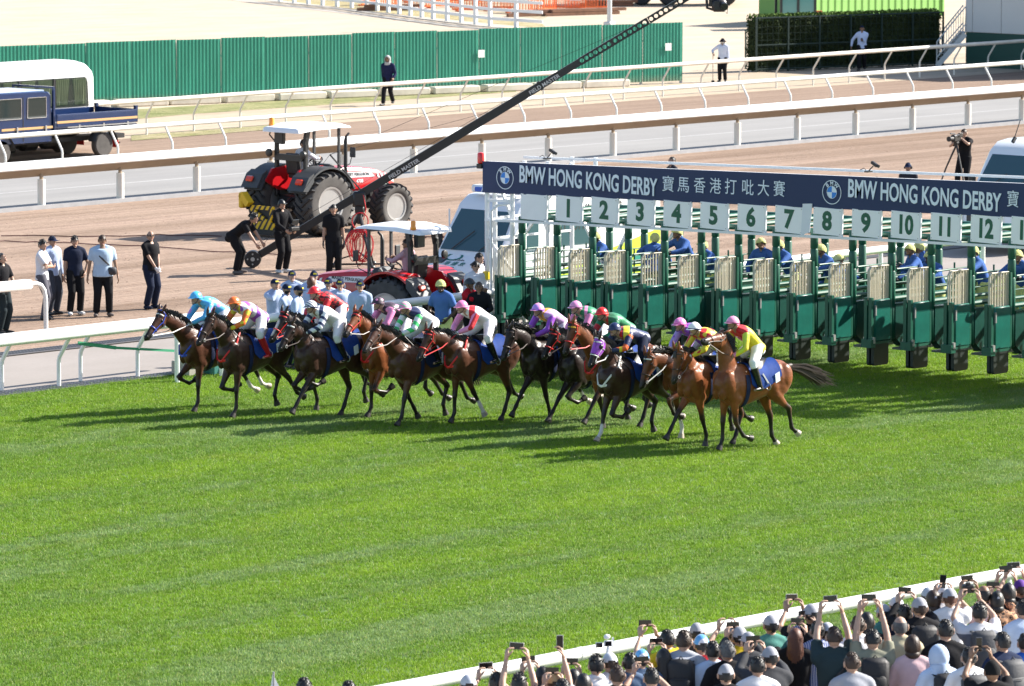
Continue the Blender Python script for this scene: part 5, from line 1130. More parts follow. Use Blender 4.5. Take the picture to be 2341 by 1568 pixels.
        for s in (-1, 1): b.ball((s * .033, .085, .016), (.027, .012, .019), 10, 6); b.bar((s * .055, .078, .02), (s * .080, -.01, .016), .005, .006)
        b.bar((-.01, .095, .02), (.01, .095, .02), .006, .006)
    elif kind == 'spectacles':
        for s in (-1, 1): b.tube([(s * .033 + .022 * math.cos(a), .094, .014 + .017 * math.sin(a)) for a in (2 * math.pi * i / 14 for i in range(15))], .0025, 4); b.bar((s * .055, .085, .02), (s * .080, -.01, .016), .004, .004)
    elif kind == 'goggles': b.tube([(-.075, .03, .014), (-.055, .082, .014), (0, .100, .012), (.055, .082, .014), (.075, .03, .014)], [(.020, .010)] * 5, 8, side=(0, 0, 1)); b.tube([(.082 * math.cos(a), .100 * math.sin(a), .012) for a in (math.pi + math.pi * i / 12 for i in range(13))], [(.012, .003)] * 13, 6, side=(0, 0, 1))
    elif kind == 'face_mask': b = shell((.079, .101, .108), lambda x, y, z: y > .025 and z < -.012 and z > -.095)
    elif kind == 'headphones':
        b.tube([(.088 * math.cos(a), -.005, .128 * math.sin(a)) for a in (math.pi * i / 14 for i in range(15))], [(.012, .006)] * 15, 6, side=(0, 1, 0))
        for s in (-1, 1): b.lathe([(.036, 0), (.038, .01), (.03, .028), (0, .03)], (s * .078, -.005, 0), (s, 0, 0), 14)
    if kind in ('helmet', 'cap'): b.v = [(x, y, z) for x, y, z in b.v]
    HW[kind] = b.mesh(kind, [None], sm); return HW[kind]
def cloth(name, col, rough=0.85, bmp=0.8): return mat(name, col, rough, var=.10, scale=5, bmp=bmp, bscale=9, spec=.12)
SK = {'light': mat('skin_light', (.46, .29, .21), .55, var=.06, scale=10), 'mid': mat('skin_mid', (.36, .215, .15), .55, var=.06, scale=10), 'tan': mat('skin_tan', (.25, .14, .085), .55, var=.06, scale=10), 'dark': mat('skin_dark', (.075, .040, .026), .5, var=.1, scale=10)}
EYE = mat('eye_dark', (.02, .014, .012), .35); LIP = mat('lip', (.30, .12, .10), .5); HAIRM = {'black': mat('hair_black', (.010, .009, .009), .45, bmp=.5, bscale=60), 'brown': mat('hair_brown', (.035, .018, .010), .5, bmp=.5, bscale=60), 'grey': mat('hair_grey', (.10, .10, .10), .6, var=.4, scale=30), 'auburn': mat('hair_auburn', (.10, .035, .018), .5, bmp=.5, bscale=60)}
NAMES0 = {'short': 'hair', 'spiky': 'hair', 'balding': 'hair', 'bob': 'hair', 'long': 'hair', 'tied': 'hair'}
PEOPLE = []
def person(label, loc, rz, ps, skin='mid', shirt=None, trousers=None, shoes=None, hair=('short', 'black'), wear=(), sleeve='long', scale=1.0, group=None, gloves=None, sleeves=None, cat='person', name='person', parentmat=None):
    r = build_pose(ps, sleeve); o = link(name, r['body'], None, loc, (0, 0, rz)); tag(o, label, cat, group); o.scale = (scale,) * 3
    s = SK[skin]; setmats(o, [s, EYE, LIP, gloves or s])
    def kid(nm, me, m, hd=False):
        c = link(nm, me, o)
        if hd: c.matrix_local = Matrix.Translation(r['Hc']) @ r['HR'].to_4x4()
        setmats(c, [m]); return c
    if shirt: kid('shirt', r['shirt'], shirt)
    if sleeve == 'silk':
        for q in r['sleeves']: kid('sleeve', q, sleeves or shirt)
    kid('trousers', r['trousers'], trousers or TROU['black'])
    for q in r['shoes']: kid('boot' if POSES[ps].get('boots') else 'shoe', q, shoes or TROU['shoe'])
    if hair: kid('hair', headwear(hair[0]), HAIRM[hair[1]], True)
    for k, m in wear:
        if k == 'backpack':
            b = bag_mesh(); c = link('backpack', b, o); q = r['P'] + r['T'] * .28 - r['Fd'] * .17; M_ = Matrix((r['X'], r['Fd'], r['T'])).transposed().to_4x4(); c.matrix_local = Matrix.Translation(q) @ M_; setmats(c, [m])
        elif k == 'sling':
            b = MB(); pts = []
            for i in range(13):
                a = 2 * math.pi * i / 12; u = .26 + .17 * math.cos(a); w_ = .17 * math.cos(a) * -1
                wq = POSES[ps].get('wide', 1); bq = POSES[ps].get('belly', 1); pts.append(r['up'](u) + r['X'] * (.16 * wq * math.cos(a)) + r['Fd'] * (.165 * (1 + (wq - 1) * 1.2) * (1 + (bq - 1) * .8) * math.sin(a)))
            b.tube(pts, [(.02, .006)] * 13, 6, side=tuple(r['T'])); b.cbox(r['up'](.02) - r['X'] * .15 * wq + r['Fd'] * .135 * wq * (1 + (bq - 1) * .5), (.2, .09, .17), .03); c = b.obj('sling_bag', m, o, 50)
        elif k == 'collar':
            b = MB(); n_ = r['Nk'] + r['T'] * .045; b.tube([n_ + r['X'] * (.076 * math.cos(a)) + r['Fd'] * (.074 * math.sin(a)) - r['T'] * (.02 + .02 * math.sin(a)) for a in (2 * math.pi * i / 16 for i in range(17))], [(.018, .008)] * 17, 6, side=tuple(r['T'])); b.obj('collar', m, o, 60)
        elif k == 'hood_down':
            b = MB(); b.tube([r['Nk'] - r['Fd'] * (.02 + .07 * math.sin(math.pi * i / 10)) + r['X'] * (.12 * math.cos(math.pi * i / 10)) - r['T'] * (.00 + .05 * math.sin(math.pi * i / 10)) for i in range(11)], [.03, .04, .045, .05, .055, .055, .055, .05, .045, .04, .03], 10, round_ends=True); b.obj('hood', m, o, 60)
        elif k == 'vest':
            c = kid('vest', r['shirt'], m); c.scale = (1.012, 1.03, 1.0)
        else: kid(k if k not in ('skull_cap', 'cap', 'helmet_band') else {'skull_cap': 'riding_cap', 'cap': 'cap', 'helmet_band': 'helmet_band'}[k], headwear(k), m, True)
    PEOPLE.append(o); return o, r
def bag_mesh():
    if 'bag' in HW: return HW['bag']
    b = MB(); b.cbox((0, 0, 0), (.29, .15, .44), .05); b.cbox((0, -.085, -.07), (.22, .06, .22), .03); b.bar((-.06, -.118, .03), (.06, -.118, .03), .006, .008)
    for s in (-1, 1): b.tube([(s * .09, .06, -.18), (s * .12, .15, -.12), (s * .12, .29, .02), (s * .12, .27, .15), (s * .115, .18, .215), (s * .10, .05, .19)], [(.028, .010)] * 6, 6, side=(1, 0, 0))
    b.tube([(-.03, 0, .21), (0, 0, .25), (.03, 0, .21)], .008, 5); HW['bag'] = b.mesh('backpack', [None], 50); return HW['bag']
TROU = {'black': cloth('trouser_black', (.012, .012, .014)), 'navy': cloth('trouser_navy', (.014, .020, .042)), 'grey': cloth('trouser_grey', (.10, .10, .12)), 'khaki': cloth('trouser_khaki', (.30, .25, .14)), 'white': cloth('breeches_white', (.78, .78, .80), .7), 'blue': cloth('jean_blue', (.05, .09, .2)), 'shoe': mat('shoe_black', (.02, .02, .022), .5), 'lime': cloth('breeches_lime', (.62, .66, .25)), 'shoe_white': mat('shoe_white', (.6, .6, .6), .6), 'shoe_brown': mat('shoe_brown', (.11, .09, .08), .7)}
# --- poses
pose('relaxed', al=(-.11, 0, .09), ar=(.11, .02, .09), curl=.6)
pose('relaxed_wide', al=(-.14, 0, .09), ar=(.14, .02, .09), wide=1.16, belly=1.35, hl=(-.33, .05, .80), hr=(.33, .06, .80), curl=.6)
pose('clasped', hl=(-.05, .22, .88), hr=(.06, .24, .90), el=(-1, -.4, 0), er=(1, -.4, 0), yaw=-25, curl=1.2, al=(-.12, 0, .09), ar=(.12, 0, .09), wide=1.06, belly=1.15)
pose('crossed', hl=(.12, .19, 1.16), hr=(-.12, .20, 1.13), el=(-1, .3, -.6), er=(1, .3, -.6), yaw=-20, al=(-.1, 0, .09), ar=(.13, .08, .09), curl=.8)
pose('on_hip', hl=(-.20, .10, .92), hr=(.25, .05, .80), el=(-1, -.7, 0), curl=.9, al=(-.11, 0, .09), ar=(.13, .05, .09), yaw=-10)
pose('phone_low', hl=(-.08, .26, 1.08), hr=(.08, .26, 1.08), pitch=-35, el=(-1, -.6, -.4), er=(1, -.6, -.4), curl=1.0)
pose('bending', lean=52, pel=(0, -.12, .90), hl=(-.16, .62, .62), hr=(.16, .60, .60), neck=45, pitch=10, al=(-.15, -.05, .09), ar=(.17, .0, .09), curl=1.3, el=(-1, -.2, .2), er=(1, -.2, .2))
pose('operating', hl=(-.13, .34, 1.02), hr=(.15, .36, 1.02), el=(-1, -.7, -.4), er=(1, -.7, -.4), curl=1.2, pitch=-5, al=(-.12, 0, .09), ar=(.12, .02, .09))
pose('walking', hl=(-.26, .22, .93), hr=(.25, -.18, .86), al=(-.08, -.26, .14), ar=(.09, .28, .09), pel=(0, 0, .93), lean=4, curl=.8)
pose('walking_phone', hl=(-.05, .24, 1.16), hr=(.40, .05, .90), er=(1, -.4, 0), al=(-.08, -.22, .13), ar=(.09, .24, .09), pel=(0, 0, .93), pitch=-22, curl=.9)
pose('stick', hl=(-.24, .05, .82), hr=(.36, .16, 1.12), er=(1, -.6, -.4), al=(-.11, 0, .09), ar=(.11, 0, .09), curl=1.3)
pose('cameraman', hl=(-.06, .30, 1.48), hr=(.17, .22, 1.38), el=(-1, 0, -.8), er=(1, -.2, -.7), neck=12, pitch=-4, curl=1.2, al=(-.16, 0, .09), ar=(.16, .1, .09), wide=1.06)
pose('chin', hl=(-.20, .02, .82), hr=(.05, .17, 1.50), er=(1, .2, -1), pitch=-6, curl=1.3)
pose('driver', pel=(0, 0, .95), lean=4, al=(-.18, .55, .40), ar=(.18, .55, .40), hl=(-.17, .48, 1.25), hr=(.17, .48, 1.25), el=(-1, 0, -1), er=(1, 0, -1), yaw=30, curl=1.4, kp=(0, .6, 1))
pose('driver_look', pel=(0, 0, .95), lean=2, al=(-.18, .55, .40), ar=(.18, .55, .40), hl=(-.17, .50, 1.22), hr=(.10, .50, 1.22), el=(-1, 0, -1), er=(1, 0, -1), yaw=-75, curl=1.4, kp=(0, .6, 1))
pose('handler', lean=32, pel=(0, -.08, .93), hl=(-.20, .62, 1.12), hr=(.22, .60, 1.12), neck=20, pitch=-10, el=(-1, -.3, -.4), er=(1, -.3, -.4), curl=1.3, al=(-.13, -.05, .09), ar=(.13, .05, .09))
pose('handler_side', lean=22, pel=(0, -.05, .93), hl=(-.30, .56, 1.20), hr=(.20, .35, .95), neck=14, pitch=-18, yaw=35, el=(-1, -.3, -.2), er=(1, -.6, -.4), curl=1.2, al=(-.13, -.05, .09), ar=(.13, .05, .09))
pose('thumb_belt', lean=6, hl=(-.17, .16, .95), hr=(.18, .14, .92), el=(-1, -.6, 0), er=(1, -.6, 0), yaw=30, neck=12, curl=1.1)
# crowd: arms up with phones, seen from behind
pose('phone_high', hl=(-.11, .33, 1.86), hr=(.11, .33, 1.86), el=(-1, .2, -.1), er=(1, .2, -.1), hdl=(.10, .25, 1), hdr=(-.10, .25, 1), hnl=(.9, .3, 0), hnr=(-.9, .3, 0), curl=1.3, pitch=8)
pose('phone_top', hl=(-.10, .24, 2.00), hr=(.10, .24, 2.00), el=(-1, .2, -.1), er=(1, .2, -.1), hdl=(.10, .25, 1), hdr=(-.10, .25, 1), hnl=(.9, .3, 0), hnr=(-.9, .3, 0), curl=1.3, pitch=12)
pose('phone_face', hl=(-.10, .42, 1.60), hr=(.10, .42, 1.60), el=(-1, 0, -.7), er=(1, 0, -.7), hdl=(.10, .3, 1), hdr=(-.10, .3, 1), hnl=(.9, .3, 0), hnr=(-.9, .3, 0), curl=1.3, pitch=2)
pose('phone_right', hr=(.13, .30, 1.90), hl=(-.24, .08, .84), er=(1, .2, -.2), hdr=(-.2, .3, 1), hnr=(-.9, .3, 0), curl=1.3, pitch=5)
pose('phone_mid', hl=(-.11, .40, 1.70), hr=(.11, .40, 1.70), el=(-1, .1, -.4), er=(1, .1, -.4), hdl=(.10, .25, 1), hdr=(-.10, .25, 1), hnl=(.9, .3, 0), hnr=(-.9, .3, 0), curl=1.3, pitch=5)
pose('gimbal', hr=(.13, .36, 1.46), hl=(-.24, .08, .84), er=(1, .2, -.2), hdr=(-.2, .3, 1), hnr=(-.9, .3, 0), curl=1.3, pitch=5)
pose('phone_up', hl=(-.06, .36, 1.42), hr=(.08, .36, 1.42), el=(-1, -.2, -.6), er=(1, -.2, -.6), hdl=(.1, .4, 1), hdr=(-.1, .4, 1), hnl=(.9, .4, 0), hnr=(-.9, .4, 0), curl=1.2, pitch=-4)
pose('watching', hl=(-.10, .22, 1.05), hr=(.12, .22, 1.05), el=(-1, -.6, -.4), er=(1, -.6, -.4), curl=1.0)
pose('watching_left', hl=(-.24, .06, .82), hr=(.25, .04, .82), yaw=32, curl=.7)
# jockeys, in the frame of their horse
pose('jockey', boots=True, pel=(0, -.20, 1.83), lean=67, curve=.055, torso=.52, neck=48, pitch=-4, hl=(-.075, .58, 1.68), hr=(.075, .58, 1.68), el=(-1, -.3, -.5), er=(1, -.3, -.5), al=(-.29, -.16, 1.19), ar=(.29, -.16, 1.19), kp=(0, 1, .25), kx=.45, out=.25, toez=-.1, curl=1.5)
pose('jockey_low', boots=True, pel=(0, -.20, 1.80), lean=78, curve=.05, torso=.52, neck=52, pitch=-4, hl=(-.075, .62, 1.64), hr=(.075, .62, 1.64), el=(-1, -.3, -.5), er=(1, -.3, -.5), al=(-.29, -.16, 1.19), ar=(.29, -.16, 1.19), kp=(0, 1, .25), kx=.45, out=.25, toez=-.1, curl=1.5)
pose('jockey_up', boots=True, pel=(0, -.16, 1.78), lean=52, curve=.05, torso=.52, neck=34, pitch=-8, hl=(-.09, .42, 1.66), hr=(.09, .42, 1.66), el=(-1, -.3, -.5), er=(1, -.3, -.5), al=(-.30, -.02, 1.12), ar=(.30, -.02, 1.12), kp=(0, 1, .25), kx=.4, out=.25, toez=0, curl=1.5)

# ================================================================== horses
TR = [(-.84, 1.24, .08, .09), (-.78, 1.26, .20, .18), (-.66, 1.28, .29, .245), (-.50, 1.285, .325, .275), (-.30, 1.275, .30, .265), (-.08, 1.225, .315, .265), (.16, 1.195, .355, .265), (.36, 1.20, .395, .245), (.52, 1.22, .375, .225), (.66, 1.215, .31, .195), (.77, 1.18, .20, .15), (.83, 1.16, .09, .08)]
def trunk(y):
    for a, c in zip(TR[:-1], TR[1:]):
        if a[0] <= y <= c[0]: u = (y - a[0]) / (c[0] - a[0]); return tuple(a[i] + (c[i] - a[i]) * u for i in (1, 2, 3))
    return TR[0][1:] if y < 0 else TR[-1][1:]
HSEC = [(0, .070, .085), (.10, .086, .115), (.28, .086, .138), (.46, .068, .108), (.66, .054, .080), (.84, .055, .074), (.94, .052, .066), (1.0, .034, .042)]
def hsec(t):
    for a, c in zip(HSEC[:-1], HSEC[1:]):
        if a[0] <= t <= c[0]: u = (t - a[0]) / (c[0] - a[0]); return a[1] + (c[1] - a[1]) * u, a[2] + (c[2] - a[2]) * u
    return HSEC[-1][1:]
def dirv(a): return V3((0, math.sin(R(a)), -math.cos(R(a))))
COATS = {}
def coat_mat(name, body, dark):
    if name in COATS: return COATS[name]
    m, t, b = new_mat(name); co = objco(t); at1 = N(t, 'ShaderNodeAttribute', attribute_name='dark'); at2 = N(t, 'ShaderNodeAttribute', attribute_name='white')
    f = noise(t, co, 3.0, 4); c = ramp(t, f, [(.3, tuple(x * .50 for x in body)), (.7, tuple(x * .95 for x in body))])
    c = mixc(t, at1.outputs['Fac'], c, dark); c = mixc(t, at2.outputs['Fac'], c, (.62, .58, .54)); t.links.new(c, b.inputs['Base Color'])
    b.inputs['Roughness'].default_value = .36; b.inputs['Specular IOR Level'].default_value = .32; b.inputs['Sheen Weight'].default_value = .05
    bump(t, b, noise(t, mapped(t, co, (1, .5, .8)), 6, 5, .6), .55, .03); COATS[name] = m; return m
def horse_mesh(poll, muz, legs, turn=0.0, socks=(), blaze=0.0):
    """one continuous body; legs = [(kind, angles)] for FL FR HL HR"""
    b = MB(); rings = []
    b.tube([(0, y, z) for y, z, h, w_ in TR], [(w_, h) for y, z, h, w_ in TR], 24, side=(1, 0, 0), round_ends=False)
    for s in (-1, 1):
        b.ball((s * .165, .60, 1.24), (.075, .15, .25), 12, 8, Euler((R(-18), 0, 0)).to_matrix()); b.ball((s * .075, .755, 1.10), (.085, .075, .14), 10, 8); b.ball((s * .175, -.62, 1.30), (.11, .17, .24), 12, 8); b.ball((s * .20, -.36, 1.14), (.07, .12, .18), 10, 8); b.ball((s * .165, .46, .99), (.06, .09, .12), 10, 6)
    poll, muz = V3((0, *poll)), V3((0, *muz))
    h = (muz - poll).normalized(); fn = V3((0, -h.z, h.y)); L = (muz - poll).length + .03
    tm = Matrix.Rotation(R(turn), 3, 'Z')
    base = V3((0, .50, 1.31)); tip = poll + h * .07 - fn * .045; bend = V3((0, -.02, .05)); c1 = base.lerp(tip, .33) + bend * .6 - V3((0, 0, .02)); c2 = base.lerp(tip, .68) + bend
    b.tube([base + V3((0, -.14, -.02)), base, c1, c2, tip], [(.15, .30), (.155, .285), (.115, .205), (.088, .150), (.076, .112)], 18, side=(1, 0, 0), round_ends=True)
    hw = lambda t, n_=0.0, x=0.0: poll + tm @ (h * (t * L) - fn * (hsec(t)[1] - .075) + fn * n_ + V3((x, 0, 0)))
    b.tube([hw(t[0]) for t in HSEC], [(t[1], t[2]) for t in HSEC], 18, side=tuple(tm @ V3((1, 0, 0))), round_ends=True)
    bones = []; hooves = []; joints = []
    for i, (kind, ang) in enumerate(legs):
        s = -1 if i % 2 == 0 else 1
        if i < 2:
            top = V3((s * .125, .60, 1.24)); j0 = V3((s * .125, .52, .97)); j1 = j0 + dirv(ang[0]) * .42; j2 = j1 + dirv(ang[1]) * .30; j3 = j2 + dirv(ang[2]) * .13
            b.tube([top, j0 + V3((0, .02, .06)), j0], [(.10, .19), (.10, .14), (.085, .10)], 14, side=(1, 0, 0), round_ends=True)
            b.tube([j0 + V3((0, 0, .03)), j0.lerp(j1, .25), j0.lerp(j1, .7), j1, j1.lerp(j2, .12), j1.lerp(j2, .6), j2, j2.lerp(j3, .5), j3], [.088, .080, .052, .052, .044, .035, .044, .036, .044], 12, round_ends=True)
        else:
            top = V3((s * .125, -.56, 1.26)); j0 = V3((s * .145, -.36, 1.00)); j1 = j0 + dirv(ang[0]) * .47; j2 = j1 + dirv(ang[1]) * .37; j3 = j2 + dirv(ang[2]) * .13
            b.tube([top, top.lerp(j0, .5) + V3((0, -.04, 0)), j0], [(.135, .27), (.13, .22), (.10, .15)], 16, side=(1, 0, 0), round_ends=True)
            b.tube([j0 + V3((0, -.03, .02)), j0.lerp(j1, .3) - dirv(ang[0] + 90) * .015, j0.lerp(j1, .75), j1, j1.lerp(j2, .15), j1.lerp(j2, .6), j2, j2.lerp(j3, .5), j3], [.125, .105, .062, .058, .048, .037, .046, .037, .045], 12, round_ends=True)
            b.ball(j1 + dirv(ang[0]) * .03, .048, 10, 6)
        bones += [(j1.lerp(j0, .15), j2, .085, i), (j2, j3, .09, i)]; hooves.append((j3, (j3 - j2).normalized(), s)); joints.append((j1, j2, j3))
    me = remesh(b, .021, 'body', 4, fac=.45)
    ex = MB()
    for s in (-1, 1):
        p = hw(.02, .075, s * .055); e = (tm @ (V3((s * .03, 0, 0)) - h * .15 + fn * .03)); q = (tm @ fn); sd = tm @ V3((1, 0, 0))
        ex.tube([p - e * .2, p + e * .35, p + e * .75, p + e], [(.028, .016), (.036, .020), (.024, .014), (.004, .004)], 8, side=tuple(sd)); 
        ex.ball(hw(.27, .03 , s * .079), (.017, .022, .022), 10, 8, mi=1); ex.ball(hw(.93, .035, s * .036), (.012, .018, .018), 8, 6, mi=1)
    me = join_mb(me, ex); n = len(me.vertices); co = np.empty(n * 3); me.vertices.foreach_get('co', co); co = co.reshape(-1, 3)
    def dist(a, c):
        a, c = np.array(a), np.array(c); d = c - a; u = np.clip(((co - a) @ d) / (d @ d), 0, 1); return np.linalg.norm(co - (a + u[:, None] * d), axis=1)
    dark = np.zeros(n); white = np.zeros(n)
    for a, c, r_, i in bones:
        dd = dist(a, c); dark = np.maximum(dark, np.clip(1.5 - dd / r_, 0, 1))
    for i, (j1, j2, j3) in enumerate(joints):
        if i in socks: white = np.maximum(white, np.clip((.085 - dist(j2.lerp(j1, .25), j3)) / .02, 0, 1))
    dark = np.maximum(dark, np.clip(1.6 - dist(hw(.86), hw(1.0)) / .10, 0, 1)); dark = np.maximum(dark, .5 * np.clip(1.4 - dist(hw(.3, .03), hw(.8, .05)) / .09, 0, 1))
    if blaze: white = np.maximum(white, np.clip((.030 * blaze - dist(hw(.22, .085), hw(.80 if blaze > .8 else .36, .09))) / .008 + 1, 0, 1))
    for nm, arr in (('dark', dark), ('white', white)): a = me.attributes.new(nm, 'FLOAT', 'POINT'); a.data.foreach_set('value', arr.astype(np.float32))
    lo = min(p.z + min(0, 0) for p, d, s in hooves); low = min((p + d * .075).z - .02 for p, d, s in hooves)
    return me, hooves, hw, h, fn, tm, low, (base, c1, c2, tip), L
TACKC = {k: mat('tack_' + k, c, .45) for k, c in dict(red=(.62, .012, .012), blue=(.015, .06, .45), brown=(.035, .016, .009), white=(.72, .70, .66), yellow=(.70, .38, .01), purple=(.30, .03, .55)).items()}
HOOF = mat('hoof_horn', (.035, .028, .024), .5, var=.3); HOOFP = mat('hoof_pale', (.40, .34, .27), .6, var=.2); MANE = mat('mane_black', (.012, .009, .008), .5); TAILM = mat('tail_brown', (.040, .024, .018), .55, var=.4, scale=8)
CLOTHB = mat('saddle_cloth_blue', (.010, .048, .24), .75, var=.25, scale=4, bmp=1.0, bscale=6, spec=.25); CLOTHN = mat('saddle_cloth_navy', (.010, .018, .060), .75, var=.25, scale=4, bmp=1.0, bscale=6, spec=.25); SADB = mat('saddle_black', (.012, .011, .011), .35)
def horse(label, loc, rz, coat, poll, muz, legs, tack, seed, socks=(), blaze=0, turn=0, hood=None, reins='brown', breast=None, brow=None, cloth_m=None, number=None, hands=None, tail=0, mane_up=.3, pale=()):
    me, hooves, hw, h, fn, tm, low, crest, L = horse_mesh(poll, muz, legs, turn, socks, blaze)
    dz = max(-.16, min(.10, -low)); o = link('horse', me, None, (loc[0], loc[1], dz), (0, 0, rz)); tag(o, label, 'horse', 'horses leaving the gate')
    me.materials.append(coat); me.materials.append(EYE); r_ = random.Random(seed)
    for i, (p, d, s) in enumerate(hooves):
        b = MB(); q = d.cross(V3((1, 0, 0))).normalized(); t_ = p - d * .01; b.tube([t_, t_ + d * .03 , t_ + d * .085], [(.046, .047), (.052, .054), (.060, .066)], 12, side=(1, 0, 0)); b.obj('hoof', HOOFP if (i in socks or i in pale) else HOOF, o, 40)
    # mane
    base, c1, c2, tip = crest; b = MB(); cr_ = [base + V3((0, -.12, .30)), c1 + V3((0, -.07, .185)), c2 + V3((0, -.06, .135)), hw(.02, .05)]
    def cpt(u):
        k = min(2, int(u * 3)); return cr_[k].lerp(cr_[k + 1], u * 3 - k)
    for i in range(150):
        u = r_.random(); p = cpt(u) + V3((r_.uniform(-.03, .03), 0, r_.uniform(-.05, .01))); sgn = -1 if r_.random() < .75 else 1; ln_ = r_.uniform(.10, .20)
        p1 = p + V3((sgn * .05, -.04, .03 + mane_up * .06)) * (ln_ / .15); p2 = p + V3((sgn * .085, -.08 - mane_up * .08, -.05 + mane_up * .10)) * (ln_ / .15); b.tube([p, p1, p2], [.013, .011, .002], 4)
    for i in range(16): p = hw(.04, .07, r_.uniform(-.03, .03)); b.tube([p, p + tm @ (h * .06 + fn * .03), p + tm @ (h * r_.uniform(.12, .18) + fn * .015 + V3((r_.uniform(-.03, .03), 0, 0)))], [.012, .011, .002], 4)
    b.obj('mane', MANE, o, 70, kind='stuff')
    b = MB(); dock = V3((0, -.80, 1.44)); b.tube([dock + V3((0, .06, -.02)), dock + V3((0, -.10, .02)), dock + V3((0, -.26, -.04 + tail * .03))], [.05, .042, .03], 8)
    for i in range(130):
        a = r_.uniform(0, 6.28); rr = r_.uniform(0, .045); p = dock + V3((rr * math.cos(a), r_.uniform(-.22, 0), rr * math.sin(a))); sw = V3((r_.uniform(-.10, .10), 0, r_.uniform(-.10, .08)))
        if tail: q1 = p + V3((sw.x * .4, -.28, -.05 + sw.z * .5)); q2 = p + V3((sw.x, -.58, -.18 + sw.z)); q3 = p + V3((sw.x * 1.5, -.62 - r_.uniform(.12, .34), -.30 + sw.z * 1.4))
        else: q1 = p + V3((sw.x * .4, -.16, -.14)); q2 = p + V3((sw.x, -.28, -.42 + sw.z)); q3 = p + V3((sw.x * 1.3, -.34 - r_.uniform(0, .12), -.70 + sw.z))
        b.tube([p, q1, q2, q3], [.014, .017, .013, .002], 4)
    b.obj('tail', TAILM, o, 70, kind='stuff')
    # bridle: rings round the head and straps down the cheeks
    T_ = TACKC[tack]; sd = tm @ V3((1, 0, 0)); fx = tm @ fn
    def ring(t, g=.007, a0=0, a1=360, wd=.011, tilt=0.0, tube=.005, n_=24):
        rx, rz_ = hsec(t); pts = []
        for i in range(n_ + 1):
            a = R(a0 + (a1 - a0) * i / n_); q = hw(t + tilt * math.sin(a)); pts.append(q + sd * ((rx + g) * math.cos(a)) + fx * ((rz_ + g) * math.sin(a)))
        return pts
    b = MB(); b.tube(ring(.60), [(.010, .005)] * 25, 6, side=tuple(tm @ h)); b.tube(ring(.06, tilt=-.03), [(.009, .005)] * 25, 6, side=tuple(tm @ h)); b.tube(ring(.30, .009, 180, 360), [.006] * 25, 5)
    for s in (-1, 1):
        pts = []
        for t in (.06, .16, .28, .42, .58, .74, .80): rx, rz_ = hsec(t); pts.append(hw(t) + sd * (s * (rx + .007)) + fx * (.01 - .03 * t))
        b.tube(pts, [(.009, .005)] * 7, 6, side=tuple(fx))
    br = b.obj('bridle', T_, o, 50)
    b = MB(); b.tube(ring(.14, .010, 20, 160, tilt=.02), [(.012, .005)] * 25, 6, side=tuple(tm @ h)); b.obj('browband', TACKC[brow or tack], br, 50)
    for s in (-1, 1):
        bit = hw(.80, -.035, s * (hsec(.80)[0] + .012)); b = MB(); b.tube([bit + fx * (.028 * math.cos(a)) + (tm @ h) * (.028 * math.sin(a)) for a in (2 * math.pi * i / 14 for i in range(15))], .005, 5); b.obj('bit_ring', STEEL, br, 60)
        hd = V3((s * .07, hands[0], hands[1] - dz)); mid = bit.lerp(hd, .5) + V3((s * .03, 0, -.05)); b = MB(); b.tube([bit, bit.lerp(mid, .6), mid, hd.lerp(mid, .4), hd], [(.010, .004)] * 5, 5); b.obj('rein', TACKC[reins], o, 60)
    b = MB(); q = V3((.07, hands[0], hands[1] - dz)); b.tube([q, q + V3((.06, -.1, -.16)), q + V3((-.10, -.14, -.22)), q + V3((-.14, 0, 0))], [(.009, .004)] * 4, 5); b.obj('rein', TACKC[reins], o, 60)
    def wrap(y, a0, a1, g, n_=20): 
        zc, hh, hw_ = trunk(y); return [V3(((hw_ + g) * math.sin(R(a)), y, zc + (hh + g) * math.cos(R(a)))) for a in (a0 + (a1 - a0) * i / n_ for i in range(n_ + 1))]
    # saddle cloth, saddle, girth, stirrups
    b = MB(); rows = []
    ys = (-.44, -.36, -.22, -.06, .12, .24); lim = (80, 92, 100, 104, 100, 84)
    for gi, g in enumerate((.020, .032)):
        for y, l_ in zip(ys, lim): rows.append(wrap(y, -l_, l_, g + .006 * math.sin(y * 40)))
    m_ = 21; vs = [p for rw in rows for p in rw]; fs = []; nr = len(ys)
    for gi in range(2):
        for i in range(nr - 1):
            for j in range(m_ - 1): a = (gi * nr + i) * m_ + j; fs.append((a, a + 1, a + m_ + 1, a + m_))
    for i in range(nr - 1):
        for j in (0, m_ - 1): a = i * m_ + j; c = (nr + i) * m_ + j; fs.append((a, a + m_, c + m_, c))
    for i in (0, nr - 1):
        for j in range(m_ - 1): a = i * m_ + j; c = (nr + i) * m_ + j; fs.append((a, a + 1, c + 1, c))
    b.add(vs, fs); sc_ = b.obj('saddle_cloth', cloth_m or CLOTHB, o, 60)
    if number:
        zc, hh, hw_ = trunk(-.2)
        for s in (-1, 1): text('number', number, .26, LETTER, sc_, (s * (hw_ + .045), -.22, zc + .04), (R(10) * 0, R(0), R(90) * s), .006)
    else:
        zc, hh, hw_ = trunk(-.3)
        for s in (-1, 1):
            b = MB(); b.hull([(s * (hw_ + .030 + q), y, z) for y, z in ((-.40, zc - .02), (-.30, zc - .06), (-.28, zc + .10), (-.38, zc + .14)) for q in (0, .012)]); b.obj('emblem_patch', LETTER, sc_)
    zt = trunk(0)[0] + trunk(0)[1]; b = MB(); b.hull([(x, y, z + zt) for x, y, z in ((-.1, -.26, .10), (.1, -.26, .10), (-.14, -.1, .045), (.14, -.1, .045), (-.06, .2, .12), (.06, .2, .12), (-.2, .1, -.08), (.2, .1, -.08), (-.2, -.05, -.06), (.2, -.05, -.06))]); b.obj('saddle', SADB, o, 60)
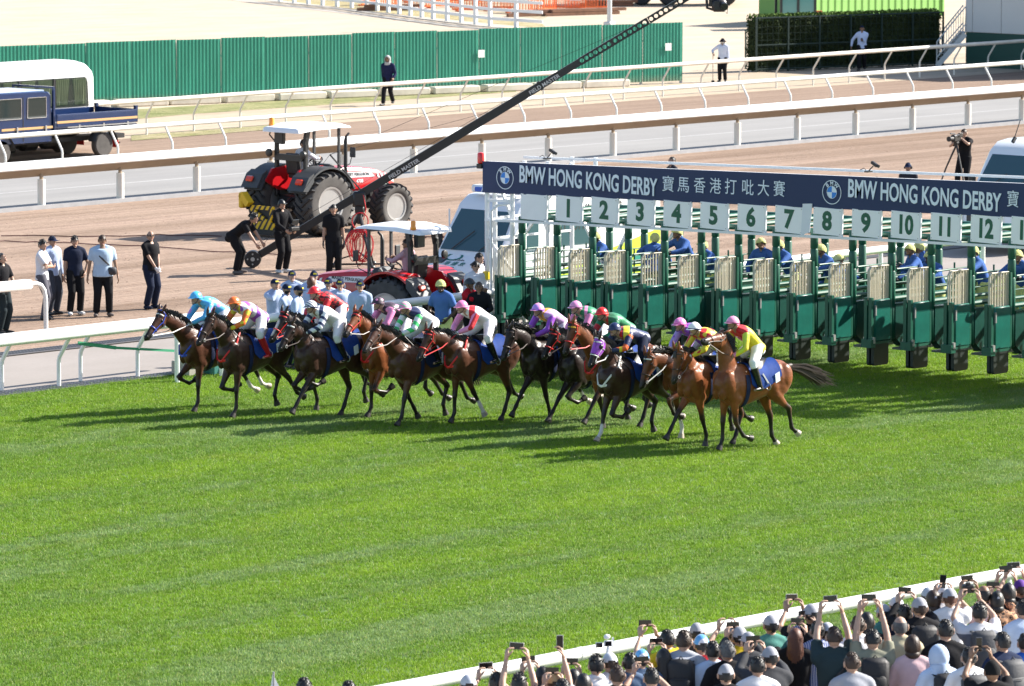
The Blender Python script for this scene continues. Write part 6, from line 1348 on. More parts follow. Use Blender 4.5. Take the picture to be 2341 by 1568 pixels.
    b = MB(); b.tube(wrap(.30, 60, 300, .012, 24), [(.045, .006)] * 25, 6, side=(0, 1, 0)); b.obj('girth', CLOTHN, o, 60)
    for s in (-1, 1):
        b = MB(); b.bar((s * .27, -.02, 1.40), (s * .31, -.12, 1.20 - dz), .03, .006, (1, 0, 0)); c_ = V3((s * .31, -.12, 1.16 - dz)); b.tube([c_ + V3((.06 * math.cos(a), 0, .06 * math.sin(a) - .02)) for a in (2 * math.pi * i / 14 for i in range(15))], .008, 5); b.obj('stirrup', STEEL, o, 60)
    if breast:
        b = MB(); zc, hh, hw_ = trunk(.70)
        pts = [V3((-.235, .30, 1.22)), V3((-.20, .66, 1.20)), V3((-.10, .82, 1.14)), V3((0, .855, 1.12)), V3((.10, .82, 1.14)), V3((.20, .66, 1.20)), V3((.235, .30, 1.22))]
        b.tube(pts, [(.022, .006)] * 7, 6, side=(0, 0, 1))
        for s in (-1, 1): b.tube([V3((s * .06, .40, 1.66)), V3((s * .19, .60, 1.46)), V3((s * .155, .78, 1.30)), V3((s * .06, .86, 1.14))], [(.016, .006)] * 4, 6)
        b.obj('breastplate', TACKC[breast], o, 60)
    if hood:   # cloth hood with dark blinker cups
        b = MB(); rg = []
        for t in (.02, .12, .24, .36, .48, .56): rx, rz_ = hsec(t); rg.append([hw(t) + sd * ((rx + .010) * math.cos(a)) + fx * ((rz_ + .010) * math.sin(a)) for a in (2 * math.pi * i / 20 for i in range(20))])
        b.loft(rg, caps=False); hd_ = b.obj('hood', hood, o, 60)
        for s in (-1, 1): b = MB(); b.ball(hw(.27, .045, s * .088), (.030, .045, .045), 12, 8); b.obj('blinker_cup', SADB, hd_, 60)
        b = MB(); b.tube([hw(t, .086) for t in (.06, .2, .34, .5)], [(.010, .004)] * 4, 6, side=tuple(sd)); b.obj('hood_stripe', TACKC['red'], hd_, 60)
    return o, dz
# ================================================================== who stands where
_dir = lambda a: -_fh * math.cos(R(a)) + _rt * math.sin(R(a))
def fc(a): d = _dir(a); return math.atan2(d[1], d[0]) - math.pi / 2     # 0 looks towards the stand, 90 to the right of the picture
def px(z, x, y):
    ox, oy, k = {'4': (0, 500, 2.75), '5': (825, 500, 2.75), '6': (1650, 500, 2.75), '3': (1650, 0, 2.75), 'A': (340, 660, 4.021), 'B': (820, 660, 4.021), 'T': (780, 520, 4.6125), '7': (1100, 1350, 3.344), '8': (1800, 1350, 3.344), 'D': (0, 0, 1)}[z]
    return (ox + x / k) * .9362, (oy + y / k) * .9362
def by_head(z, x, y, ps, rz, scale=1.0, ground=0.0, sleeve='long'):
    r = build_pose(ps, sleeve); H = r['Hc'] * scale; p = at(*px(z, x, y), H.z + ground); q = Matrix.Rotation(rz, 3, 'Z') @ V3((H.x, H.y, 0)); return V3((p.x - q.x, p.y - q.y, ground))
def by_feet(z, x, y): p = at(*px(z, x, y)); return V3((p.x, p.y, 0))

# --- horses and jockeys
def silk(name, base, kind, c2, c3=None, k=1.0):
    m, t, b = new_mat('silk_' + name); co = objco(t); s = N(t, 'ShaderNodeSeparateXYZ'); t.links.new(co, s.inputs[0]); X_, Y_, Z_ = s.outputs
    if kind == 'spots':
        v = N(t, 'ShaderNodeTexVoronoi', Scale=8.0 * k, Randomness=.35); t.links.new(co, v.inputs[0]); f = mth(t, 'LESS_THAN', v.outputs['Distance'], .36)
    elif kind == 'bands': f = mth(t, 'GREATER_THAN', mth(t, 'FRACT', mth(t, 'MULTIPLY', Y_, 6.0 * k)), .5)
    elif kind == 'hoops': f = mth(t, 'GREATER_THAN', mth(t, 'FRACT', mth(t, 'MULTIPLY', mth(t, 'SUBTRACT', Z_, Y_), 5.0 * k)), .55)
    elif kind == 'check': c = N(t, 'ShaderNodeTexChecker', Scale=11.0 * k); t.links.new(co, c.inputs[0]); f = c.outputs['Fac']
    elif kind == 'sash': f = mth(t, 'LESS_THAN', mth(t, 'ABSOLUTE', mth(t, 'SUBTRACT', mth(t, 'ADD', X_, mth(t, 'MULTIPLY', Y_, .9)), .12)), .075 * k)
    elif kind == 'yoke': f = mth(t, 'GREATER_THAN', Y_, .16 * k)
    elif kind == 'panel': f = mth(t, 'LESS_THAN', mth(t, 'ABSOLUTE', X_), .075 * k)
    elif kind == 'diamonds':
        a = mth(t, 'ABSOLUTE', mth(t, 'SUBTRACT', mth(t, 'FRACT', mth(t, 'MULTIPLY', X_, 6 * k)), .5)); c = mth(t, 'ABSOLUTE', mth(t, 'SUBTRACT', mth(t, 'FRACT', mth(t, 'MULTIPLY', mth(t, 'ADD', Y_, mth(t, 'MULTIPLY', Z_, .4)), 5 * k)), .5)); f = mth(t, 'LESS_THAN', mth(t, 'ADD', a, c), .42)
    col = mixc(t, f, base, c2)
    if c3: f3 = mth(t, 'LESS_THAN', mth(t, 'ABSOLUTE', mth(t, 'SUBTRACT', mth(t, 'ADD', X_, mth(t, 'MULTIPLY', Y_, .9)), .25)), .035); col = mixc(t, f3, col, c3)
    t.links.new(col, b.inputs['Base Color']); b.inputs['Roughness'].default_value = .45; b.inputs['Sheen Weight'].default_value = .1
    bump(t, b, noise(t, mapped(t, co, (1, .6, 1)), 11, 4), .7, .02); return m
plain = lambda n, c: mat('silk_' + n, c, .45, var=.08, bmp=.6, bscale=11)
cap_m = lambda n, c, c2=None: mat('cap_' + n, c, .3, coat=.2) if c2 is None else silk('cap_' + n, c, 'spots', c2, None, 1.9)
BAY, DBAY, BRN, BLKB, BRB = ((.23, .070, .022), (.105, .036, .016), (.060, .025, .014), (.024, .013, .010), (.27, .078, .021))
DK = (.012, .009, .008)
WH = (.78, .78, .80); NV = (.012, .022, .085); PK = (.78, .26, .48); YL = (.72, .60, .03); RD = (.58, .012, .02); GN = (.01, .20, .08); PU = (.28, .06, .48); LB = (.10, .45, .78); OR = (.78, .16, .015)
S, S2, S3 = (6, 1, 30), (-14, -20, 8), (18, 12, 38); F, F2, F3 = (50, -66, -112), (28, -78, -125), (70, -30, -76); RE, RE2 = (42, 34, 36), (-30, -34, -30)
Pb, Pb2, U, U2, Lf = (-64, -30, -70), (-50, -36, -62), (-26, 20, 30), (-52, 16, -20), (-74, 8, -50)
HY = [71.1, 70.0, 69.4, 68.5, 67.9, 66.9, 66.1, 65.2, 64.5, 63.6, 62.5, 61.7, 60.8, 60.0]
HEL = [(451.5, 677), (537, 689), (720, 665.6), (714, 698), (869, 690), (927, 700.5), (1058.6, 698), (1229.8, 704), (1320, 699), (1378, 714), (1406.6, 749), (1558.4, 738), (1589.7, 748), (1681.6, 735)]
PM = [(.80, 1.93, 1.23, 1.47), (.55, 1.94, .90, 1.44), (.74, 1.92, 1.09, 1.43), (.45, 1.83, .76, 1.37), (.49, 1.99, .93, 1.61), (.69, 1.90, 1.14, 1.49), (.79, 1.78, 1.06, 1.27), (.73, 1.84, .93, 1.29), (.52, 1.88, .76, 1.40), (.73, 2.02, .91, 1.48), (.40, 1.93, .61, 1.46), (.76, 1.62, .91, 1.05), (.40, 1.79, .49, 1.22), (.22, 2.05, .78, 1.97)]
HS = [ # coat, legs FL FR HL HR, tack, extras, horse label
 (DBAY, (S, F, Pb, Pb2), 'blue', dict(reins='white', breast='blue', brow='white', socks=(2, 3), turn=8), 'dark bay leading horse with blue bridle and breastplate, nose ahead of the rest'),
 (BRN, (S, F2, Pb2, U2), 'brown', dict(breast='red', turn=6), 'dark brown horse with brown bridle and red breastplate beside the leader'),
 (BLKB, (F, S2, U2, Pb), 'red', dict(blaze=1.0, reins='red'), 'nearly black horse with red bridle and white face under the red jockey'),
 (BRN, (RE, F, Pb, U), 'brown', dict(brow='white', turn=4), 'dark bay horse with pale browband carrying the white and navy jockey'),
 (BRB, (F2, S, Pb2, Lf), 'red', dict(breast='red', turn=18, cloth_m=CLOTHN), 'bright bay horse with red bridle looking left between two darker horses'),
 (DBAY, (S3, RE2, Pb, U2), 'brown', dict(number='10', cloth_m=CLOTHN, turn=14), 'dark bay horse with a number ten saddle cloth and brown bridle'),
 (DBAY, (RE2, S, U, Pb), 'red', dict(breast='red', reins='red', blaze=.5, socks=(0,), brow='red'), 'bay horse with red bridle, red reins and red breastplate'),
 (BLKB, (S2, RE, Pb, Pb2), 'brown', dict(socks=(2, 3), mane_up=.9), 'almost black horse with arched neck and two white hind socks'),
 (BLKB, (F, RE, U2, Pb2), 'red', dict(turn=-6), 'black-brown horse with red bridle squeezed against a lighter bay'),
 (BAY, (RE, S2, U, Lf), 'red', dict(brow='yellow', breast='red', reins='red', turn=-4), 'bay horse with red bridle and yellow browband'),
 (BRN, (F2, S3, Pb, U2), 'white', dict(reins='white', breast='white', socks=(1, 2)), 'dark horse in a purple hood with white reins'),
 (BAY, (F3, S2, U2, Pb2), 'brown', dict(brow='white', reins='white', mane_up=.9, socks=(1,), turn=-8), 'bay horse with lowered head and white browband'),
 (BRB, (S2, RE, U, Pb), 'brown', dict(turn=-6), 'bright bay horse with head down, next to the one throwing its head up'),
 (BRB, ((-6, -36, -72), (6, 1, 24), (-54, -12, -55), (-26, -6, -38)), 'brown', dict(turn=10, tail=1, pale=(2, 3)), 'bright bay horse throwing its head up, rightmost of the field'),
]
JK = [ # body silk, sleeve silk, helmet, boots, label
 (silk('j1', LB, 'spots', (.55, .25, .65), None, .7), silk('s1', LB, 'spots', (.55, .25, .65), None, .6), cap_m('sky', (.08, .45, .80)), 'black', 'jockey in sky blue silks with pale purple spots on the leading horse'),
 (silk('j2', WH, 'bands', PU, YL, .8), silk('s2', OR, 'spots', YL, None, .9), cap_m('orange', (.80, .16, .03), None), 'red', 'jockey with orange helmet and orange sleeves'),
 (silk('j3', RD, 'check', (.05, .01, .012), None, 1.2), plain('s3', RD), cap_m('red', (.70, .015, .02)), 'black', 'jockey in red and black check with red helmet, farthest from the stand'),
 (silk('j4', WH, 'sash', NV, None, .7), silk('s4', WH, 'hoops', NV, None, 1.2), silk('c4', WH, 'hoops', NV, None, 3.2), 'black', 'jockey in white with navy sleeve hoops and striped helmet'),
 (silk('j5', (.03, .012, .03), 'spots', PK, None, .5), plain('s5', PK), cap_m('dark_hearts', (.03, .012, .03), PK), 'black', 'jockey with pink sleeves and dark spotted helmet'),
 (silk('j6', WH, 'yoke', NV, None, 1.0), silk('s6', WH, 'hoops', (.06, .62, .16), None, .9), silk('c6', PK, 'hoops', (.25, .65, .35), None, 2.4), 'black', 'jockey in white and navy with green sleeve bands'),
 (silk('j7', WH, 'sash', RD), silk('s7', RD, 'panel', PK, None, 3.0), cap_m('pink_star', (.80, .22, .45), None), 'black', 'jockey with red sleeves, red cross sash and pink helmet'),
 (silk('j8', (.55, .36, .62), 'panel', (.72, .36, .02), None, 1.0), plain('s8', PU), silk('c8', PK, 'bands', (.45, .25, .75), None, 1.2), 'black', 'jockey in purple with an orange front panel'),
 (silk('j9', GN, 'sash', PK, None, .5), plain('s9', PK), cap_m('pink9', (.75, .30, .55)), 'black', 'jockey with green body, pink sleeves and pink helmet'),
 (silk('j10', GN, 'yoke', (.02, .16, .07), RD, 1.0), silk('s10', GN, 'hoops', RD, None, .5), cap_m('red10', (.68, .02, .015)), 'black', 'jockey in green and red with a plain red helmet'),
 (silk('j11', NV, 'sash', YL, RD, 1.0), silk('s11', NV, 'hoops', (.75, .12, .02), YL, .45), cap_m('navy', NV), 'black', 'jockey in navy with yellow and red sash on the purple-hooded horse'),
 (silk('j12', (.02, .30, .62), 'panel', PU, None, 2.2), silk('s12', (.45, .30, .68), 'spots', PU, None, .8), cap_m('magenta', (.80, .18, .50), (.85, .45, .65)), 'black', 'jockey in blue and purple with magenta helmet'),
 (silk('j13', YL, 'diamonds', RD), silk('s13', YL, 'diamonds', RD, None, 1.2), cap_m('white_star', WH, None), 'black', 'jockey in red and yellow diamonds with white helmet'),
 (silk('j14', YL, 'yoke', RD, None, .75), silk('s14', YL, 'diamonds', (.55, .68, .05), PK, 1.0), cap_m('pink14', (.80, .30, .50)), 'black', 'jockey in red yoke and lime sleeves with pink helmet on the head-tossing horse'),
]
BOOTM = {'black': mat('boot_black', (.012, .012, .013), .25), 'red': mat('boot_red', (.45, .012, .02), .35)}
GOG = mat('goggles_dark', (.015, .015, .018), .15); RIMB = [mat('rim_' + str(i), c, .4) for i, c in enumerate(((.05, .35, .7), OR, RD, NV, (.03, .012, .03), PK, PK, PU, (.2, .05, .15), RD, NV, (.4, .03, .2), NV, (.3, .05, .15)))]
for i in range(14):
    ps = 'jockey_up' if i == 13 else ('jockey_low' if i == 10 else 'jockey'); r = build_pose(ps, 'silk'); hx = .45 if i == 13 else .5
    tgt = atY(*HEL[i], HY[i]); lx = tgt.x + hx; rz = R(90) + R((-5, -3, -2, -4, -6, -2, -4, 0, -5, -3, -2, -5, -3, -9)[i]); Hc = r['Hc']; q = Matrix.Rotation(rz, 3, 'Z')
    jz = tgt.z - .035 - Hc.z; jy = hx - Hc.y; dx, pz, dx2, mz = PM[i]; coat, legs, tack, kw, lab = HS[i]; cm = coat_mat('coat_%02d' % i, tuple(c * (0.94 + .02 * (i * 7 % 5)) for c in coat), DK)
    purple = silk('hood', (.32, .05, .50), 'spots', (.42, .10, .55), None, 1.5) if i == 10 else None
    o, dz = horse(lab, (lx, HY[i], 0), rz, cm, (hx + dx, pz + .05), (hx + dx2, mz + .05), [('', a) for a in legs], tack, i, hood=purple, hands=(r['wr'][1].y + jy, r['wr'][1].z + jz), **kw)
    loc = V3((lx, HY[i], jz)) + q @ V3((0, jy, 0)); b_, s_, c_, bt, jl = JK[i]
    o2, _ = person(jl, loc, rz, ps, ('light', 'mid')[i % 2], b_, TROU['white'] if i != 10 else TROU['navy'], BOOTM[bt], None, (('helmet', c_), ('helmet_band', RIMB[i]), ('goggles', GOG), ('chin_strap', BLK)), 'silk', 1.0, 'jockeys riding out of the gate', None if i % 3 else mat('glove_white', (.7, .7, .72), .7), s_, 'jockey')
    if i in (1, 5, 10, 3):   # whips held in the hand
        w0 = loc + q @ r['wr'][-1]; w = thing('whip', ('', 'black whip held by the jockey in orange', '', 'black whip held by the white and navy striped jockey', '', 'thin whip held by the jockey with green sleeve bands', '', '', '', '', 'thin whip held by the navy jockey on the purple-hooded horse')[i], 'whip', w0, rz); b = MB(); b.tube([(0, .05, .08), (-.02, -.05, -.03)], .012, 6); b.obj('grip', BLK, w); b = MB(); b.tube([(-.02, -.05, -.03), (-.12, -.30, -.30), (-.18, -.42, -.48)], [.009, .006, .004], 5); b.obj('shaft', BLK, w)

# --- shirts
C = lambda n, *c: cloth('cloth_' + n, c)
OFF = C('office_blue', .38, .46, .64); WSH = C('white_shirt', .64, .66, .72); NPO = C('navy_polo', .014, .019, .040); BTE = C('black_tee', .012, .012, .014); PALE = C('pale_blue', .36, .47, .60); WORK = C('work_blue', .050, .115, .33); POLO = C('polo_blue', .085, .17, .43)
LIMC = C('cap_lime', .56, .56, .24); CAPN = C('cap_navy', .014, .022, .055); CAPG = mat('cap_grey', (.33, .335, .37), .8, var=.08, scale=8, bmp=.3); CAPL = mat('cap_light', (.48, .50, .55), .8, var=.08, scale=8, bmp=.3); LENS = mat('lens_dark', (.012, .012, .014), .12); MASKM = C('mask_white', .7, .7, .7); MASKB = C('mask_black', .02, .02, .022)
CAPTXT = mat('cap_yellow', (.75, .62, .03), .6)
# --- men along the left
def stand(lab, z, fx, fy, ps, a, **k): return person(lab, by_feet(z, fx, fy), fc(a), ps, **k)
stand('man in black top looking down at a device at the left edge', '4', 15, 868, 'phone_low', 55, shirt=BTE, trousers=C('dark_jean', .02, .03, .035), sleeve='short', skin='mid', hair=('short', 'grey'), wear=(('headphones', BLK),))
stand('man in white shirt with folded arms and grey trousers', '4', 285, 768, 'crossed', 75, shirt=WSH, trousers=TROU['grey'], sleeve='short', hair=('spiky', 'black'), shoes=TROU['shoe'])
stand('man in navy cap and pale shirt half hidden behind the man with folded arms', '4', 352, 737, 'relaxed', 45, shirt=OFF, trousers=C('trouser_slate', .05, .055, .07), wear=(('cap', CAPN),))
stand('man in navy polo with one hand on his hip and white shoes', '4', 505, 738, 'on_hip', 20, shirt=NPO, trousers=TROU['black'], sleeve='short', hair=('spiky', 'black'), shoes=TROU['shoe_white'], wear=(('spectacles', BLK), ('collar', NPO)))
stand('heavy man in pale blue shirt with a dark shoulder bag', '4', 690, 748, 'relaxed_wide', 12, shirt=PALE, trousers=TROU['black'], sleeve='short', hair=('short', 'brown'), skin='tan', shoes=TROU['shoe_brown'], wear=(('spectacles', BLK), ('sling', mat('bag_dark', (.03, .03, .035), .6)), ('collar', PALE)), scale=1.03)
stand('man in black T-shirt and sunglasses with clasped hands', '4', 1010, 697, 'clasped', 50, shirt=BTE, trousers=TROU['navy'], sleeve='short', hair=('balding', 'black'), wear=(('sunglasses', LENS),), shoes=TROU['navy'], gloves=mat('glove_white', (.7, .7, .72), .7))
b = MB(); b.cbox((-.24, -.02, .90), (.10, .16, .26), .03); b.obj('tool_pouch', mat('pouch_dark', (.06, .012, .012), .6), PEOPLE[-1])
g, r = stand('man in black bending over the low end of the camera crane', '4', 1600, 462, 'bending', 72, shirt=BTE, trousers=TROU['black'], sleeve='short', hair=('spiky', 'black'), wear=(('headphones', BLK),), shoes=TROU['shoe_brown'])
g, r = stand('man in black sweatshirt, cap and headphones working the crane controls', '4', 1890, 455, 'operating', 42, shirt=BTE, trousers=TROU['black'], hair=('flat', 'black'), wear=(('cap', BLK), ('headphones', BLK)), shoes=TROU['shoe_white'])
p = g.location + Matrix.Rotation(g.rotation_euler[2], 3, 'Z') @ V3((0, .46, 1.06)); t = thing('crane_controller', 'small black crane controller in the hands of the man with headphones', 'controller', p, g.rotation_euler[2]); b = MB(); b.cbox((0, 0, 0), (.26, .14, .1), .02); b.obj('case', BLK, t); b = MB(); b.tube([(-.09, 0, .05), (-.09, .02, .14)], .014, 6); b.tube([(.09, 0, .05), (.09, .02, .14)], .014, 6); b.obj('stick', BLK, t); b = MB(); b.cbox((0, .06, .16), (.2, .02, .14), .01, Euler((-.3, 0, 0)).to_matrix()); b.obj('screen', glass_mat('screen_dark', (.02, .03, .035), .1), t)
stand('man in black polo standing against the crane tripod', '4', 2240, 492, 'relaxed', 8, shirt=BTE, trousers=TROU['black'], sleeve='short', hair=('short', 'black'), wear=(('collar', BTE),), gloves=BLK)
# --- drivers
p = tr1.location + V3((.10, 0, .66)); person('tractor driver in white shirt and sunglasses on the far tractor', p, tr1.rotation_euler[2] - R(90), 'driver_look', 'mid', WSH, TROU['navy'], None, ('short', 'black'), (('sunglasses', LENS),))
p = tr2.location + Matrix.Rotation(tr2.rotation_euler[2], 3, 'Z') @ V3((.10, 0, .56)); person('tractor driver in pink and grey shirt on the near tractor', p, tr2.rotation_euler[2] - R(90), 'driver', 'tan', C('pink_grey', .50, .33, .38), TROU['navy'], None, ('short', 'black'), (), 'long', .92)
# --- far walkers and camera crew
person('walker in navy jacket with pale hood in front of the green hoarding', by_feet('D', 948, 257), fc(-18), 'walking', 'tan', C('navy_jacket', .016, .020, .060), TROU['black'], None, None, (('hood', C('hood_grey', .40, .40, .40)),))
o, r = person('person in pale jacket, dark sun hat and mask with a thin stick', by_feet('D', 1764, 200), fc(-12), 'stick', 'mid', C('pale_jacket', .62, .66, .78), TROU['black'], None, ('bob', 'black'), (('bucket', C('hat_black', .015, .015, .02)), ('face_mask', MASKM)), scale=.93)
p = o.location + Matrix.Rotation(o.rotation_euler[2], 3, 'Z') @ (r['wr'][1] * .93); t = thing('walking_stick', 'thin stick held by the person in the dark sun hat', 'stick', (p.x, p.y, 0)); b = MB(); b.tube([(0, 0, .02), (0, 0, 1.12)], .014, 6); b.obj('shaft', mat('stick_grey', (.3, .28, .25), .6), t); b = MB(); b.box((0, 0, .03), (.12, .05, .06)); b.obj('foot', BLK, t)
o, r = person('person in pale blue shirt and navy cap checking a phone by the hedge', by_feet('D', 2104, 172), fc(-8), 'walking_phone', 'tan', C('sky_shirt', .50, .58, .78), TROU['black'], None, None, (('cap', CAPN),))
def phone(lab, o, local, rot=(0, 0, 0), port=False, lit=False, scale=1.0):
    M_ = Matrix.Translation(o.location) @ Matrix.Rotation(o.rotation_euler[2], 4, 'Z'); p = M_ @ (V3(local) * o.scale[0]); t = thing('phone', lab, 'phone', p); t.rotation_euler = (Matrix.Rotation(o.rotation_euler[2], 3, 'Z') @ Euler(rot).to_matrix()).to_euler()
    if not PH_ME: 
        b = MB(); b.cbox((0, 0, 0), (.162, .0095, .078), .004); PH_ME.append(b.mesh('case', [None])); b = MB(); b.box((0, -.0055, 0), (.148, .002, .070)); PH_ME.append(b.mesh('screen', [None])); b = MB(); b.cbox((.055, .007, .018), (.035, .006, .034), .002); PH_ME.append(b.mesh('camera_bump', [None]))
    for nm, me, m in zip(('case', 'screen', 'camera_bump'), PH_ME, (PHC[rng.randrange(3)], PHS, PHC[0])): c = link(nm, me, t); setmats(c, [m]); c.rotation_euler = (0, R(90) if port else 0, 0)
    return t
PH_ME = []; PHC = [mat('phone_black', (.012, .012, .014), .3), mat('phone_grey', (.06, .065, .08), .3), mat('phone_pale', (.35, .34, .36), .35)]; PHS = mat('phone_screen', (.010, .009, .012), .08)
phone('phone in the hand of the person by the hedge', o, r['wr'][-1] + V3((.03, .10, .02)), (R(-40), 0, 0), True)
ps_ = by_head('3', 1935, 895, 'cameraman', fc(-35), 1.02, sleeve='short'); o, r = person('camera operator in black T-shirt behind a tripod camera on the dirt', ps_, fc(-35), 'cameraman', 'light', BTE, TROU['black'], None, ('short', 'brown'), (), 'short', 1.02)
Mx = Matrix.Rotation(fc(-35), 3, 'Z'); t = thing('video_camera', 'black video camera on a tripod in front of its operator', 'video camera', ps_ + Mx @ V3((0, .46, 0)), fc(-35))
b = MB(); b.cbox((0, 0, 1.52), (.14, .44, .2), .03); b.cbox((0, -.2, 1.6), (.08, .2, .1), .02); b.obj('body', BLK, t); b = MB(); b.tube([(0, .22, 1.52), (0, .30, 1.52), (0, .42, 1.52)], [.06, .06, .075], 12); b.obj('lens', BLK, t, 40); b = MB(); b.cbox((-.1, -.05, 1.62), (.02, .12, .1), .01); b.tube([(.05, 0, 1.64), (.05, .25, 1.66)], .018, 6); b.obj('monitor', BLK, t); b = MB(); b.cbox((0, 0, 1.38), (.12, .16, .1), .02); b.tube([(0, -.05, 1.36), (.12, -.45, 1.28)], .014, 6); b.obj('head', BLK, t)
for k in range(3): a = R(30 + 120 * k); b = MB(); b.tube([(0, 0, 1.34), (.28 * math.cos(a), .28 * math.sin(a), .7), (.52 * math.cos(a), .52 * math.sin(a), .02)], [.03, .024, .018], 8); b.obj('leg', BLK, t)
person('person in navy cap and headphones showing just above the banner', by_head('3', 1560, 1125, 'relaxed', fc(-20)), fc(-20), 'relaxed', 'mid', C('dark_top', .03, .03, .04), TROU['black'], None, None, (('cap', CAPN), ('headphones', BLK)))
person('dark-haired person stooping just above the banner with a small camera', by_head('D', 1640, 394, 'phone_low', fc(-60)), fc(-60), 'phone_low', 'mid', C('dark_top', 0, 0, 0), TROU['black'])
# --- officials in pale shirts and navy caps behind the rail
def cap_text(o, r, s=1.0):
    c = [k for k in bpy.data.objects if k.parent is o and k.name.startswith('cap')]
    if c: (lambda b_: ([b_.hull([(x0, .093, .050), (x0 + .013, .093, .050), (x0 + .009, .088, .080), (x0 - .004, .088, .080), (x0, .107, .050), (x0 + .013, .107, .050), (x0 + .009, .098, .080), (x0 - .004, .098, .080)]) for x0 in (-.034, -.015, .004, .023)], b_.obj('cap_badge', CAPTXT, c[0], kind='stuff')))(MB())
GRP = 'officials in pale shirts behind the rail'
for z, x, y, ps, a, w, lab in (('A', 1330, 140, 'chin', 35, 'c', 'official in pale shirt with a hand to his chin, leftmost of the group'), ('A', 1445, 190, 'clasped', 70, 'm', 'official in pale shirt with black mask facing right'), ('A', 1500, 55, 'relaxed', 5, 'c', 'official in pale shirt standing behind the one with a hand to his chin'), ('A', 1560, 205, 'watching', 75, 'm', 'official in pale shirt with dark mask beside the black-masked one'), ('A', 1715, 60, 'relaxed_wide', 15, 'c', 'broad official in pale shirt behind the red-helmeted jockey'), ('A', 1688, 120, 'watching', 165, 'h', 'brown-haired official in pale shirt turned away from the stand'), ('A', 1858, 130, 'clasped', 10, 's', 'official in pale shirt and dark glasses, head bowed, left of the maker name'), ('A', 1972, 140, 'clasped', 20, 's', 'official in pale shirt with dark glasses beside the bonnet'), ('B', 238, 155, 'relaxed', 2, 'c', 'official in pale blue shirt standing square to the rail, rightmost of the group')):
    rz = fc(a); wear = [('collar', OFF)]
    if w != 'h': wear.append(('cap', CAPN))
    if w == 'm': wear.append(('face_mask', MASKB))
    if w == 's': wear.append(('sunglasses', LENS))
    o, r = person(lab, by_head(z, x, y, ps, rz, .98), rz, ps, 'light' if w != 'm' else 'mid', OFF, TROU['navy'], None, ('bob', 'auburn') if w == 'h' else None, wear, 'long', .98, GRP)
    if w != 'h': cap_text(o, r)
# --- people at the left end of the gate
rz = fc(-28); person('dark-skinned gate handler in blue polo and lime breeches leaning by the rail', by_head('5', 690, 545, 'thumb_belt', rz, 1.02, 0, 'short'), rz, 'thumb_belt', 'dark', POLO, TROU['lime'], None, None, (('skull_cap', LIMC), ('chin_strap', BLK), ('collar', POLO)), 'short', 1.02)
rz = fc(60); person('rider in red top and dark helmet with back to the tractor', by_head('T', 1690, 800, 'phone_up', rz, .95), rz, 'phone_up', 'tan', C('red_top', .42, .012, .020), TROU['black'], None, None, (('skull_cap', mat('helmet_charcoal', (.025, .03, .035), .5)), ('chin_strap', BLK)), 'long', .95)
rz = fc(-5); person('woman in black top and glasses beside the red-topped rider', by_head('T', 1795, 835, 'watching', rz, .93), rz, 'watching', 'tan', BTE, TROU['black'], None, ('tied', 'brown'), (('spectacles', BLK),), 'long', .93)
rz = fc(18); person('man in white open-necked shirt and sunglasses by the gate tower', by_head('T', 1760, 605, 'relaxed', rz), rz, 'relaxed', 'light', WSH, TROU['navy'], None, ('short', 'black'), (('sunglasses', LENS), ('collar', WSH)))
rz = fc(70); person('dark-haired man in white shirt behind the one in sunglasses', by_head('T', 1800, 512, 'relaxed', rz), rz, 'relaxed', 'light', WSH, TROU['navy'], None, ('short', 'black'), (('collar', WSH),))
# --- handlers standing on the ledges between the stalls
for i, (z, x, y, X_, ps, a, dk, lab) in enumerate((('5', 1728, 220, 83.6, 'handler', -62, 1, 'gate handler in work blue bending left behind board 2'), ('5', 2128, 228, 84.2, 'handler_side', 168, 0, 'gate handler in work blue seen from behind under board 3'), ('5', 2278, 190, 83.4, 'handler', -50, 0, 'gate handler in work blue leaning under board 4'), ('6', 178, 275, 83.7, 'handler', -55, 1, 'dark gate handler in work blue looking left beneath board 5'), ('6', 572, 262, 83.4, 'handler_side', -30, 0, 'bearded gate handler in work blue facing out beneath board 6'), ('6', 690, 275, 83.6, 'handler', -58, 1, 'gate handler in work blue with dark face beneath board 7'), ('6', 972, 305, 83.3, 'handler', -58, 0, 'gate handler in work blue reaching down left beneath board 8'), ('6', 1095, 372, 83.8, 'handler', 60, 0, 'gate handler in work blue doubled over with only the cap and back showing'), ('6', 1572, 305, 83.3, 'handler_side', -70, 0, 'gate handler with sunglasses and striped cap beneath board 10'), ('6', 1700, 355, 84.0, 'handler', -35, 1, 'gate handler in work blue crouching right of the one in sunglasses'), ('6', 1998, 318, 83.4, 'handler_side', -78, 0, 'gate handler stretching a long arm to the left beneath board 12'), ('6', 2295, 345, 83.2, 'handler', -25, 0, 'gate handler in work blue at the right edge beneath board 13'), ('6', 1632, 290, 84.6, 'handler', -100, 0, 'gate handler half hidden behind the one in sunglasses'))):
    r = build_pose(ps, 'long'); rz = fc(a); p = atX(*px(z, x, y), X_); H = r['Hc']; q = Matrix.Rotation(rz, 3, 'Z') @ V3((H.x, H.y, 0))
    wear = [('skull_cap', LIMC), ('chin_strap', BLK), ('collar', WORK)] + ([('sunglasses', LENS)] if 'sunglasses and' in lab else [])
    person(lab, V3((p.x - q.x, p.y - q.y, p.z - H.z)), rz, ps, 'dark' if dk else 'tan', WORK, TROU['lime'], None, None, wear, 'long', 1.0, 'gate handlers in blue', BLK)

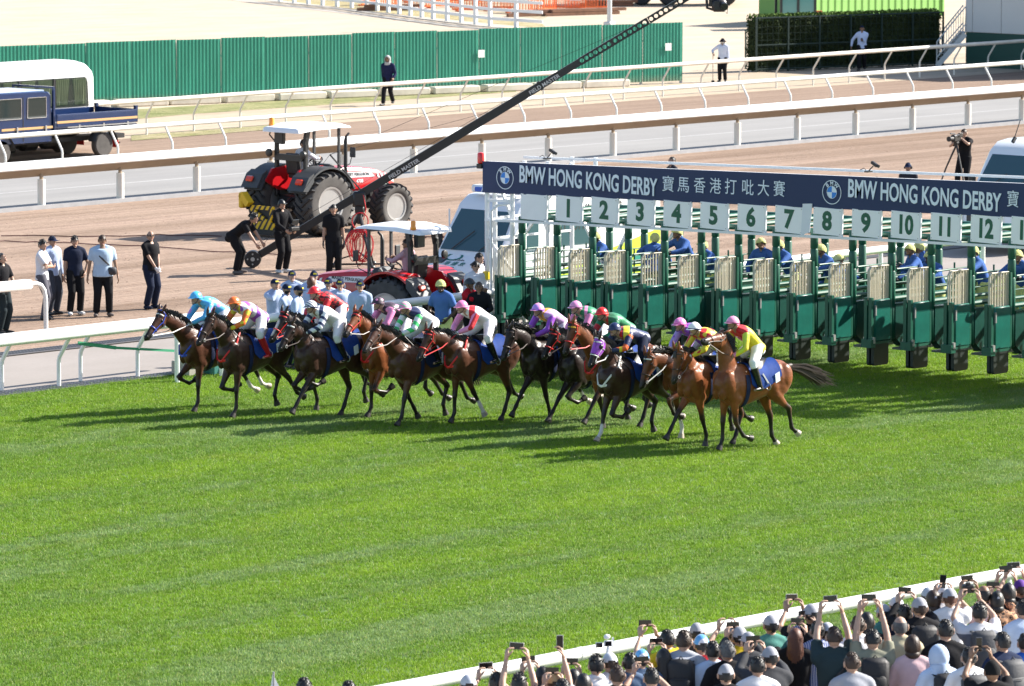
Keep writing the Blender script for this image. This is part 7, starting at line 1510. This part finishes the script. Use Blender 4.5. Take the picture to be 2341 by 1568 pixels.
# --- spectators along the outer rail
T_ = {k: C('crowd_' + k, *v) for k, v in dict(teal=(.030, .050, .055), khaki=(.24, .24, .18), beige=(.50, .45, .30), black=(.014, .014, .016), white=(.74, .74, .76), grey=(.33, .34, .38), greymarl=(.40, .42, .47), denim=(.10, .15, .24), navy=(.016, .025, .06), yellow=(.70, .50, .03), lightblue=(.52, .62, .78), red=(.40, .02, .03), jersey=(.03, .13, .55), charcoal=(.05, .052, .058), purple=(.10, .03, .25), pink=(.60, .42, .44), green=(.10, .28, .24)).items()}
m, t, b = new_mat('crowd_stripes'); co = objco(t); s = N(t, 'ShaderNodeSeparateXYZ'); t.links.new(co, s.inputs[0]); f = mth(t, 'GREATER_THAN', mth(t, 'FRACT', mth(t, 'MULTIPLY', s.outputs[0], 42)), .55); t.links.new(mixc(t, f, (.09, .14, .40), (.62, .64, .72)), b.inputs[0]); b.inputs['Roughness'].default_value = .85; T_['stripe'] = m
m, t, b = new_mat('crowd_leopard'); co = objco(t); v = N(t, 'ShaderNodeTexVoronoi', Scale=26.); t.links.new(co, v.inputs[0]); f = mth(t, 'COMPARE', v.outputs['Distance'], .36, .13); t.links.new(mixc(t, f, (.48, .25, .13), (.03, .018, .014)), b.inputs[0]); b.inputs['Roughness'].default_value = .8; T_['leopard'] = m
m, t, b = new_mat('crowd_block'); co = objco(t); s = N(t, 'ShaderNodeSeparateXYZ'); t.links.new(co, s.inputs[0]); f = mth(t, 'COMPARE', s.outputs[2], 1.30, .10); t.links.new(mixc(t, f, (.62, .62, .65), (.10, .115, .16)), b.inputs[0]); b.inputs['Roughness'].default_value = .8; T_['block'] = m
BAGM = mat('backpack_black', (.014, .014, .016), .6, bmp=.3, var=.2); BAGG = mat('backpack_grey', (.06, .062, .068), .7, bmp=.3)
CR = [ # zoom, x, y, pose, turn, scale, skin, hair, wear, shirt, sleeve, phone, label
 ('7', 145, 1085, 'watching', 0, 1, 'light', None, 'capL', 'white', 's', '', 'spectator in pale cap at the foot of the picture, leftmost of the crowd'),
 ('7', 375, 1075, 'phone_face', 5, .98, 'light', ('spiky', 'black'), '', 'black', 's', 'low black phone held at the left end of the crowd', 'black-haired spectator low at the left end of the crowd'),
 ('7', 560, 1080, 'phone_high', -5, 1.0, 'light', ('spiky', 'black'), '', 'navy', 's', 'black phone raised high on two bare arms against the white rail', 'black-haired spectator with two bare arms raised high at the left'),
 ('7', 750, 1015, 'phone_face', 10, .95, 'light', ('long', 'black'), '', 'black', 'l', 'black phone held level in front of the long-haired woman at the left', 'woman with long black hair near the left end of the crowd'),
 ('7', 852, 1075, 'phone_right', 0, .98, 'light', None, 'capT', 'grey', 's', 'upright dark phone held above the tan cap', 'spectator in tan cap low in front of the rail'),
 ('7', 1005, 1035, 'phone_face', -6, .95, 'light', ('long', 'black'), '', 'denim', 's', 'white-edged phone in front of the second long-haired woman', 'second long-haired woman, beside the man in the white shirt'),
 ('7', 1187, 925, 'watching', 8, 1.0, 'light', ('spiky', 'black'), 'col', 'white', 'l', '', 'black-haired man in white shirt below the gimbal camera'),
 ('7', 1300, 905, 'gimbal', 6, 1.0, 'light', None, 'capW', 'white', 'l', '', 'spectator in patterned pale cap holding up a gimbal'),
 ('7', 1467, 905, 'watching', -12, 1.0, 'light', ('short', 'black'), 'col', 'denim', 'l', '', 'black-haired man in denim shirt and glasses'),
 ('7', 1560, 872, 'watching', 4, .96, 'light', None, 'capB', 'denim', 's', '', 'spectator in pale blue cap behind the denim shirt'),
 ('7', 1740, 865, 'phone_face', 0, .95, 'light', ('long', 'black'), '', 'black', 's', 'black phone held out before the woman left of the grey hoodie', 'woman with black hair tied low left of the grey hoodie'),
 ('7', 1768, 715, 'phone_face', 20, 1.0, 'light', ('short', 'black'), '', 'yellow', 's', 'dark phone held beside a wristwatch above the rail', 'black-haired man with a yellow top behind the grey hoodie'),
 ('7', 1905, 725, 'watching', -20, 1.06, 'light', ('short', 'brown'), 'hd', 'greymarl', 'l', '', 'tall man in grey hoodie with short brown hair'),
 ('7', 2010, 660, 'watching', -10, 1.0, 'light', None, 'capG', 'charcoal', 's', '', 'spectator in grey cap right at the rail behind the hoodie'),
 ('7', 2048, 755, 'watching', 5, 1.0, 'mid', None, 'capB', 'red', 's', '', 'spectator in white and blue cap next to the grey hoodie'),
 ('7', 2142, 810, 'watching', 0, 1.0, 'light', ('short', 'black'), 'col', 'lightblue', 'l', '', 'black-haired spectator in pale blue collar right of the white and blue cap'),
 ('7', 2258, 810, 'watching', 8, 1.02, 'mid', ('short', 'grey'), '', 'black', 's', '', 'grizzled man in black with short grey hair'),
 ('7', 2248, 1000, 'watching', -10, 1.0, 'light', None, 'capG', 'black', 'l', '', 'spectator in grey cap low in front of the grizzled man'),
 ('7', 2318, 665, 'phone_face', 0, 1.0, 'light', None, 'capG', 'navy', 's', '', 'spectator in grey cap close under the rail near mid crowd'),
 ('D', 742, 1682, 'watching', 0, 1.0, 'light', ('short', 'black'), '', 'black', 's', '', 'black-haired head alone at the bottom edge, beside the white pennant'),
 ('D', 851, 1690, 'watching', 0, 1.0, 'light', ('short', 'black'), '', 'navy', 's', '', 'top of a black-haired head between the lone head and the crowd'),
 ('7', 915, 1120, 'phone_face', 4, 1.0, 'light', ('short', 'black'), '', 'black', 's', 'black phone low between the tan cap and the long-haired woman', 'black-haired spectator low between the tan cap and the second long-haired woman'),
 ('7', 1085, 1080, 'watching', -4, 1.0, 'light', ('bob', 'black'), '', 'lightblue', 's', '', 'spectator with black bobbed hair at the foot of the picture left of the white shirt'),
 ('7', 1360, 1010, 'watching', 6, 1.0, 'light', ('short', 'brown'), 'bag', 'black', 's', '', 'brown-haired spectator with a black backpack left of the denim shirt'),
 ('7', 1640, 1030, 'phone_face', 2, 1.0, 'light', ('short', 'black'), '', 'grey', 's', 'large black phone held left of the grey hoodie at waist level of the rail', 'black-haired spectator in grey low beside the grey hoodie'),
 ('8', 165, 935, 'watching', 0, 1.0, 'light', ('short', 'black'), '', 'white', 's', '', 'black-haired spectator in white at the foot of the picture left of the big grey jacket'),
 ('8', 935, 905, 'watching', 4, 1.02, 'light', ('short', 'brown'), '', 'grey', 's', '', 'brown-haired spectator at the foot of the picture between dark teal and khaki T-shirts'),
 ('8', 1430, 760, 'watching', -6, 1.0, 'light', ('bob', 'brown'), '', 'pink', 'l', '', 'brown-haired spectator in dusty pink between the bald man and the pale hood'),
 ('8', 1890, 860, 'watching', 6, 1.0, 'light', ('short', 'black'), 'bagg', 'white', 's', '', 'black-haired spectator in white with a grey backpack right of the pale hood'),
 ('8', 20, 690, 'phone_up', 0, 1.0, 'light', None, 'capG', 'yellow', 'l', 'dark phone low in front of the yellow sleeves', 'spectator in grey cap with yellow sleeves'),
 ('8', 92, 735, 'phone_face', 10, 1.0, 'light', None, 'capG', 'charcoal', 'l', 'black phone held in two hands left of the stickered cap', 'spectator in dark grey with cap left of the big grey jacket'),
 ('8', 275, 595, 'watching', 5, 1.02, 'mid', None, 'capG', 'green', 's', '', 'spectator in grey cap with a white sticker under the rail'),
 ('8', 475, 700, 'phone_face', -15, .96, 'light', ('long', 'auburn'), '', 'black', 'l', 'black phone held up before the auburn-haired woman', 'woman with long auburn hair and a clip'),
 ('8', 268, 860, 'phone_face', 10, 1.04, 'light', None, 'capG', 'charcoal', 'l', 'wide black phone above the big grey jacket', 'large man in grey jacket and grey cap'),
 ('8', 605, 510, 'phone_face', 14, 1.06, 'mid', None, 'capG', 'black', 's', 'dark phone sticking out left of the tall grey cap', 'tall spectator in grey cap close to the rail'),
 ('8', 655, 640, 'phone_face', 5, 1.0, 'light', ('short', 'black'), 'col', 'stripe', 'l', 'lower of the two black phones over the striped shirt', 'black-haired man in blue striped shirt'),
 ('8', 735, 655, 'watching', 0, .98, 'light', None, 'capL', 'grey', 's', '', 'spectator in pale cap hidden behind the dark teal T-shirt'),
 ('8', 790, 695, 'phone_high', -6, 1.05, 'light', ('short', 'brown'), 'slg', 'teal', 's', 'black phone held high in both hands by the man in dark teal', 'man in dark teal T-shirt with both arms raised and a cross strap'),
 ('8', 985, 600, 'watching', 0, 1.0, 'light', ('short', 'brown'), '', 'white', 's', '', 'brown-haired spectator in white between two raised arms'),
 ('8', 1058, 570, 'watching', 0, .98, 'light', ('bob', 'black'), '', 'black', 's', '', 'black-haired spectator hidden behind the khaki T-shirt'),
 ('8', 1105, 715, 'phone_top', -4, 1.04, 'light', ('short', 'black'), 'bag', 'khaki', 's', 'black phone held high in both hands by the man in khaki', 'man in khaki T-shirt with a black backpack and arms raised'),
 ('8', 1195, 500, 'phone_face', 10, .98, 'light', None, 'capG', 'green', 's', 'big black phone held up by a hand with a long bare arm', 'spectator in green top behind the bald man'),
 ('8', 1330, 605, 'watching', -8, 1.04, 'light', ('balding', 'grey'), 'spec', 'beige', 's', '', 'bald man in beige polo shirt'),
 ('8', 1300, 440, 'watching', 5, .98, 'light', None, 'capL', 'navy', 's', '', 'spectator in pale cap right under the rail above the bald man'),
 ('8', 1365, 505, 'watching', 0, 1.0, 'mid', ('short', 'black'), '', 'navy', 's', '', 'black-haired spectator in navy behind the bald man'),
 ('8', 1487, 455, 'phone_face', 6, 1.06, 'light', None, 'capG', 'black', 'l', 'black phone held level over the rail by the man in the black jacket', 'man in black jacket and grey cap with a backpack'),
 ('8', 1600, 390, 'watching', 0, 1.0, 'light', ('bob', 'brown'), 'capG', 'black', 'l', '', 'spectator with brown hair and grey cap right of the black jacket'),
 ('8', 1560, 360, 'watching', 0, .98, 'light', None, 'capL', 'grey', 's', '', 'spectator in pale cap close to the rail right of the level phone'),
 ('8', 1735, 375, 'phone_face', -4, 1.02, 'light', ('short', 'auburn'), 'capG', 'white', 's', 'small upright phone by the white T-shirt and grey cap', 'ginger-haired spectator in grey cap and white T-shirt'),
 ('8', 1672, 340, 'watching', 4, .98, 'light', None, 'capL', 'white', 's', '', 'spectator in pale cap half hidden by the ginger-haired one'),
 ('8', 1700, 640, 'watching', 0, 1.08, 'light', ('short', 'black'), '', 'black', 'l', '', 'broad spectator in plain black jacket behind the pale hooded one'),
 ('8', 2012, 345, 'phone_face', 10, 1.0, 'tan', ('balding', 'black'), '', 'pink', 's', 'brown-screened phone above the dark camera', 'man with shaved brown head in pink near the dark camera'),
 ('8', 1978, 500, 'phone_mid', 2, 1.03, 'light', ('spiky', 'black'), 'bagg', 'block', 's', '', 'man with thick black hair in grey and white block shirt holding a camera up'),
 ('8', 2120, 395, 'phone_face', -8, .96, 'light', ('bob', 'black'), 'capG', 'leopard', 'l', 'dark phone over the leopard print sleeve', 'woman in grey cap and leopard print top'),
 ('8', 2215, 330, 'phone_mid', -10, .98, 'light', ('bob', 'black'), '', 'black', 's', 'black phone raised highest at the right end of the rail', 'black-haired spectator with one arm high over the rail at the right'),
 ('8', 2310, 300, 'phone_mid', -4, .98, 'light', None, 'capP', 'black', 's', 'brownish phone raised at the right edge of the picture', 'spectator in purple cap at the right edge'),
 ('8', 2332, 470, 'watching', 8, 1.02, 'light', ('short', 'black'), '', 'lightblue', 's', '', 'black-haired man in pale top at the right edge'),
 ('8', 1645, 850, 'watching', 14, .98, 'light', None, 'hoodb', 'lightblue', 'l', '', 'person in pale blue hood with a dark backpack'),
 ('8', 2165, 735, 'watching', 22, 1.03, 'mid', ('short', 'black'), 'bagg', 'navy', 's', '', 'black-haired man in navy with a grey backpack'),
 ('8', 2080, 975, 'phone_mid', 4, 1.0, 'tan', None, 'bean', 'black', 's', 'upright black phone in the foreground above the beanie', 'person in black beanie in the foreground'),
 ('8', 2350, 745, 'watching', 0, 1.0, 'light', ('short', 'black'), '', 'jersey', 's', '', 'spectator in bright blue jersey numbered five at the right edge'),
]
CAPS = {'capG': CAPG, 'capL': CAPL, 'capW': mat('cap_white', (.66, .67, .70), .8, var=.15, scale=14), 'capB': silk('cap_blue', (.68, .70, .74), 'bands', (.10, .35, .68), None, 1.1), 'capT': mat('cap_tan', (.46, .34, .19), .8), 'capP': mat('cap_purple', (.09, .02, .22), .8)}
CROWD = {}
for z, x, y, ps, tn, scl, skin, hair, wr_, sh_, sl_, phl, lab in CR:
    slv = 'short' if sl_ == 's' else 'long'; rz = fc(180 + tn + 9); wear = []
    for k in CAPS:
        if k in wr_: wear.append(('cap', CAPS[k]))
    if 'bag' in wr_: wear.append(('backpack', BAGG if 'bagg' in wr_ else BAGM))
    if 'col' in wr_: wear.append(('collar', T_[sh_]))
    if wr_ == 'hd': wear += [('hood_down', T_[sh_]), ('backpack', BAGM)]
    if wr_ == 'hoodb': wear += [('hood', C('hood_pale', .48, .58, .74)), ('backpack', BAGM)]
    if wr_ == 'bean': wear.append(('beanie', C('beanie_black', .012, .012, .013)))
    if wr_ == 'slg': wear.append(('sling', BAGM))
    if wr_ == 'spec': wear.append(('spectacles', BLK))
    if 'black jacket and grey cap' in lab: wear.append(('backpack', BAGM))
    if hair and 'cap' in wr_ and hair[0] == 'short': hair = ('flat', hair[1])
    hair2 = hair if hair or 'bean' in wr_ or 'hood' in wr_ else ('flat', rng.choice(['black', 'black', 'brown']))
    scl *= 1.05; o, r = person(lab, by_head(z, x, y, ps, rz, scl, .45, slv), rz, ps, skin, T_[sh_], TROU[rng.choice(['black', 'navy', 'grey', 'khaki'])], None, hair2, wear, slv, scl, 'spectators along the outer rail')
    CROWD[lab] = (o, r)
    if phl:
        if ps == 'phone_right': q = r['wr'][1] + V3((-.03, .05, .15)); phone(phl, o, q, (R(-5), 0, 0), True)
        else:
            q = (r['wr'][1] + r['wr'][-1]) / 2 + V3((0, .075 if ps in ('phone_high', 'phone_top') else .075, .125)); phone(phl, o, q, (R(-6), R(rng.uniform(-6, 6)), R(rng.uniform(-8, 8))), 'upright' in phl)
    if 'jersey' in lab: c = text('number', '5', .26, PLAIN, o, (0, -.185, 1.25), (0, 0, 0), .008)
def at_local(key, v): o, r = CROWD[key]; return V3(o.location) + Matrix.Rotation(o.rotation_euler[2], 3, 'Z') @ (V3(v) * o.scale[0]), o.rotation_euler[2]
k = 'man with thick black hair in grey and white block shirt holding a camera up'; r = CROWD[k][1]; p, a = at_local(k, (r['wr'][1] + r['wr'][-1]) / 2 + V3((0, .08, .11))); t = thing('camera', 'black stills camera held high by the man in the block shirt', 'camera', p, a)
b = MB(); b.cbox((0, 0, 0), (.15, .075, .10), .015); b.cbox((0, 0, .06), (.06, .06, .04), .012); b.obj('body', BLK, t); b = MB(); b.tube([(0, .03, -.005), (0, .12, -.005), (0, .15, -.005)], [.040, .040, .045], 14); b.obj('lens', BLK, t, 40); b = MB(); b.cbox((0, -.04, -.005), (.085, .006, .06), .002); b.obj('screen', PHS, t)
k = 'spectator in patterned pale cap holding up a gimbal'; r = CROWD[k][1]; p, a = at_local(k, r['wr'][1] + V3((-.04, .05, .10))); t = thing('gimbal', 'white hand gimbal with a phone and round head held up against the rail', 'gimbal', p, a); GW = mat('gimbal_white', (.72, .73, .75), .4)
b = MB(); b.tube([(0, 0, -.1), (0, 0, .12), (0, 0, .2)], [.024, .022, .012], 10); b.obj('grip', GW, t, 40); b = MB(); b.ball((-.01, 0, .28), (.04, .035, .03), 12, 8); b.bar((.06, 0, .16), (.06, 0, .27), .015, .02); b.obj('head', GW, t, 50); b = MB(); b.cbox((0, -.012, .205), (.10, .02, .075), .008); b.cbox((-.105, -.01, .19), (.085, .012, .065), .004); b.obj('frame', GW, t); b = MB(); b.box((0, -.024, .205), (.075, .003, .055)); b.box((-.105, -.018, .19), (.072, .003, .055)); b.obj('screen', PHS, t, kind='stuff')

p = at(*px('D', 668, 1662), 1.95); t = thing('pennant', 'small white pennant with a round blue emblem at the bottom edge', 'flag', (p.x, p.y, .45), fc(25)); b = MB(); b.tube([(0, 0, 0), (0, 0, 1.6)], .012, 6); b.obj('pole', STEEL, t)
b = MB(); b.hull([(x, y, z) for x, z in ((.01, 1.58), (-.10, 1.36), (-.13, 1.30), (.06, 1.26), (.04, 1.40)) for y in (-.004, .004)]); b.obj('cloth', PLAIN, t); c = disc(.030, .045, 20).obj('emblem', BLUE, t, None, (-.01, .006, 1.36))
# ================================================================== grass
GM, t, b = new_mat('grass_blades'); geo = t.nodes.new('ShaderNodeNewGeometry'); pos = geo.outputs['Position']; oi = N(t, 'ShaderNodeObjectInfo')
at_r = N(t, 'ShaderNodeAttribute', attribute_name='shade')
w1 = noise(t, mapped(t, pos, (.05, .42, 0)), 1.0, 3, .5); w2 = noise(t, mapped(t, pos, (.9, 1.3, 0)), 1.0, 4, .6); w3 = noise(t, mapped(t, pos, (.22, .5, 0)), 1.0, 2)
v = mth(t, 'ADD', mth(t, 'MULTIPLY', w1, .66), mth(t, 'ADD', mth(t, 'MULTIPLY', w2, .22), mth(t, 'MULTIPLY', w3, .12)))
c = ramp(t, v, [(.42, (.205, .305, .135)), (.47, (.120, .245, .030)), (.53, (.165, .310, .018)), (.60, (.225, .375, .016))])
w4 = noise(t, mapped(t, pos, (.6, .9, 0)), 1.0, 5, .65); c = mixc(t, ramp(t, w4, [(.56, (0, 0, 0)), (.72, (.55, .55, .55))]), c, (.30, .33, .06)); w5 = noise(t, mapped(t, pos, (2.2, 3.0, 0)), 1.0, 3, .6); c = mixc(t, 1.0, c, ramp(t, w5, [(.34, (.62, .66, .6)), (.52, (1, 1, 1))]), 'MULTIPLY')
c = mixc(t, mth(t, 'MULTIPLY', at_r.outputs['Fac'], .8), c, (.24, .36, .05)); c = mixc(t, mth(t, 'MULTIPLY', mth(t, 'GREATER_THAN', at_r.outputs['Fac'], .93), .6), c, (.40, .36, .18))
t.links.new(c, b.inputs['Base Color']); b.inputs['Roughness'].default_value = .5; b.inputs['Specular IOR Level'].default_value = .22
tl = N(t, 'ShaderNodeBsdfTranslucent'); t.links.new(c, tl.inputs[0]); mx = N(t, 'ShaderNodeMixShader'); mx.inputs[0].default_value = .35; pz = noise(t, mapped(t, pos, (.55, .9, 0)), 1.0, 5, .65); out = t.nodes['Material Output']; t.links.new(b.outputs[0], mx.inputs[1]); t.links.new(tl.outputs[0], mx.inputs[2]); t.links.new(mx.outputs[0], out.inputs[0])
gcol = bpy.data.collections.new('grass_patches'); GS = .5
for k in range(5):
    r_ = random.Random(100 + k); vs, fs, sh = [], [], []
    for i in range(520):
        x, y = r_.uniform(-.29, .29), r_.uniform(-.29, .29); h = r_.uniform(.022, .050) * (1.15 if r_.random() < .12 else 1); a = r_.uniform(0, 6.283); wd = r_.uniform(.0035, .0065); ln = r_.uniform(.1, .9) * h; la = r_.uniform(0, 6.283)
        dx, dy = math.cos(a) * wd, math.sin(a) * wd; lx, ly = math.cos(la) * ln, math.sin(la) * ln; n0 = len(vs)
        vs += [(x - dx, y - dy, 0), (x + dx, y + dy, 0), (x + lx * .35 + dx * .8, y + ly * .35 + dy * .8, h * .6), (x + lx * .35 - dx * .8, y + ly * .35 - dy * .8, h * .6), (x + lx, y + ly, h)]
        fs += [(n0, n0 + 1, n0 + 2, n0 + 3), (n0 + 3, n0 + 2, n0 + 4)]; sh += [r_.random()] * 5
    me = bpy.data.meshes.new('grass_patch'); me.from_pydata(vs, [], fs); me.materials.append(GM); at_ = me.attributes.new('shade', 'FLOAT', 'POINT'); at_.data.foreach_set('value', sh); gcol.objects.link(bpy.data.objects.new('grass_patch', me))
pts = []; r_ = random.Random(77)
def inview(x, y, mg=60):
    q = np.array([x, y, 0.]) - CAM; Z = q @ _fw; u = PW / 2 + FPX * (q @ _rt) / Z; v_ = PH / 2 - FPX * (q @ _uu) / Z; return -mg * 4 < u < PW + mg * 4 and -mg < v_ < PH + mg * 5
y = 41.4
while y < 75.45:
    x = 30.0
    while x < 125:
        if inview(x, y): pts.append((x + r_.uniform(-.06, .06), y + r_.uniform(-.06, .06), 0.0))
        x += GS
    y += GS
me = bpy.data.meshes.new('grass'); me.from_pydata(pts, [], []); go = link('grass', me, None, kind='stuff'); go['label'] = 'short green turf of the racetrack'
ng = bpy.data.node_groups.new('grass_scatter', 'GeometryNodeTree'); ng.interface.new_socket('Geometry', in_out='INPUT', socket_type='NodeSocketGeometry'); ng.interface.new_socket('Geometry', in_out='OUTPUT', socket_type='NodeSocketGeometry')
gi, go_ = ng.nodes.new('NodeGroupInput'), ng.nodes.new('NodeGroupOutput'); ci = ng.nodes.new('GeometryNodeCollectionInfo'); ci.inputs[0].default_value = gcol; ci.inputs[1].default_value = True; ci.inputs[2].default_value = True
ip = ng.nodes.new('GeometryNodeInstanceOnPoints'); ip.inputs['Pick Instance'].default_value = True
rv = ng.nodes.new('FunctionNodeRandomValue'); rv.data_type = 'FLOAT_VECTOR'; rv.inputs[0].default_value = (0, 0, 0); rv.inputs[1].default_value = (0, 0, 6.283)
ri = ng.nodes.new('FunctionNodeRandomValue'); ri.data_type = 'INT'; [setattr(s_, 'default_value', 4) for s_ in ri.inputs if s_.name == 'Max' and s_.type == 'INT']
ng.links.new(gi.outputs[0], ip.inputs['Points']); ng.links.new(ci.outputs[0], ip.inputs['Instance']); ng.links.new(rv.outputs[0], ip.inputs['Rotation']); ng.links.new([s_ for s_ in ri.outputs if s_.type == 'INT'][0], ip.inputs['Instance Index']); ng.links.new(ip.outputs[0], go_.inputs[0])
md = go.modifiers.new('scatter', 'NODES'); md.node_group = ng
bpy.data.scenes.remove(TMP)
